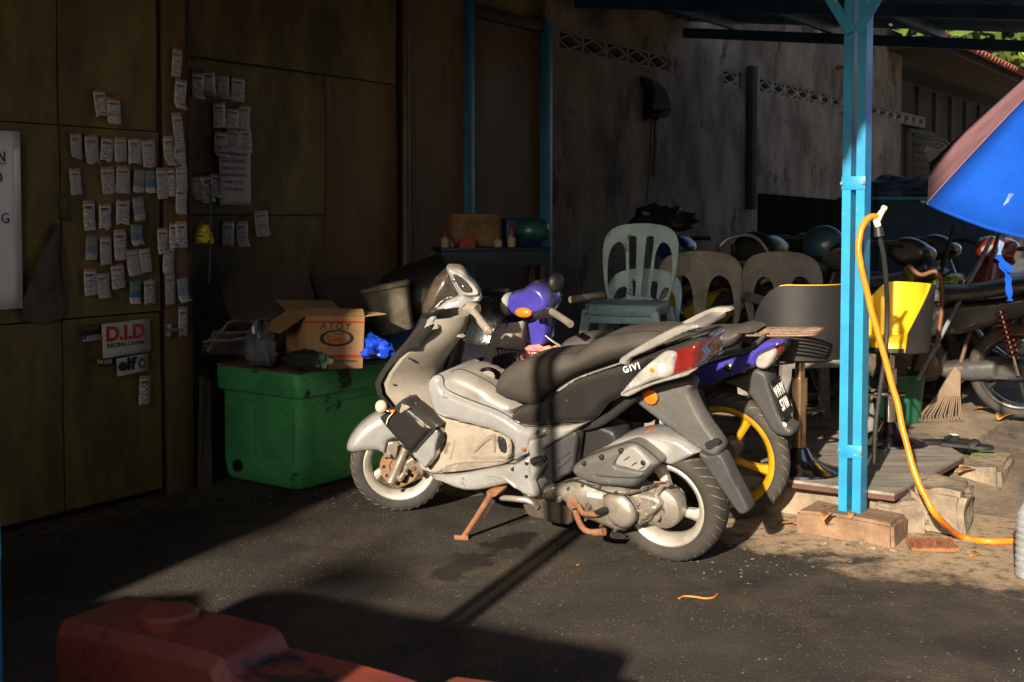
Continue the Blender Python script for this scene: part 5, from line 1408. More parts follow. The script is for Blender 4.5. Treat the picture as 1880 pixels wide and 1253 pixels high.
# white dirty bucket
def lathe_thing(name, label, cat, prof, M, m, seg=32, smooth=40, group=None):
    o = MB().lathe(prof, seg).obj(name, m, None, smooth)
    o.matrix_world = M
    return tag(o, label, cat, group)
PAIL = mat('grimy_white_plastic', (.34, .30, .23), .6, col2=(.08, .068, .052), scale=7, bump=.2)
pcn = at(716, 565, 6.05)
lathe_thing('bucket', 'grimy white plastic bucket behind the right end of the bin', 'bucket', [(0, -.13), (.10, -.13), (.125, .10), (.135, .105), (.135, .125), (.120, .125), (.118, .10), (.095, -.11), (0, -.11)], Matrix.Translation(pcn) @ Matrix.Rotation(R(-12), 4, 'Y'), PAIL)
lathe_thing('rubber_drum', 'black rubber drum lying behind the white bucket', 'drum', [(0, -.2), (.15, -.2), (.19, -.17), (.2, -.1), (.2, .1), (.19, .17), (.15, .2), (.06, .2), (.05, .17), (0, .17)], Matrix.Translation(at(778, 545, 6.35)) @ Matrix.Rotation(R(70), 4, 'Y'), BLACK)
slabat('blue_crate', 'blue plastic crate edge behind the bin and scooter', 'crate', [(660, 606, .0), (790, 588, .15), (790, 660, .15), (660, 680, 0)], 6.0, .25, mat('dull_blue_plastic', (.015, .10, .24), .5, var=.4))
# things behind the bin
for i, (px, w, top, bot) in enumerate(((352, 18, 700, 900), (372, 14, 690, 905))):
    o = slabat('scrap_plank', ('wide', 'narrow')[i] + ' dark scrap plank upright left of the green bin', 'plank', [(px, top, 0), (px + w, top + 10, .05), (px + w + 4, bot, 0), (px - 4, bot - 6, -.03)], 5.62 - .03 * i, .02, PLY, 'scrap planks by the bin')
# yellow bag and cord
crumple('plastic_bag', 'small yellow plastic bag hanging beside the jamb post', 'bag', Matrix.Translation(at(371, 432, 5.68)), (.050, .035, .055), mat('yellow_plastic', (.55, .45, .02), .4, var=.4, bump=.5, bscale=25), 9.1, .5, 9)
cd = MB().tube(curve3([at(386, 330, 5.7), at(387, 420, 5.69), at(385, 500, 5.7), at(384, 520, 5.7)], 5), .006, 7).obj('cord', mat('teal_cord', (.03, .09, .09), .8, var=.4), None)
tag(cd, 'thin dark teal cord hanging through the yellow bag', 'cord')

# ================================================================ bench with tins and drum
bc = at(900, 470, 7.0)
wb_ = thing('work_bench', 'dark blue bench with clutter in front of the brown door', 'bench', Matrix.Translation(V((bc.x, bc.y, 0))) @ Matrix.Rotation(AZ - R(40), 4, 'Z'))
DKBL = mat('dark_blue_board', (.012, .018, .06), .5, var=.4)
topz = bc.z + .055
MB().box((-.34, -.16, topz - .022), (.34, .16, topz), .004).obj('top', DKBL, wb_)
MB().box((-.33, -.155, topz - .11), (.33, -.14, topz - .023), .003).obj('apron', mat('dark_teal_board', (.012, .035, .05), .6, var=.4), wb_)
for x in (-.3, .3):
    for y in (-.13, .13):
        MB().box((x - .02, y - .02, 0), (x + .02, y + .02, topz - .023), .003).obj('leg', RUSTD, wb_)
TAN = mat('tan_printed_box', (.24, .16, .085), .8, col2=(.12, .07, .045), scale=9, bump=.05)
wbm = wb_.matrix_world.copy()
def onbench(x, y): return Matrix.Translation(wbm @ V((x, y, topz + .001))) if False else (Matrix.Translation(V((bc.x, bc.y, 0))) @ Matrix.Rotation(AZ - R(40), 4, 'Z') @ Matrix.Translation((x, y, topz + .001)))
o = MB().box((-.15, -.07, 0), (.15, .07, .20), .006).obj('carton', TAN, None); o.matrix_world = onbench(-.10, .05) @ Matrix.Rotation(.1, 4, 'Z')
tag(o, 'tan printed carton at the back of the blue bench', 'carton')
o = MB().box((-.10, -.07, 0), (.10, .07, .17), .01).obj('plastic_crate', mat('navy_plastic', (.012, .02, .13), .45, var=.4), None); o.matrix_world = onbench(.20, .06)
tag(o, 'navy plastic crate on the bench beside the door post', 'crate')
o = crumple('helmet', 'teal helmet shell on top of the clutter on the bench', 'helmet', onbench(.26, -.04) @ Matrix.Translation((0, 0, .10)), (.11, .09, .08), mat('teal_shell', (.012, .10, .095), .4, var=.5, coat=.2), 3.0, .04)
REDC = mat('dull_red_cap', (.32, .05, .035), .5, var=.3)
CREAM = mat('cream_bottle', (.40, .33, .25), .5, var=.4)
for i, (x, y, h, lab) in enumerate(((-.30, -.10, .075, 'small white bottle with red cap at the left end of the bench'), (-.26, -.06, .05, 'tiny pale bottle second from the left end of the bench'), (.02, -.12, .06, 'orange topped bottle at the middle of the bench front'), (.11, -.10, .085, 'cream bottle with tall red nozzle on the bench'))):
    t = thing('bottle', lab, 'bottle', onbench(x, y), 'bottles on the bench')
    MB().lathe([(0, 0), (.024, 0), (.026, .006), (.026, h * .65), (.012, h * .82), (.010, h * .9), (0, h * .9)], 16).obj('body', CREAM, t)
    MB().lathe([(.012, h * .88), (.013, h * .9), (.008, h * 1.25), (0, h * 1.27)], 12).obj('cap', REDC, t)
t = thing('tin', 'dull red round tin lying against the tan carton', 'tin', onbench(-.17, -.06) @ Matrix.Rotation(R(78), 4, 'X'))
MB().lathe([(0, 0), (.05, 0), (.052, .004), (.052, .07), (.05, .075), (0, .075)], 24).obj('body', REDC, t)
DRUM = mat('wrapped_black_drum', (.016, .018, .024), .28, var=.5, bump=.8, bscale=14, coat=.5)
dp = at(915, 560, 6.6)
dm = thing('oil_drum', 'black plastic-wrapped oil drum under the bench', 'drum', V((dp.x, dp.y, .0)))
MB().lathe([(0, .0), (.27, .0), (.285, .02), (.28, .05), (.28, .30), (.288, .315), (.28, .33), (.28, .60), (.288, .615), (.28, .63), (.28, .87), (.288, .885), (.275, .89), (.27, .87), (0, .865)], 40).obj('barrel', DRUM, dm)
o = crumple('dry_scrub', 'pale sunlit clump of dry debris between the two motorcycles', 'debris', Matrix.Translation(gnd(868, 770) * 1.0 + V((.0, -.35, .46))), (.05, .05, .05), mat('dry_debris', (.42, .34, .20), .9, col2=(.12, .09, .05), scale=60, bump=.8), 5.5, .5, 14)
o2_ = MB().box((-.18, -.12, 0), (.18, .12, .44), .01).obj('wooden_crate', PLY, None); gg = gnd(868, 770) + V((0, -.35, 0)); o2_.location = gg
tag(o2_, 'dark wooden crate between the noses of the two motorcycles', 'crate')

# ================================================================ chairs
def holed(outer, holes, fn, th, m, name, parent):
    bm = bmesh.new()
    es = []
    for lp_ in [outer] + holes:
        vs_ = [bm.verts.new((x, 0, z)) for x, z in lp_]
        for i in range(len(vs_)): es.append(bm.edges.new((vs_[i], vs_[(i + 1) % len(vs_)])))
    bmesh.ops.triangle_fill(bm, use_beauty=True, use_dissolve=False, edges=es)
    me = bpy.data.meshes.new(name)
    for q in bm.verts: q.co = fn(q.co.x, q.co.z)
    bmesh.ops.recalc_face_normals(bm, faces=bm.faces[:])
    bm.to_mesh(me); bm.free()
    me.materials.append(m)
    me.polygons.foreach_set('use_smooth', [True] * len(me.polygons))
    o = bpy.data.objects.new(name, me); COL.objects.link(o); o.parent = parent
    s_ = o.modifiers.new('thick', 'SOLIDIFY'); s_.thickness = th; s_.offset = 0
    bv = o.modifiers.new('soft', 'BEVEL'); bv.width = .004; bv.segments = 2; bv.limit_method = 'ANGLE'; bv.angle_limit = R(50)
    wn_ = o.modifiers.new('weighted', 'WEIGHTED_NORMAL')
    return o
def chair(label, M, m, style, group):
    t = thing('plastic_chair', label, 'chair', M, group)
    # local: x right, y back, z up; seat top at .43
    def fn(x, z): return V((x * (1 + .0 * z), .19 + (z - .43) * .22 - .22 * (x * x) , z))
    top = .87
    outer = smoothpts([(-.17, .40, 1), (-.205, .52), (-.225, .68), (-.215, .79), (-.15, .855), (0, .875), (.15, .855), (.215, .79), (.225, .68), (.205, .52), (.17, .40, 1)], 3)
    holes = []
    if style == 'slats':
        # two tall side openings and three slots between fanning slats
        holes.append(smoothpts([(-.165, .45), (-.192, .62), (-.175, .73), (-.125, .765), (-.092, .71), (-.082, .58), (-.075, .45)], 3))
        holes.append(smoothpts([(.165, .45), (.192, .62), (.175, .73), (.125, .765), (.092, .71), (.082, .58), (.075, .45)], 3))
        for c_ in (-.035, .035):
            holes.append(smoothpts([(c_ - .016, .46), (c_ * 1.25 - .020, .62), (c_ * 1.5 - .022, .79), (c_ * 1.5, .80), (c_ * 1.5 + .022, .79), (c_ * 1.25 + .020, .62), (c_ + .016, .46)], 3))
    else:
        holes.append(smoothpts([(-.155, .44), (-.175, .60), (-.15, .71), (-.10, .745), (-.055, .71), (-.035, .60), (-.04, .44)], 3))
        holes.append(smoothpts([(.155, .44), (.175, .60), (.15, .71), (.10, .745), (.055, .71), (.035, .60), (.04, .44)], 3))
    holed(outer, holes, fn, .014, m, 'backrest', t)
    # seat
    sb = MB()
    def sr(sc, z): return [V((x * sc, y * sc - .02, z + .02 * 0)) for x, y in [(-.20, -.20), (-.12, -.235), (0, -.242), (.12, -.235), (.20, -.20), (.215, 0), (.19, .20), (.10, .225), (-.10, .225), (-.19, .20), (-.215, 0)]]
    sb.loft([sr(.96, .375), sr(1.0, .39), sr(1.0, .425), sr(.97, .435), sr(.7, .425)], True)
    sb.obj('seat', m, t, 50)
    for x in (-1, 1):
        for y, sp_l in ((-1, -.04), (1, .06)):
            MB().loft([[V((x * (.19 + f * .05) + dx, y * .19 + sp_l * f - .02 + dy, .40 - .40 * f)) for dx, dy in ((-.024, -.018), (.024, -.018), (.024, .018), (-.024, .018))] for f in (0, .5, 1)]).obj('leg', m, t, 30)
    MB().box((-.19, -.235, .33), (.19, -.215, .372), .006).obj('front_rail', m, t)
    if style == 'arms':
        for x in (-1, 1):
            MB().tube(curve3([V((x * .215, .25, .64)), V((x * .25, .10, .655)), V((x * .255, -.12, .64)), V((x * .245, -.20, .60)), V((x * .235, -.215, .40))], 4), .026, 8, flat=.55).obj('armrest', m, t, 50)
    return t
BGREY = mat('blue_grey_chair_plastic', (.36, .54, .61), .45, col2=(.21, .33, .38), scale=6, bump=.1, spots=(.10, .10, .09), spotscale=9, spotlim=.60)
BROWNC = mat('weathered_brown_chair_plastic', (.20, .19, .175), .6, col2=(.09, .084, .077), scale=6, bump=.2, spots=(.34, .31, .26), spotscale=13, spotlim=.63)
def chairM(px, py, Y, zb, yaw):
    c = at(px, py, Y)
    return Matrix.Translation((c.x, c.y, zb)) @ Matrix.Rotation(yaw, 4, 'Z')
for i, (zb, lab) in enumerate(((.14, 'lower of the two stacked blue-grey plastic chairs, its back seen through slats'), (.41, 'topmost of the stacked blue-grey plastic chairs with fan-shaped slats'))):
    chair(lab, chairM(1157, 520, 6.45, zb, R(-20)) @ Matrix.Translation((0, .10 - .10 * i, 0)), BGREY, 'slats', 'plastic chairs')
S12 = Matrix.Diagonal((1.12, 1.12, 1.12, 1))
chair('weathered brown chair with a two-arch back, right of the blue-grey chair stack', chairM(1284, 560, 6.5, PZ, R(-10)) @ S12, BROWNC, 'arches', 'plastic chairs')
chair('weathered brown armchair with peeling back beside the black stool', chairM(1476, 560, 6.4, PZ, R(12)) @ S12, BROWNC, 'arms', 'plastic chairs')

# ================================================================ bar stools, board
BOARD = mat('weathered_board', (.27, .245, .205), .8, col2=(.10, .088, .075), scale=5, bump=.25, stretch=(.6, 3, 1))
bq = [gnd(x, y, PZ + .035) for x, y in ((1392, 842), (1425, 878), (1642, 906), (1770, 836), (1700, 795), (1560, 790))]
bo = MB().loft([[q + V((0, 0, -.012)) for q in bq], bq]).obj('floor_board', BOARD, None, 0)
tag(bo, 'weathered plywood board lying on the pavement under the stools', 'board')
bt2 = MB()
for i in range(len(bq)):
    a, b_ = bq[i], bq[(i + 1) % len(bq)]
    if i in (1, 2): bt2.loft([[a + V((0, 0, -.0125)), b_ + V((0, 0, -.0125)), b_ + V((0, 0, -.034)), a + V((0, 0, -.034))], [q + V((-.02, .03, 0)) for q in (a + V((0, 0, -.0125)), b_ + V((0, 0, -.0125)), b_ + V((0, 0, -.034)), a + V((0, 0, -.034)))]])
bt2.obj('edge_batten', mat('dark_red_batten', (.10, .045, .035), .8, var=.4), bo, 0)
STB = mat('stool_black_leatherette', (.017, .017, .019), .55, col2=(.011, .011, .012), scale=5, bump=.2, bscale=350, spots=(.4, .38, .36), spotscale=24, spotlim=.76)
STY = mat('stool_yellow_leatherette', (.68, .47, .015), .45, col2=(.55, .35, .012), scale=6, bump=.08, spots=(.30, .19, .03), spotscale=13, spotlim=.66)
BRONZ = mat('tarnished_chrome', (.48, .35, .23), .22, metal=.9, col2=(.33, .21, .12), scale=10, bump=.05)
def stool(label, base, yaw, seat_z, colm):
    t = thing('bar_stool', label, 'bar stool', Matrix.Translation(base) @ Matrix.Rotation(yaw, 4, 'Z'), 'bar stools')
    MB().lathe([(0, 0), (.185, 0), (.19, .004), (.185, .012), (.12, .03), (.065, .065), (.042, .105), (.036, .11)], 44).obj('base', CHROME, t)
    MB().lathe([(.030, .10), (.030, .30), (.034, .30), (.034, seat_z - .12), (.022, seat_z - .12), (.022, seat_z - .02)], 28).obj('column', colm, t)
    MB().tube([V((.13 * math.cos(a), -.02 - .17 * math.sin(a), .27)) for a in [math.pi * i / 14 for i in range(15)]] + [V((-.03, 0, .27))], .010, 8).obj('foot_rest', CHROME, t)
    MB().tube([V((.03, 0, seat_z - .05)), V((.12, -.03, seat_z - .06)), V((.2, -.05, seat_z - .09))], .005, 6).obj('height_lever', CHROME, t)
    # shell: seat pan + wrapped back; y back
    def shellpt(u, v, off):
        a = u * R(108)
        rr_ = .175 + .025 * v + off
        x, y = math.sin(a) * rr_, math.cos(a) * rr_ * .92
        drop = max(0, abs(u) - .45) ** 1.6 * .60
        z = seat_z - .02 + v * (.33 - drop)
        return V((x, y, z))
    nu, nv = 24, 7
    for nm, o0, o1, m_ in (('back_shell', .0, .022, STB), ('back_cushion', -.022, -.001, STY)):
        rings = []
        for j in range(nv + 1):
            v = j / nv * (1.010 if nm == 'back_cushion' else 1)
            rings.append([shellpt(-1 + 2 * i / nu, v, o0) for i in range(nu + 1)] + [shellpt(1 - 2 * i / nu, v, o1) for i in range(nu + 1)])
        MB().loft(rings).obj(nm, m_, t, 50)
    MB().lathe([(0, seat_z - .035), (.14, seat_z - .035), (.165, seat_z - .02), (.165, seat_z + .0)], 36).obj('seat_pan', STB, t)
    MB().lathe([(.163, seat_z - .0), (.16, seat_z + .025), (.13, seat_z + .04), (0, seat_z + .045)], 36).obj('seat_cushion', STY, t)
    return t
s1b = gnd(1477, 874, PZ + .036); s1b.y += .10
stool('black-backed bar stool with tarnished column left of the blue post', s1b, R(-165), .545, BRONZ)
s2b = gnd(1632, 813, PZ + .036); s2b.y += .0
stool('yellow seated bar stool with chrome column right of the blue post', s2b, R(-68), .50, CHROME)

# ================================================================ paper tags and stickers on gate, jamb and wall
def tagmat(name, head, body, band, blue=False):
    m = bpy.data.materials.new(name); m.use_nodes = True
    nt = m.node_tree; N, Lk = nt.nodes, nt.links
    p = N['Principled BSDF']; p.inputs['Roughness'].default_value = .5
    uv = N.new('ShaderNodeUVMap'); sx_ = N.new('ShaderNodeSeparateXYZ'); Lk.new(uv.outputs[0], sx_.inputs[0])
    oi = N.new('ShaderNodeObjectInfo')
    def mth(op, a, b, c=None):
        n = N.new('ShaderNodeMath'); n.operation = op
        for i, q in enumerate((a, b)):
            if isinstance(q, (int, float)): n.inputs[i].default_value = q
            else: Lk.new(q, n.inputs[i])
        return n.outputs[0]
    def inr(s, lo, hi): return mth('MULTIPLY', mth('GREATER_THAN', s, lo), mth('LESS_THAN', s, hi))
    def mix(f, a, b):
        n = N.new('ShaderNodeMix'); n.data_type = 'RGBA'; Lk.new(f, n.inputs[0])
        for i, q in ((6, a), (7, b)):
            if isinstance(q, tuple): n.inputs[i].default_value = (*q, 1)
            else: Lk.new(q, n.inputs[i])
        return n.outputs[2]
    u, v = sx_.outputs[0], sx_.outputs[1]
    wn_ = N.new('ShaderNodeTexWhiteNoise'); wn_.noise_dimensions = '2D'
    cb = N.new('ShaderNodeCombineXYZ')
    Lk.new(mth('FLOOR', mth('MULTIPLY', u, 13), 0), cb.inputs[0]); Lk.new(mth('ADD', mth('FLOOR', mth('MULTIPLY', v, 26), 0), mth('MULTIPLY', oi.outputs['Random'], 40)), cb.inputs[1])
    Lk.new(cb.outputs[0], wn_.inputs['Vector'])
    tx = mth('MULTIPLY', mth('GREATER_THAN', wn_.outputs['Value'], .40), mth('LESS_THAN', mth('FRACT', mth('MULTIPLY', v, 13), 0), .55))
    tx = mth('MULTIPLY', tx, inr(u, .10, .90))
    c = mix(mth('MULTIPLY', tx, inr(v, .10, .84)), body, (.05, .05, .07))
    if blue:
        c = mix(inr(v, .28, .62), c, (.015, .14, .42))
        c = mix(inr(v, .62, .74), c, (.25, .30, .05))
        c = mix(inr(v, .74, 1.1), c, (.06, .22, .22))
    else:
        c = mix(inr(v, .885, 1.1), c, head)
        c = mix(inr(v, .36, .44), c, band)
        c = mix(inr(v, -.1, .035), c, head)
        c = mix(mth('MULTIPLY', inr(v, .74, .82), inr(u, .1, .8)), c, (.03, .03, .06))
    nz_ = N.new('ShaderNodeTexNoise'); nz_.inputs['Scale'].default_value = 40; nz_.inputs['Detail'].default_value = 5
    tc = N.new('ShaderNodeTexCoord'); Lk.new(tc.outputs['Object'], nz_.inputs['Vector'])
    rp2 = N.new('ShaderNodeValToRGB'); rp2.color_ramp.elements[0].position = .55; rp2.color_ramp.elements[1].position = .75
    Lk.new(nz_.outputs['Fac'], rp2.inputs[0])
    c = mix(mth('MULTIPLY', rp2.outputs[0], .5), c, (.20, .16, .12))
    fd = N.new('ShaderNodeMapRange'); fd.inputs[3].default_value = .08; fd.inputs[4].default_value = .62; Lk.new(oi.outputs['Random'], fd.inputs[0])
    c = mix(fd.outputs[0], c, (.33, .31, .29))
    Lk.new(c, p.inputs['Base Color'])
    return m
TO = tagmat('oil_tag_orange', (.55, .26, .15), (.58, .59, .62), (.52, .32, .22))
TR = tagmat('oil_tag_red', (.72, .10, .06), (.64, .64, .65), (.66, .12, .08))
TB = tagmat('oil_tag_blue', (.1, .2, .4), (.60, .60, .58), (.1, .2, .4), True)
def paper(name, px, py, wpx, hpx, k, m, tilt=0.0, curl=0.0, seed=0.0, wav=.003, nx=3, nz=7, off=.006, tear=0.0):
    c = W.px(px, py, k); a = W.px(px - wpx / 2, py, k); b_ = W.px(px + wpx / 2, py, k)
    d = W.px(px, py - hpx / 2, k); e = W.px(px, py + hpx / 2, k)
    w_, h_ = b_.x - a.x, d.z - e.z
    vs, uvs, fs = [], [], []
    for j in range(nz + 1):
        for i in range(nx + 1):
            u, v = i / nx, j / nz
            x, z = (u - .5) * w_, (v - .5) * h_
            if tear and j == 0: z += h_ * tear * (.5 + .5 * math.sin(seed * 3 + i * 2.4)) * .6
            if tear and j == nz: z -= h_ * tear * (.5 + .5 * math.sin(seed + i * 1.7)) * .35
            y = -off - wav * (1 + noise.noise((u * 2 + seed, v * 3, seed))) - curl * max(0, (.35 - v)) ** 2 * 6 * h_
            xr = x * math.cos(tilt) - z * math.sin(tilt); zr = x * math.sin(tilt) + z * math.cos(tilt)
            vs.append((xr, y, zr)); uvs.append((u, v))
    for j in range(nz):
        for i in range(nx):
            q = j * (nx + 1) + i
            fs.append((q, q + 1, q + nx + 2, q + nx + 1))
    me = bpy.data.meshes.new(name); me.from_pydata(vs, [], fs)
    ul = me.uv_layers.new(name='UVMap')
    for lp_ in me.loops: ul.data[lp_.index].uv = uvs[lp_.vertex_index]
    me.polygons.foreach_set('use_smooth', [True] * len(me.polygons))
    me.materials.append(m)
    o = bpy.data.objects.new(name, me); COL.objects.link(o)
    s_ = o.modifiers.new('thick', 'SOLIDIFY'); s_.thickness = .0006
    o.matrix_world = W.M() @ Matrix.Translation((c.x, k, c.z))
    return o
def cT(x, y): return (x * .399, 60 + y * .399)
ORD = ('first', 'second', 'third', 'fourth', 'fifth', 'sixth', 'seventh')
NUM = ('top', 'second', 'third', 'fourth', 'fifth', 'sixth', 'bottom')
gate_rows = [
    [(457, 328, 'o'), (518, 362, 'r')],
    [(345, 525, 'o'), (418, 540, 'o'), (487, 540, 'o'), (550, 540, 'o'), (615, 548, 'o'), (680, 560, 'o')],
    [(342, 687, 'o'), (493, 682, 'o'), (562, 678, 'o'), (637, 685, 'b'), (692, 687, 'b')],
    [(405, 843, 'o'), (478, 848, 'o'), (560, 828, 'o'), (634, 812, 'b')],
    [(417, 990, 'b'), (482, 1005, 'o'), (548, 978, 'o'), (624, 932, 'b')],
    [(610, 1058, 'o'), (665, 1050, 'o')],
    [(412, 1150, 'o'), (472, 1165, 'o'), (538, 1125, 'r'), (617, 1197, 'b'), (684, 1195, 'o')]]
KIND = {'o': (TO, 'white oil-change tag with orange head'), 'r': (TR, 'white oil-change tag with red head'), 'b': (TB, 'blue and yellow oil-change badge')}
rnd = random.Random(11)
def puttag(x, y, kd, k, lab, hh=54, ww=23.5):
    h_ = hh * (.82 if kd == 'b' else 1) * rnd.uniform(.86, 1.06)
    o = paper('oil_change_tag', *cT(x, y), ww * rnd.uniform(.84, 1.06), h_, k, KIND[kd][0], rnd.uniform(-.11, .13), rnd.choice((0, 0, 0, .05, .12, .25)), rnd.uniform(0, 50), tear=rnd.choice((0, 0, .06, .12, .2)))
    return tag(o, lab, 'paper tag', 'oil-change tags')
for ri, row in enumerate(gate_rows):
    for ci, (x, y, kd) in enumerate(row):
        puttag(x, y, kd, -.03, '%s on the gate, %s from left in the %s row' % (KIND[kd][1], ORD[ci], NUM[ri]))
jamb = [(808, 140), (824, 285), (815, 455), (775, 545), (824, 585), (740, 695), (785, 690), (832, 672), (828, 775), (745, 960), (795, 935), (830, 930), (770, 1045), (778, 1180), (838, 1185), (838, 1330)]
JW = ('highest tag', 'second highest tag', 'third highest tag', 'fourth tag from the top', 'fifth tag from the top', 'sixth tag from the top', 'seventh tag from the top', 'eighth tag from the top', 'ninth tag from the top', 'tenth tag from the top', 'eleventh tag from the top', 'twelfth tag from the top', 'thirteenth tag from the top', 'third lowest tag', 'second lowest tag', 'lowest tag')
for i, (x, y) in enumerate(jamb):
    puttag(x, y, 'b' if i == 14 else 'o', -.03 - .002 * (i % 3), JW[i] + ' stuck down the steel jamb post', 56 if i != 2 else 70, 20)
wallr = [[(905, 245), (960, 237), (1022, 253), (1090, 262)], [(1005, 380), (1065, 400), (1120, 392)], [(1012, 515), (1072, 500), (1125, 500)], [(905, 715), (945, 722), (988, 705)], [(1045, 927), (1110, 927)]]
WN = ('top row', 'second row', 'row above the notice', 'row beside the notice', 'row below the notice')
for ri, row in enumerate(wallr):
    for ci, (x, y) in enumerate(row):
        puttag(x, y, 'o', IN2 - .045, 'white tag on the set-back wall, %s from left in the %s' % (ORD[ci], WN[ri]), 50)
puttag(1200, 880, 'r', IN2 - .045, 'red edged tag alone right of the notice on the set-back wall', 54)
o = paper('oil_change_tag', 264, 717, 21, 54, -.03, TO, -.06, .0, 3.1); tag(o, 'single white tag low on the gate below the round-logo sticker', 'paper tag', 'oil-change tags')
# notices
PAPW = mat('notice_paper', (.55, .55, .58), .6, var=.12, scale=8, bump=.05)
PAPW2 = mat('laminated_poster', (.92, .93, .96), .12, var=.06, scale=3, bump=0, spots=(.45, .40, .36), spotscale=13, spotlim=.76)
INK = mat('print_black', (.02, .02, .025), .6, var=.1, bump=0)
INK2 = mat('print_faded', (.12, .12, .14), .6, var=.1, bump=0)
def wallM(px, py, k): return Matrix.Translation(W.px(px, py, k))
def wtext(s_, px, py, k, hpx, m, par, bold=0.0, sx_=.9, wpx=None):
    a, b_ = W.px(px, py - hpx / 2, k), W.px(px, py + hpx / 2, k)
    o = text(s_, (a.z - b_.z) * 1.38, Matrix.Identity(4), m, 'lettering', None, depth=.0002, bold=bold)
    xs = [q.co.x for q in o.data.vertices]; 
    sc_ = sx_
    if wpx:
        want = W.px(px + wpx / 2, py, k).x - W.px(px - wpx / 2, py, k).x
        sc_ = want / (max(xs) - min(xs))
    c = W.px(px, py, k)
    M_ = basis((0, 0, 0), (1, 0, 0), (0, 0, 1))
    o.data.transform(M_ @ Matrix.Diagonal((sc_, 1, 1, 1)))
    pm = par.matrix_world
    o.data.transform(Matrix.Translation(c - pm_loc[par.name]))
    o.parent = par
    return o
pm_loc = {}
def notice(name, label, px, py, w_, h_, k, m, tilt=0.0, cat='notice', **kw):
    o = paper(name, px, py, w_, h_, k, m, tilt, **kw)
    c = W.px(px, py, k); pm_loc[o.name] = V((c.x, k, c.z))
    return tag(o, label, cat)
kk = IN2 - .05
n1 = notice('notice', 'white printed notice sheet on the set-back wall', 430, 323, 58, 108, kk, PAPW, wav=.002, nx=6, nz=8)
for i, (s_, y, wp, b_) in enumerate((('PEMBERITAHUAN', 284, 50, .0004), ('SABTU & AHAD', 297, 44, .0004), ('BENGKEL CUTI', 310, 40, 0), ('TIADA SEBARANG', 322, 48, 0), ('BAIK PULIH', 335, 31, 0), ('MOTOSIKAL', 348, 33, 0))):
    wtext(s_, 430, y, kk - .013, 6.2, INK2, n1, b_, wpx=wp)
c0, c1_ = W.px(405, 290, kk - .012), W.px(455, 290, kk - .012)
MB().box((c0.x - pm_loc[n1.name].x, -.0125, c0.z - pm_loc[n1.name].z - .001), (c1_.x - pm_loc[n1.name].x, -.0122, c0.z - pm_loc[n1.name].z + .0015)).obj('underline', INK2, n1, 0)
n2 = notice('poster', 'large white laminated poster cut off by the left picture edge', -22, 405, 122, 332, -.032, PAPW2, wav=.001, nx=6, nz=8)
wtext('N', 3, 289, -.043, 20, INK, n2, .001, wpx=13)
wtext('O', -3, 327, -.043, 20, INK, n2, .001, wpx=15)
wtext('G', 10, 402, -.043, 20, INK, n2, .0, wpx=14)
a, b_ = W.px(-40, 299, -.043), W.px(12, 299, -.043)
MB().box((a.x - pm_loc[n2.name].x, -.0113, a.z - pm_loc[n2.name].z - .002), (b_.x - pm_loc[n2.name].x, -.0108, a.z - pm_loc[n2.name].z + .001)).obj('underline', INK, n2, 0)
STK = mat('pale_sticker', (.55, .56, .53), .45, var=.25, scale=9, bump=.02, spots=(.35, .28, .2), spotscale=18, spotlim=.70)
RED = mat('sticker_red', (.55, .035, .025), .45, var=.2, bump=0)
d1 = notice('sticker', 'white racing chain sticker with big red D.I.D letters', 231, 621, 88, 62, -.03, STK, .03, 'sticker', wav=.0008)
wtext('D.I.D', 231, 612, -.039, 26, RED, d1, .004, wpx=72)
wtext('RACING CHAIN', 231, 632, -.039, 8, INK, d1, .0006, wpx=68)
wtext('Taking the Action to the Asia', 231, 642, -.039, 3.5, INK2, d1, wpx=46) if False else None
e1 = notice('sticker', 'white sticker reading elf with a red and blue round logo', 242, 670, 58, 33, -.03, STK, .05, 'sticker', wav=.0008)
wtext('elf', 233, 670, -.039, 22, INK, e1, .0035, wpx=35)
SKB = mat('sticker_blue', (.02, .10, .38), .4, var=.2, bump=0)
cc = W.px(261, 667, -.040) - pm_loc[e1.name]
for r_, m_, dy in ((.024, INK, 0), (.021, RED, .0004)):
    MB().lathe([(0, 0), (r_, 0)], 24, basis(cc + V((0, -dy, 0)), (1, 0, 0), (0, 0, 1))).obj('logo_disc', m_, e1, 0)
MB().lathe([(0, 0), (.021, 0)], 14, basis(cc + V((0, -.0007, 0)), (1, 0, 0), (0, 0, 1)), R(100), R(280)).obj('logo_half', SKB, e1, 0)
MB().lathe([(0, 0), (.008, 0)], 14, basis(cc + V((0, -.001, 0)), (1, 0, 0), (0, 0, 1))).obj('logo_centre', STK, e1, 0)
p1_ = notice('sticker', 'small yellow and white TAPER sticker left of the elf sticker', 192, 665, 28, 11, -.03, PLATE, .02, 'sticker', wav=.0005)
wtext('Pro', 184, 665, -.0385, 9, YELD, p1_, .001, wpx=10); wtext('TAPER', 198, 665, -.0385, 8, STK, p1_, .0008, wpx=16)
s1_ = notice('sticker', 'small dark sticker left of the racing chain sticker', 167, 604, 34, 13, -.03, PLATE, .0, 'sticker', wav=.0005)
wtext('RACING', 167, 603, -.0385, 7, INK2, s1_, .0005, wpx=28)
r1_ = notice('sticker', 'tiny round-logo sticker below the small dark sticker', 167, 621, 33, 9, -.03, STK, .0, 'sticker', wav=.0005)
wtext('OSTER', 173, 621, -.0385, 6, RED, r1_, .0004, wpx=20)
MB().lathe([(0, 0), (.010, 0)], 18, basis(W.px(156, 621, -.0388) - pm_loc[r1_.name], (1, 0, 0), (0, 0, 1))).obj('logo_disc', SKB, r1_, 0)

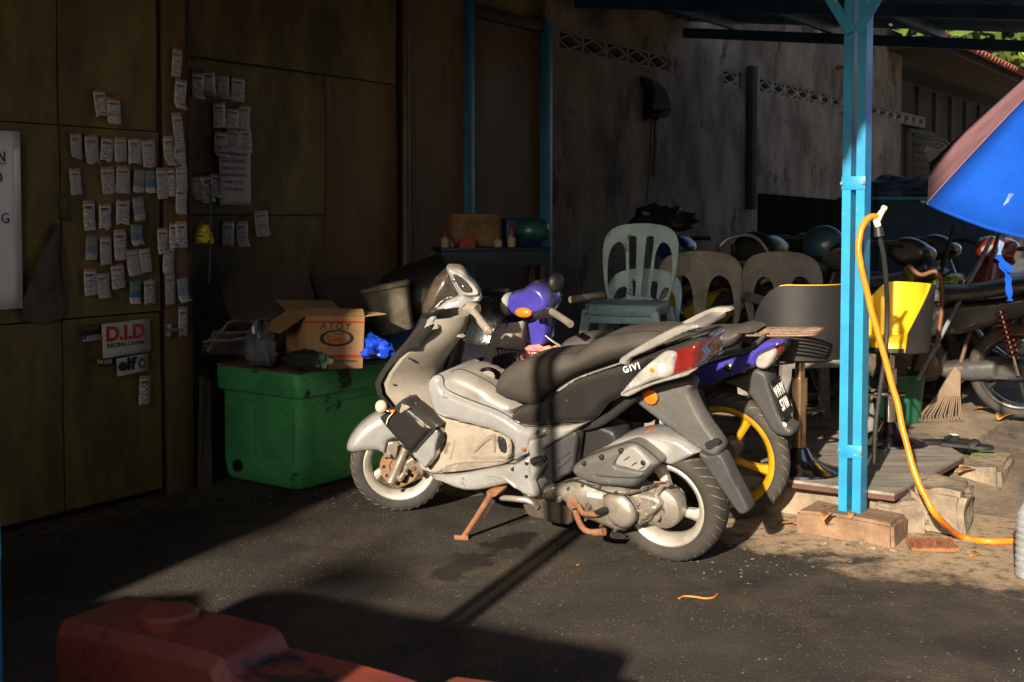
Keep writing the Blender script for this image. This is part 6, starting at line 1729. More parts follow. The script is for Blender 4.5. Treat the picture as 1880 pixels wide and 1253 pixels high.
# ================================================================ on the rendered wall
def bag_on_wall(): pass
hk_ = W.px(1205, 150, IN2)
cl = MB()
pts = [W.px(a, b_, IN2 - .05) for a, b_ in ((1182, 142), (1205, 146), (1222, 162), (1231, 190), (1231, 214), (1212, 218), (1208, 224), (1200, 216), (1190, 222), (1188, 200), (1190, 170))]
cl.rings2(smoothpts([(p.x, p.z) for p in pts], 2), [(.0, IN2 - .004), (0, IN2 - .03), (.03, IN2 - .07), (.07, IN2 - .085)], lambda x, y, z: V((x, y, z)))
o = cl.obj('hanging_cloth', mat('black_cloth', (.008, .008, .009), .9, bump=.2), None); o.matrix_world = WM
tag(o, 'black cloth hung over the end of the first vent row', 'cloth')
b = MB()
for a, c_ in (((1196, 222), (1186, 375)), ((1202, 222), (1198, 325))):
    p, q = W.px(*a, IN2 - .03), W.px(*c_, IN2 - .03)
    b.tube(curve3([p, p.lerp(q, .5) + V((.02, 0, 0)), q], 5), .014 if a[0] > 1200 else .008, 7)
o = b.obj('cable', BLACK, None); o.matrix_world = WM; tag(o, 'black cables dangling from the hung black cloth', 'cable')
p, q = W.px(1382, 122, IN2 - .05), W.px(1392, 385, IN2 - .12)
o = MB().box((p.x - .07, IN2 - .08, q.z), (p.x + .07, IN2 - .01, p.z), .008).obj('timber_batten', mat('black_timber', (.010, .010, .010), .85, bump=.2), None); o.matrix_world = WM
tag(o, 'black timber batten standing against the wall between vent rows', 'batten')
c = W.px(1535, 125, IN2)
mt = thing('wall_motor', 'dark cylindrical motor bracketed high on the wall left of the post', 'motor', WM)
d_ = V((-.5, -.25, -.45)).normalized()
MB().tube([V((c.x, IN2 - .3, c.z)) - d_ * .28, V((c.x, IN2 - .3, c.z)) + d_ * .28], .10, 16).obj('housing', RUSTD, mt)
MB().box((c.x - .03, IN2 - .3, c.z - .02), (c.x + .03, IN2 - .001, c.z + .02), .004).obj('bracket', RUSTD, mt)
c = W.px(1668, 285, IN2)
fnm = thing('wall_fan', 'pale dusty fan on a stand deep under the canopy', 'fan', WM)
FANM = mat('dusty_fan_plastic', (.13, .115, .098), .6, var=.4)
Mfan = Matrix.Translation((c.x, IN2 - .4, c.z)) @ Matrix.Rotation(R(75), 4, 'Y')
for r_ in (.06, .12, .18, .235):
    MB().tube([Mfan @ V((r_ * math.cos(a), r_ * math.sin(a), .05 * (1 - r_ / .24))) for a in [2 * math.pi * i / 24 for i in range(24)]], .006, 5, closed=True).obj('guard_ring', FANM, fnm)
for i in range(3):
    a = i * 2.094
    MB().box((.02, -.05, -.005), (.19, .05, .005), .003).obj('blade', FANM, fnm).matrix_local = Mfan @ Matrix.Rotation(a, 4, 'Z') @ Matrix.Rotation(.35, 4, 'X')
MB().tube([Mfan @ V((0, 0, -.18)), Mfan @ V((0, 0, .02))], [.09, .06], 16).obj('motor', FANM, fnm)
MB().tube([V((c.x, IN2 - .4, .0)), V((c.x, IN2 - .4, c.z - .06))], .03, 10).obj('stand', FANM, fnm)
# blue steel counter
cp = at(1645, 395, 9.6)
ct = thing('steel_counter', 'blue steel counter deep in the shade right of the post', 'counter', Matrix.Translation((cp.x, cp.y, PZ)) @ Matrix.Rotation(AZ - R(40), 4, 'Z'))
MB().box((-.35, -.3, 0), (.75, .3, cp.z - PZ + .12), .01).obj('cabinet', mat('counter_blue', (.012, .05, .10), .6, var=.5), ct)
MB().box((-.37, -.32, cp.z - PZ + .121), (.77, .32, cp.z - PZ + .15), .005).obj('worktop', BLUED, ct)
crumple('tarpaulin', 'dark blue bundled tarpaulin on the steel counter', 'tarpaulin', Matrix.Translation((cp.x + .05, cp.y, cp.z + .21)), (.35, .2, .11), mat('dark_blue_tarp', (.02, .05, .11), .6, var=.5, bump=.3), 6.1, .3)
# black sheet added to stand in for the darkness behind the bikes
slabat('board', 'large black sheet standing in for the darkness behind the motorcycles', 'board', [(1395, 355, .6), (1545, 368, 1.2), (1545, 470, 1.0), (1395, 470, .3)], 9.6, .03, mat('dark_area_black', (.012, .011, .010), .95, spec=.1, bump=.2))
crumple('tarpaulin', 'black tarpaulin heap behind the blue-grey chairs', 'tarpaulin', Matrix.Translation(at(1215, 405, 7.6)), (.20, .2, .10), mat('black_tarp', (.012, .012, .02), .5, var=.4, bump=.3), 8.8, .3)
for i, (px, py, Y, m_, lab) in enumerate(((1512, 452, 7.1, mat('blue_helmet', (.02, .06, .10), .35, var=.4, coat=.2), 'blue glossy helmet behind the brown armchair'), (1385, 462, 7.4, mat('matt_black_helmet', (.014, .014, .015), .7, spec=.2), 'black helmet among the motorcycles behind the brown chairs'))):
    t = thing('helmet', lab, 'helmet', Matrix.Translation(at(px, py, Y)) @ Matrix.Rotation(R(200 + 40 * i), 4, 'Z'), 'helmets')
    bm = bmesh.new(); bmesh.ops.create_uvsphere(bm, u_segments=24, v_segments=14, radius=.13)
    for q_ in bm.verts:
        q_.co.y *= 1.12
        if q_.co.z < -.06: q_.co.z = -.06
    MB().bm(bm).obj('shell', m_, t, 50)
    vs = MB(); vs.lathe([(.136, -.04), (.139, 0), (.136, .045)], 14, Matrix.Diagonal((1, 1.12, 1, 1)), R(215), R(325)); vs.obj('visor', VISOR, t, 50)

# ================================================================ far house beyond the wall
fh = thing('tiled_house', 'dark timber house with louvred window and red tiled eave at far right', 'house', WM)
DTIM = mat('dark_timber', (.022, .019, .016), .9, col2=(.012, .011, .010), scale=3, bump=.2, stretch=(1, 1, .3))
f0 = 13.31
MB().box((f0, IN2 + .10, 0), (24, IN2 + .25, 3.3)).obj('facade', DTIM, fh, 0)
for i in range(11):
    MB().box((f0 + .1 + i * .95, IN2 + .055, 0), (f0 + .16 + i * .95, IN2 + .098, 3.25), .005).obj('stud', DTIM, fh)
wd_ = MB().box((f0 + .55, IN2 + .03, 1.25), (f0 + 1.9, IN2 + .097, 2.6), .01).obj('window', mat('window_frame_dark', (.04, .036, .032), .8, var=.4), fh)
for i in range(11):
    MB().box((f0 + .64, IN2 + .0, 1.32 + i * .115), (f0 + 1.81, IN2 + .028, 1.38 + i * .115), .004, rot=Matrix.Rotation(.4, 3, 'X')).obj('louvre', DTIM, wd_)
TILE = mat('red_roof_tile', (.34, .12, .085), .8, col2=(.20, .07, .05), scale=6, bump=.3)
e_a = W.px(1738, 68, -.25); e_b = W.px(1860, 126, -.25)
ez = (e_a.z + e_b.z) / 2
MB().box((12.6, -.20, ez - .16), (24, IN2 + .3, ez - .04), .01).obj('soffit', DTIM, fh)
rf2 = MB().box((12.6, -.25, ez - .035), (24, IN2 + 3, ez - .005)).obj('roof', DTIM, fh)
tm_ = MB()
tm_.lathe([(.09, -.19), (.10, .19)], 8, basis((0, 0, 0), (1, 0, 0), (0, 0, 1), (0, 1, 0)), 0, math.pi)
tme = tm_.mesh('roof_tile', 60); tme.materials.append(TILE)
for i in range(46):
    for j in range(3):
        o = bpy.data.objects.new('roof_tile', tme); COL.objects.link(o); o.parent = rf2
        o.location = (12.7 + i * .22, -.15 + j * .34, ez + .0 + j * .16); o.rotation_euler = (R(-26) * -1, 0, rnd.uniform(-.03, .03))
        sm_ = o.modifiers.new('t', 'SOLIDIFY'); sm_.thickness = .014
LEAF = mat('vine_leaf', (.10, .20, .02), .45, col2=(.22, .26, .03), scale=2, bump=.1)
vn = thing('creeper_vine', 'sunlit yellow-green creeper leaves hanging over the tiled eave', 'plant', WM)
stm = []
for i in range(46):
    t_ = rnd.random()
    s_ = 16.4 + t_ * 4.5
    z_ = ez + .25 + rnd.uniform(-.55, .45) * (.4 + t_)
    y_ = -.35 - rnd.random() * .45
    r_ = rnd.uniform(.13, .24)
    lf = MB()
    pl_ = [(0, -1), (.55, -.55), (.72, .1), (.45, .6), (0, 1.1), (-.45, .6), (-.72, .1), (-.55, -.55)]
    lf.add([V((0, .02, 0))] + [V((a * r_, -.12 * r_ * abs(a), b2 * r_)) for a, b2 in pl_], [(0, 1 + k_, 1 + (k_ + 1) % 8) for k_ in range(8)])
    o = lf.obj('leaf', LEAF, vn, 60)
    o.location = (s_, y_, z_); o.rotation_euler = (rnd.uniform(-.9, .5), rnd.uniform(-1, 1), rnd.uniform(-.9, .9))
for i in range(3):
    ps = [V((16.6 + i * 1.2 + k_ * .25, -.3 - .06 * k_, ez + .28 + .12 * math.sin(k_ + i) - .05 * k_)) for k_ in range(7)]
    MB().tube(curve3(ps, 3), .014, 6).obj('stem', mat('vine_stem', (.14, .13, .04), .8), vn)

# ================================================================ parasol
UB = mat('blue_parasol_cloth', (.004, .065, .40), .85, col2=(.003, .050, .34), scale=5, bump=.12, bscale=260, spots=(.25, .36, .58), spotscale=26, spotlim=.72, spec=.2)
UM = mat('maroon_parasol_cloth', (.30, .15, .185), .8, col2=(.20, .10, .125), scale=5, bump=.12, bscale=260, spots=(.36, .22, .24), spotscale=22, spotlim=.70)
ap = V((3.07, 5.2, 2.55))
um = thing('parasol', 'large blue and maroon garden parasol leaning in at the right edge', 'parasol', V((3.12, 5.25, 0)))
ub_ = um.location
def corner(i):
    a = R(182 + 45 * i)
    x, y = 1.2 * math.cos(a), 1.2 * math.sin(a)
    return V((ap.x + x, ap.y + y, 1.45 + .0386 * x + .2349 * y))
def rib(c_, t): 
    p_ = c_.lerp(ap, t); p_.z = c_.z + (ap.z - c_.z) * (1 - (1 - t) ** 1.15); return p_
for i in range(8):
    ca, cb_ = corner(i), corner(i + 1)
    rings = []
    for j in range(11):
        t = j / 10
        a, b_ = rib(ca, t), rib(cb_, t)
        rings.append([a.lerp(b_, k_ / 8) + V((0, 0, -.055 * math.sin(math.pi * k_ / 8) * (1 - t) * (1 - t) ** .5 * .6 + .010 * noise.noise((k_ * .9 + i * 5, t * 7, 1)) * min(1, k_, 8 - k_) * (1 - t))) - ub_ for k_ in range(9)])
    pn = MB().loft(rings, False, open_ring=True).obj('cloth_panel', UB if i in (0, 2, 4, 6) else UM, um, 60)
    sm_ = pn.modifiers.new('t', 'SOLIDIFY'); sm_.thickness = .002
    hem = MB().loft([[q + V((0, 0, .0)) for q in rings[0]], [q + V((0, 0, -.013)) + (q + ub_ - ap) * .002 for q in rings[0]]], False, open_ring=True).obj('hem', UB if i in (0, 2, 4, 6) else UM, pn, 60)
    hs_ = hem.modifiers.new('t', 'SOLIDIFY'); hs_.thickness = .002
    MB().tube([rib(ca, j / 8) - ub_ + V((0, 0, -.008)) for j in range(9)], .004, 6).obj('rib', STEELD, um)
MB().tube([V((0, 0, .02)), V((ap.x, ap.y, ap.z + .08)) - ub_], .02, 14).obj('pole', CHROME, um)
MB().lathe([(0, 0), (.28, 0), (.28, .05), (.05, .09), (.03, .25), (0, .25)], 30).obj('base', GREYD, um)
cA0 = corner(0)
MB().tube([cA0 - ub_, cA0 - ub_ + V((-.03, 0, .005))], .006, 6).obj('rib_tip', BLACK, um)
# the tie strap of rags
so = at(1855, 352, 4.86)
sp_pts = [at(x, y, 4.85) for x, y in ((1857, 356), (1848, 375), (1845, 410), (1840, 440), (1834, 470))]
st_ = thing('tie_strap', 'frayed blue strap knotted and hanging from the parasol', 'strap', so)
rs = MB()
def ribbon(pts, w_, th=.002):
    rg = []
    for i, p_ in enumerate(pts):
        ww = w_ * (1 + .25 * math.sin(i * 2.1)); tw = .5 * math.sin(i * 1.3)
        dx = V((math.cos(tw), math.sin(tw), 0)) * ww / 2
        rg.append([p_ - dx - so, p_ + dx - so, p_ + dx + V((0, th, 0)) - so, p_ - dx + V((0, th, 0)) - so])
    return MB().loft(rg)
ribbon(curve3(sp_pts, 3), .022).obj('strap', mat('faded_blue_strap', (.16, .24, .45), .9, var=.4), st_, 50)
ribbon(curve3([at(x, y, 4.66) for x, y in ((1834, 468), (1840, 488), (1850, 505), (1852, 530), (1855, 553))], 3), .026).obj('strap_tail', UB, st_, 50)
ribbon(curve3([at(x, y, 4.65) for x, y in ((1832, 472), (1845, 485), (1856, 500))], 3), .035).obj('knot_end', UB, st_, 50)

# ================================================================ rake, poles, bucket
def pole(name, label, cat, a, Ya, b_, Yb, r, m, group=None):
    p_, q_ = at(*a, Ya), at(*b_, Yb)
    if p_.z < PZ: p_.z = PZ + .01
    o = MB().tube([p_, p_.lerp(q_, .5) + V((.004, 0, 0)), q_], r, 10).obj(name, m, None, 50)
    for v_ in o.data.vertices: v_.co -= p_
    o.location = p_
    return tag(o, label, cat, group)
rkT = at(1757, 674, 6.75); rkB = gnd(1733, 772, PZ + .004)
rk_ = thing('leaf_rake', 'brown plastic leaf rake standing on its tines beside the poles', 'rake', rkB)
RAKEM = mat('faded_brown_plastic', (.22, .155, .105), .7, col2=(.14, .10, .07), scale=9, bump=.15)
e_x = V((1, .12, 0)).normalized()
hd_ = rkT - rkB
MB().loft([[hd_ + e_x * a + V((0, dy, 0)) for a, dy in ((-.02, -.008), (.02, -.008), (.02, .008), (-.02, .008))], [hd_ * .45 + e_x * a + V((0, dy, 0)) for a, dy in ((-.085, -.006), (.062, -.006), (.062, .006), (-.085, .006))]]).obj('head', RAKEM, rk_, 30)
for i in range(16):
    u = i / 15
    top_ = hd_ * .45 + e_x * (-.085 + .147 * u)
    bot_ = e_x * (-.165 + .265 * u) + V((0, -.02 + .012 * math.sin(i * 1.7), .02))
    MB().tube([top_, top_.lerp(bot_, .92), bot_ + V((0, -.03, -.012))], .0042, 6).obj('tine', RAKEM, rk_)
HAND = mat('brown_handle', (.13, .075, .045), .6, col2=(.07, .045, .03), scale=9)
MB().tube([hd_ + V((0, 0, -.05)), at(1835, 425, 7.05) - rkB], .012, 10).obj('handle', HAND, rk_)
pole('metal_pole', 'pale grey metal pipe leaning from the green bucket', 'pole', (1685, 697), 6.35, (1821, 437), 7.0, .013, mat('pale_pipe', (.36, .38, .40), .45, metal=.4, var=.4))
pole('broom_stick', 'dark broom stick leaning left of the grey pipe', 'pole', (1672, 690), 6.75, (1752, 415), 7.1, .013, BLACK)
gbk = at(1664, 715, 6.5)
t = thing('bucket', 'dark green plastic bucket behind the yellow stool', 'bucket', V((gbk.x, gbk.y + .1, PZ)))
MB().lathe([(0, 0), (.11, 0), (.135, .26), (.142, .262), (.142, .28), (.13, .28), (.105, .02), (0, .02)], 32).obj('tub', mat('dark_green_plastic', (.012, .10, .06), .45, var=.4), t)

# ================================================================ hoses and tap at the post
OH = mat('orange_hose', (.74, .22, .012), .38, col2=(.62, .16, .010), scale=12, bump=.05, spots=(.35, .14, .03), spotscale=14, spotlim=.68)
hp = [at(1613, 398, 4.66), at(1594, 401, 4.64), at(1579, 430, 4.62), at(1579, 480, 4.61), at(1600, 570, 4.60), at(1625, 660, 4.58), at(1648, 745, 4.55), at(1668, 830, 4.50), at(1690, 895, 4.45), at(1722, 950, 4.42), gnd(1765, 985, .013), gnd(1810, 994, .013), gnd(1858, 994, .013), gnd(1940, 990, .013)]
hq = [q + V((.004, 0, .003)) * noise.noise((i * .35, 2, 0)) * (1 if 3 < i < 60 else 0) for i, q in enumerate(curve3(hp, 6))]
o = MB().tube(hq, .0125, 12).obj('garden_hose', OH, None, 60)
tag(o, 'bright orange hose looping from the tap down to the ground', 'hose')
IVORY = mat('ivory_plastic', (.70, .62, .50), .4, var=.25, bump=.05)
tp = thing('tap_fitting', 'ivory plastic tap fitting on the blue post above the hoses', 'tap', at(1611, 400, 4.66))
tb_ = tp.location.copy()
MB().tube([at(1610, 404, 4.66) - tb_, at(1616, 394, 4.66) - tb_, at(1624, 382, 4.65) - tb_], [.016, .013, .009], 12).obj('body', IVORY, tp)
MB().tube([at(1622, 385, 4.65) - tb_, at(1625, 379, 4.65) - tb_], [.013, .011], 10).obj('nozzle', IVORY, tp)
MB().tube([at(1608, 402, 4.66) - tb_, at(1612, 416, 4.66) - tb_], [.015, .013], 12).obj('outlet', IVORY, tp)
MB().tube([at(1612, 417, 4.66) - tb_, at(1614, 434, 4.66) - tb_], [.017, .022], 14).obj('coupling', BLACK, tp)
MB().tube([at(1600, 401, 4.72) - tb_, at(1610, 402, 4.66) - tb_], .010, 10).obj('pipe_stub', IVORY, tp)
gh = [at(1614, 432, 4.66), at(1622, 470, 4.72), at(1627, 520, 4.8), at(1629, 580, 4.92), at(1625, 650, 4.94), at(1615, 720, 4.96), at(1607, 790, 4.98), at(1604, 850, 5.0)]
o = MB().tube(curve3(gh, 6), .010, 10).obj('rubber_hose', mat('black_rubber_hose', (.030, .030, .030), .55, var=.4), None, 60)
tag(o, 'black rubber hose hanging from the tap coupling', 'hose')
bh = [at(1668, 488, 6.6), at(1690, 505, 6.55), at(1720, 500, 6.5), at(1730, 540, 6.5), at(1722, 620, 6.5), at(1705, 680, 6.5)]
o = MB().tube(curve3(bh, 6), .013, 10).obj('rubber_hose', mat('brown_rubber_hose', (.17, .07, .035), .6, var=.4), None, 60)
tag(o, 'brown rubber hose looped behind the yellow stool', 'hose')
BOTT = mat('clear_ribbed_bottle', (.50, .53, .56), .12, col2=(.30, .33, .36), scale=8, bump=.05, trans=.55, alpha=1)
wb0 = gnd(1893, 1062)
t = thing('water_bottle', 'clear ribbed water bottle standing at the right picture edge', 'bottle', wb0)
pr = [(0, 0), (.045, 0), (.055, .01)]
for i in range(8):
    z = .02 + i * .026
    pr += [(.056, z), (.056, z + .012), (.052, z + .017), (.052, z + .020)]
pr += [(.054, .24), (.030, .285), (.018, .295), (.018, .31), (0, .31)]
MB().lathe(pr, 32).obj('body', BOTT, t)
MB().lathe([(.019, .305), (.019, .325), (0, .327)], 20).obj('cap', mat('blue_cap', (.03, .12, .45), .4), t)

# ================================================================ foreground barriers
BARR = mat('worn_red_barrier', (.27, .058, .035), .5, col2=(.13, .033, .024), scale=4, bump=.2, bscale=60, spots=(.035, .024, .022), spotscale=5, spotlim=.56, specks=(.16, .06, .045))
def barrier(label, M):
    t = thing('water_barrier', label, 'barrier', M, 'red plastic barriers')
    L_, Hh, D_ = .80, .60, .19
    x1 = .40
    b = MB()
    def blk(x0, x1_, z0, z1, d): b.box((x0, -d / 2, z0), (x1_, d / 2, z1), .028, seg=3)
    pl_ = smoothpts([(0, 0, 1), (0, .56), (.02, .60), (.38, .60), (.41, .57), (.43, .57), (.60, .565), (.70, .555), (.72, .53, 1), (.66, .50, 1), (.47, .50), (.42, .47), (.44, .42), (.70, .41, 1), (.70, .30, 1), (1.0, .30, 1), (1.05, 0, 1)], 3)
    MB().rings2(pl_, [(.02, -D_ / 2), (0, -D_ / 2 + .022), (0, D_ / 2 - .022), (.02, D_ / 2)], lambda x, y, z: V((x, y, z))).obj('tank', BARR, t, 40)
    MB().lathe([(0, .026), (.046, .026), (.052, .020), (.052, 0)], 30, Matrix.Translation((.20, 0, .598))).obj('filler_cap', BARR, t)
    b2 = MB().rings2(smoothpts([(.735, 0, 1), (.735, .55), (.76, .585), (1.00, .585), (1.04, .5), (1.06, 0, 1)], 3), [(.02, -D_ / 2 + .01), (0, -D_ / 2 + .03), (0, D_ / 2 - .03), (.02, D_ / 2 - .01)], lambda x, y, z: V((x, y, z)))
    b2.obj('second_tank', BARR, t, 40)
    MB().tube([V((.05, -D_ / 2 - .004, .36)), V((.16, -D_ / 2 - .004, .33))], .012, 8).obj('slot', BLACK, t)
    return t
pA = at(150, 1126, 2.08)
e_ = at(565, 1198, 1.84) - pA
ang = math.atan2(e_.y, e_.x)
bz_ = pA.z - .60
barrier('worn red plastic barrier with round filler cap in the bottom left corner', Matrix.Translation((pA.x, pA.y + .04, 0)) @ Matrix.Rotation(ang, 4, 'Z') @ Matrix.Diagonal((1.0, 1, max(.5, pA.z / .60), 1)))
def shade_barrier(label, x, y, ang_, L_, Hh):  # unseen barriers added to throw the foreground shadow
    t = thing('water_barrier', label, 'barrier', Matrix.Translation((x, y, 0)) @ Matrix.Rotation(R(ang_), 4, 'Z'), 'red plastic barriers')
    pl_ = smoothpts([(0, 0, 1), (0, Hh - .06), (.05, Hh), (L_ - .05, Hh), (L_, Hh - .06), (L_, 0, 1), (L_ * .7, 0, 1), (L_ * .66, .12), (L_ * .34, .12), (L_ * .3, 0, 1)], 3)
    MB().rings2(pl_, [(.02, -.16), (0, -.13), (0, .13), (.02, .16)], lambda x_, y_, z_: V((x_, y_, z_))).obj('tank', BARR, t, 40)
    MB().lathe([(0, .026), (.046, .026), (.052, .020), (.052, 0)], 30, Matrix.Translation((L_ * .3, 0, Hh - .002))).obj('filler_cap', BARR, t)
shade_barrier('tall red plastic barrier added beside the camera, out of the picture, to cast shade', -2.06, 1.30, -24.5, 1.42, 1.12)
shade_barrier('tall red plastic barrier added at the far left, out of the picture, to cast shade', -2.82, 1.10, 15, .72, 1.12)

# ================================================================ small things on the ground
rnd = random.Random(5)
gv = MB()
def pebble(c, r):
    bm = bmesh.new(); bmesh.ops.create_icosphere(bm, subdivisions=1, radius=r)
    f = (rnd.uniform(.8, 1.4), rnd.uniform(.8, 1.3), rnd.uniform(.35, .7))
    for q in bm.verts: q.co = V((q.co.x * f[0], q.co.y * f[1], q.co.z * f[2])) * rnd.uniform(.8, 1.15) + c
    gv.bm(bm)
for i in range(240):
    Y = 3.0 + 2.9 * rnd.random() ** 1.1
    x = rnd.uniform(-1.5, 2.2) * Y / 4.5
    pebble(V((x, Y, .001)), rnd.choice((.0018, .0022, .003, .004)))
for i in range(260):
    g_ = gnd(rnd.uniform(1240, 1880), rnd.uniform(955, 1060))
    pebble(g_ + V((0, 0, .001)), rnd.choice((.002, .003, .004, .006)))
for i in range(160):
    g_ = gnd(rnd.uniform(330, 660), rnd.uniform(895, 935))
    pebble(g_ + V((0, 0, .001)), rnd.choice((.002, .003, .004, .005)))
for i in range(90):
    g_ = gnd(rnd.uniform(1420, 1800), rnd.uniform(985, 1015))
    pebble(g_ + V((0, 0, .001)), rnd.choice((.003, .005, .007)))
o = gv.obj('gravel', mat('pale_grit', (.18, .135, .09), .95, col2=(.09, .07, .048), scale=30, bump=.3), None, 0)
tag(o, 'scattered pale grit lying on the asphalt', 'gravel', kind='stuff')
for i in range(7):
    px, py = ((1535, 985), (1548, 1003), (1640, 1012), (1602, 1008), (1780, 1015), (1515, 1000), (1583, 1000))[i]
    g_ = gnd(px, py)
    stone('stone_chip', ORD[i] + ' of the loose mortar chips scattered round the post footing', g_ + V((0, 0, .005)), (.022, .018, .014), rnd.random() * 3, i * 2.2, KERB, 'stone chip', 'mortar chips', amp=.004)
DRYL = mat('dry_leaf', (.42, .20, .05), .75, col2=(.26, .11, .03), scale=30, bump=.3)
def dryleaf(px, py, z, L_, lab, rz, bend=.4):
    b = MB()
    rg = []
    for i in range(9):
        t = i / 8
        w_ = L_ * .28 * math.sin(math.pi * min(1, t * .96 + .03)) ** .7
        z_ = bend * L_ * (.25 * math.sin(t * 3.1) + .06 * math.sin(t * 9))
        rg.append([V(((t - .5) * L_, -w_, z_ + w_ * .5)), V(((t - .5) * L_, 0, z_)), V(((t - .5) * L_, w_, z_ + w_ * .4))])
    b.loft(rg, False, open_ring=True)
    o = b.obj('dry_leaf', DRYL, None, 60)
    m_ = o.modifiers.new('t', 'SOLIDIFY'); m_.thickness = .0012
    o.location = gnd(px, py, z) + V((0, 0, .004)); o.rotation_euler = (rnd.uniform(-.2, .2), 0, rz)
    tag(o, lab, 'leaf', 'fallen dry leaves')
dryleaf(1443, 966, 0, .085, 'curled dry leaf on the dust left of the post footing', .2)
dryleaf(1468, 968, 0, .06, 'smaller dry leaf tip beside the curled leaf', -.5)
dryleaf(1518, 955, .093, .085, 'crumpled dry leaf on the left end of the post footing', .9, .9)
dryleaf(1562, 950, .093, .06, 'dry leaf caught between the two channels of the post', 1.3, .9)
dryleaf(1625, 1000, 0, .09, 'long dry leaf right of the post footing by the brush', -.4)
dryleaf(1790, 1022, 0, .06, 'small brown leaf on the dust right of the brush', .6)
dryleaf(1775, 868, .12, .10, 'brown leaf lying on the kerb near the green sprout', .4)
dryleaf(1845, 770, PZ, .16, 'broad dry leaf on the pavement beside the black wheel', .7)
dryleaf(1810, 755, PZ, .14, 'dry leaf on the pavement between rake and black wheel', -.2)
dryleaf(1062, 1040, 0, .018, 'tiny tan leaf on the asphalt below the engine', .3)
# brush head
bc_ = gnd(1710, 1012)
br_ = thing('scrub_brush', 'reddish brown bristle brush head lying by the orange hose', 'brush', Matrix.Translation(bc_) @ Matrix.Rotation(-.05, 4, 'Z'))
BRS = mat('brown_bristle', (.20, .075, .035), .9, col2=(.11, .04, .02), scale=40, bump=.6, bscale=200)
MB().box((-.085, -.028, .002), (.105, .028, .022), .006).obj('block', mat('wood_block', (.25, .12, .05), .7, var=.4), br_)
bb = MB()
for i in range(420):
    x, y = rnd.uniform(-.09, .085), rnd.uniform(-.032, .032)
    d_ = V((rnd.uniform(-.012, .012), rnd.uniform(-.016, .010), rnd.uniform(.022, .038)))
    p_ = V((x, y, .018))
    bb.tube([p_, p_ + d_], [.0018, .0012], 3, False)
tag(bb.obj('bristles', BRS, br_, 0), kind='stuff')
for i in range(2):
    pass
# orange cable off-cut
cw_ = [gnd(x, y, .003) for x, y in ((1247, 1099), (1256, 1095), (1275, 1096), (1295, 1099), (1310, 1097), (1317, 1091))]
o = MB().tube(curve3(cw_, 5), .0035, 7).obj('wire_offcut', mat('orange_wire', (.62, .20, .04), .5, var=.2), None, 60)
tag(o, 'short orange wire off-cut lying on the asphalt', 'wire')
# black slippers
for i, (px, py, rz, lab) in enumerate(((1735, 815, .1, 'black slipper with white print lying left on the board edge'), (1772, 822, -.5, 'black slipper tipped behind its pair at the board corner'))):
    g_ = gnd(px, py, PZ + .037)
    t = thing('slipper', lab, 'slipper', Matrix.Translation(g_) @ Matrix.Rotation(rz, 4, 'Z'), 'black slippers')
    MB().rings2(smoothpts([(-.12, 0), (-.11, .035), (-.02, .032), (.08, .045), (.125, .02), (.13, -.01), (.08, -.045), (-.02, -.034), (-.11, -.035)], 3), [(.004, 0), (0, .004), (0, .016), (.004, .02)], lambda x, y, z: V((x, z, y))).obj('sole', BLACK, t)
    MB().tube(curve3([V((.02, -.042, .018)), V((.05, -.02, .036)), V((.055, .01, .038)), V((.02, .042, .018))], 4), .018, 8, flat=.3).obj('strap', BLACK, t)
    if i == 0: MB().box((.03, -.02, .046), (.06, .015, .048)).obj('strap_print', WHITE, t, 0)
# sprout in the kerb
sg = gnd(1812, 848, .12)
t = thing('sprout', 'small bright green sprout growing from the pavement joint', 'plant', sg)
GL = mat('sprout_leaf', (.16, .36, .03), .5, var=.3, bump=.05)
for i in range(6):
    a = i * 1.05
    d_ = V((math.cos(a), math.sin(a), .55))
    rg = []
    for k_ in range(5):
        u = k_ / 4
        w_ = .018 * math.sin(math.pi * (u * .9 + .05))
        c_ = d_ * (.075 * u) + V((0, 0, .02 - .03 * u * u))
        s_ = V((-math.sin(a), math.cos(a), 0)) * w_
        rg.append([c_ - s_, c_ + V((0, 0, -.004)), c_ + s_])
    MB().loft(rg, False, open_ring=True).obj('leaf', GL, t, 60)
MB().tube([V((0, 0, -.01)), V((0, 0, .03))], .003, 5).obj('stem', GL, t)
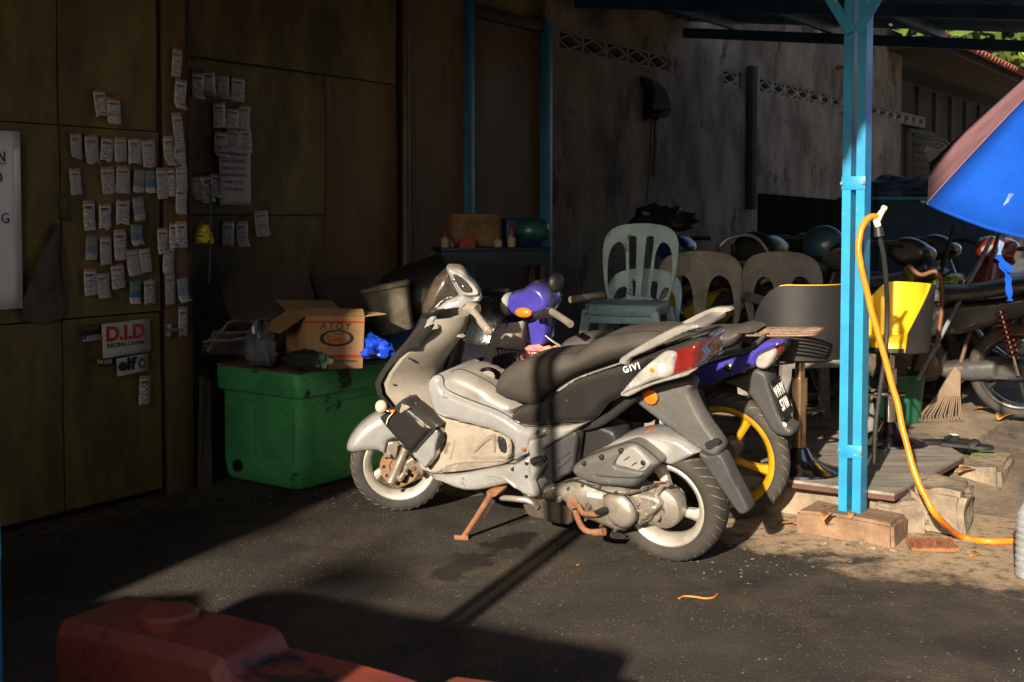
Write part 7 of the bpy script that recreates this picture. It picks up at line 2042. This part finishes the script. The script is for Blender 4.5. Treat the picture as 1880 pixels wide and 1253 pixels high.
# trees behind the tiled house
def leafcloud(t, c, rx, rz_, n, size, m, name='crown'):
    b = MB()
    for i in range(n):
        d_ = V((rnd.gauss(0, 1), rnd.gauss(0, 1), rnd.gauss(0, 1))).normalized() * rnd.random() ** .45
        p_ = V((c[0] + d_.x * rx, c[1] + d_.y * rx, c[2] + d_.z * rz_))
        u = V((rnd.gauss(0, 1), rnd.gauss(0, 1), rnd.gauss(0, 1))).normalized()
        w_ = u.orthogonal().normalized() * size * .45
        b.add([p_ - u * size, p_ - w_, p_ + u * size, p_ + w_], [(0, 1, 2, 3)])
    return b.obj(name, m, t, 0)
TL = mat('tree_leaf', (.05, .10, .02), .55, col2=(.09, .13, .02), scale=2, bump=0)
for i, (s_, y_, lab) in enumerate(((20.5, 4.5, 'leafy tree behind the tiled house at far right'), (27, 3.0, 'further leafy tree behind the far end of the tiled house'))):
    t = thing('tree', lab, 'tree', WM @ Matrix.Translation((s_, y_, 0)), 'trees behind the house')
    MB().tube([V((0, 0, 0)), V((.1, 0, 2)), V((0, .1, 4.5))], [.22, .18, .10], 12).obj('trunk', mat('bark', (.09, .07, .05), .9, bump=.5), t)
    leafcloud(t, (0, 0, 5.2), 3.4, 2.4, 2600, .28, TL)

# street tree up-sun, out of the picture: its hanging bough throws the soft dapples on the asphalt
tw = WM @ Matrix.Translation((-15.5, -1.2, 0))
t = thing('street_tree', 'street tree far beyond the left picture edge', 'tree', tw)
ti = tw.inverted()
MB().tube([V((0, 0, 0)), V((.1, 0, 3)), V((0, -.2, 7)), V((0, -.3, 9.5))], [.3, .24, .18, .08], 12).obj('trunk', mat('bark', (.09, .07, .05), .9, bump=.5), t)
leafcloud(t, (0, 0, 10), 2.6, 1.8, 1500, .25, TL)
ends = []
for px, py, rad, n_ in ((640, 1062, .20, 60), (575, 1066, .10, 22), (705, 1075, .10, 20), (400, 985, .14, 22), (300, 1015, .14, 20), (520, 960, .14, 22)):
    g_ = gnd(px, py)
    L_ = 14.0
    p_ = ti @ V((g_.x - SUN_TO.x * L_, g_.y - SUN_TO.y * L_, L_ * math.tan(SUN_EL)))
    leafcloud(t, tuple(p_), rad, rad * .45, n_, .075, TL, 'leaf_cluster')
    ends.append(p_)
MB().tube(curve3([V((0, -.2, 7)), (V((0, -.2, 7)) + ends[0]) / 2 + V((0, 0, .5)), ends[0] + V((0, .1, .1))], 5), [.10, .05, .012], 8).obj('bough', mat('bark', (.09, .07, .05), .9, bump=.5), t)
for e_ in ends[1:]:
    MB().tube([(V((0, -.2, 7)) + ends[0]) / 2 + V((0, 0, .4)), e_], [.02, .005], 5).obj('twig', mat('bark', (.09, .07, .05), .9, bump=.5), t)
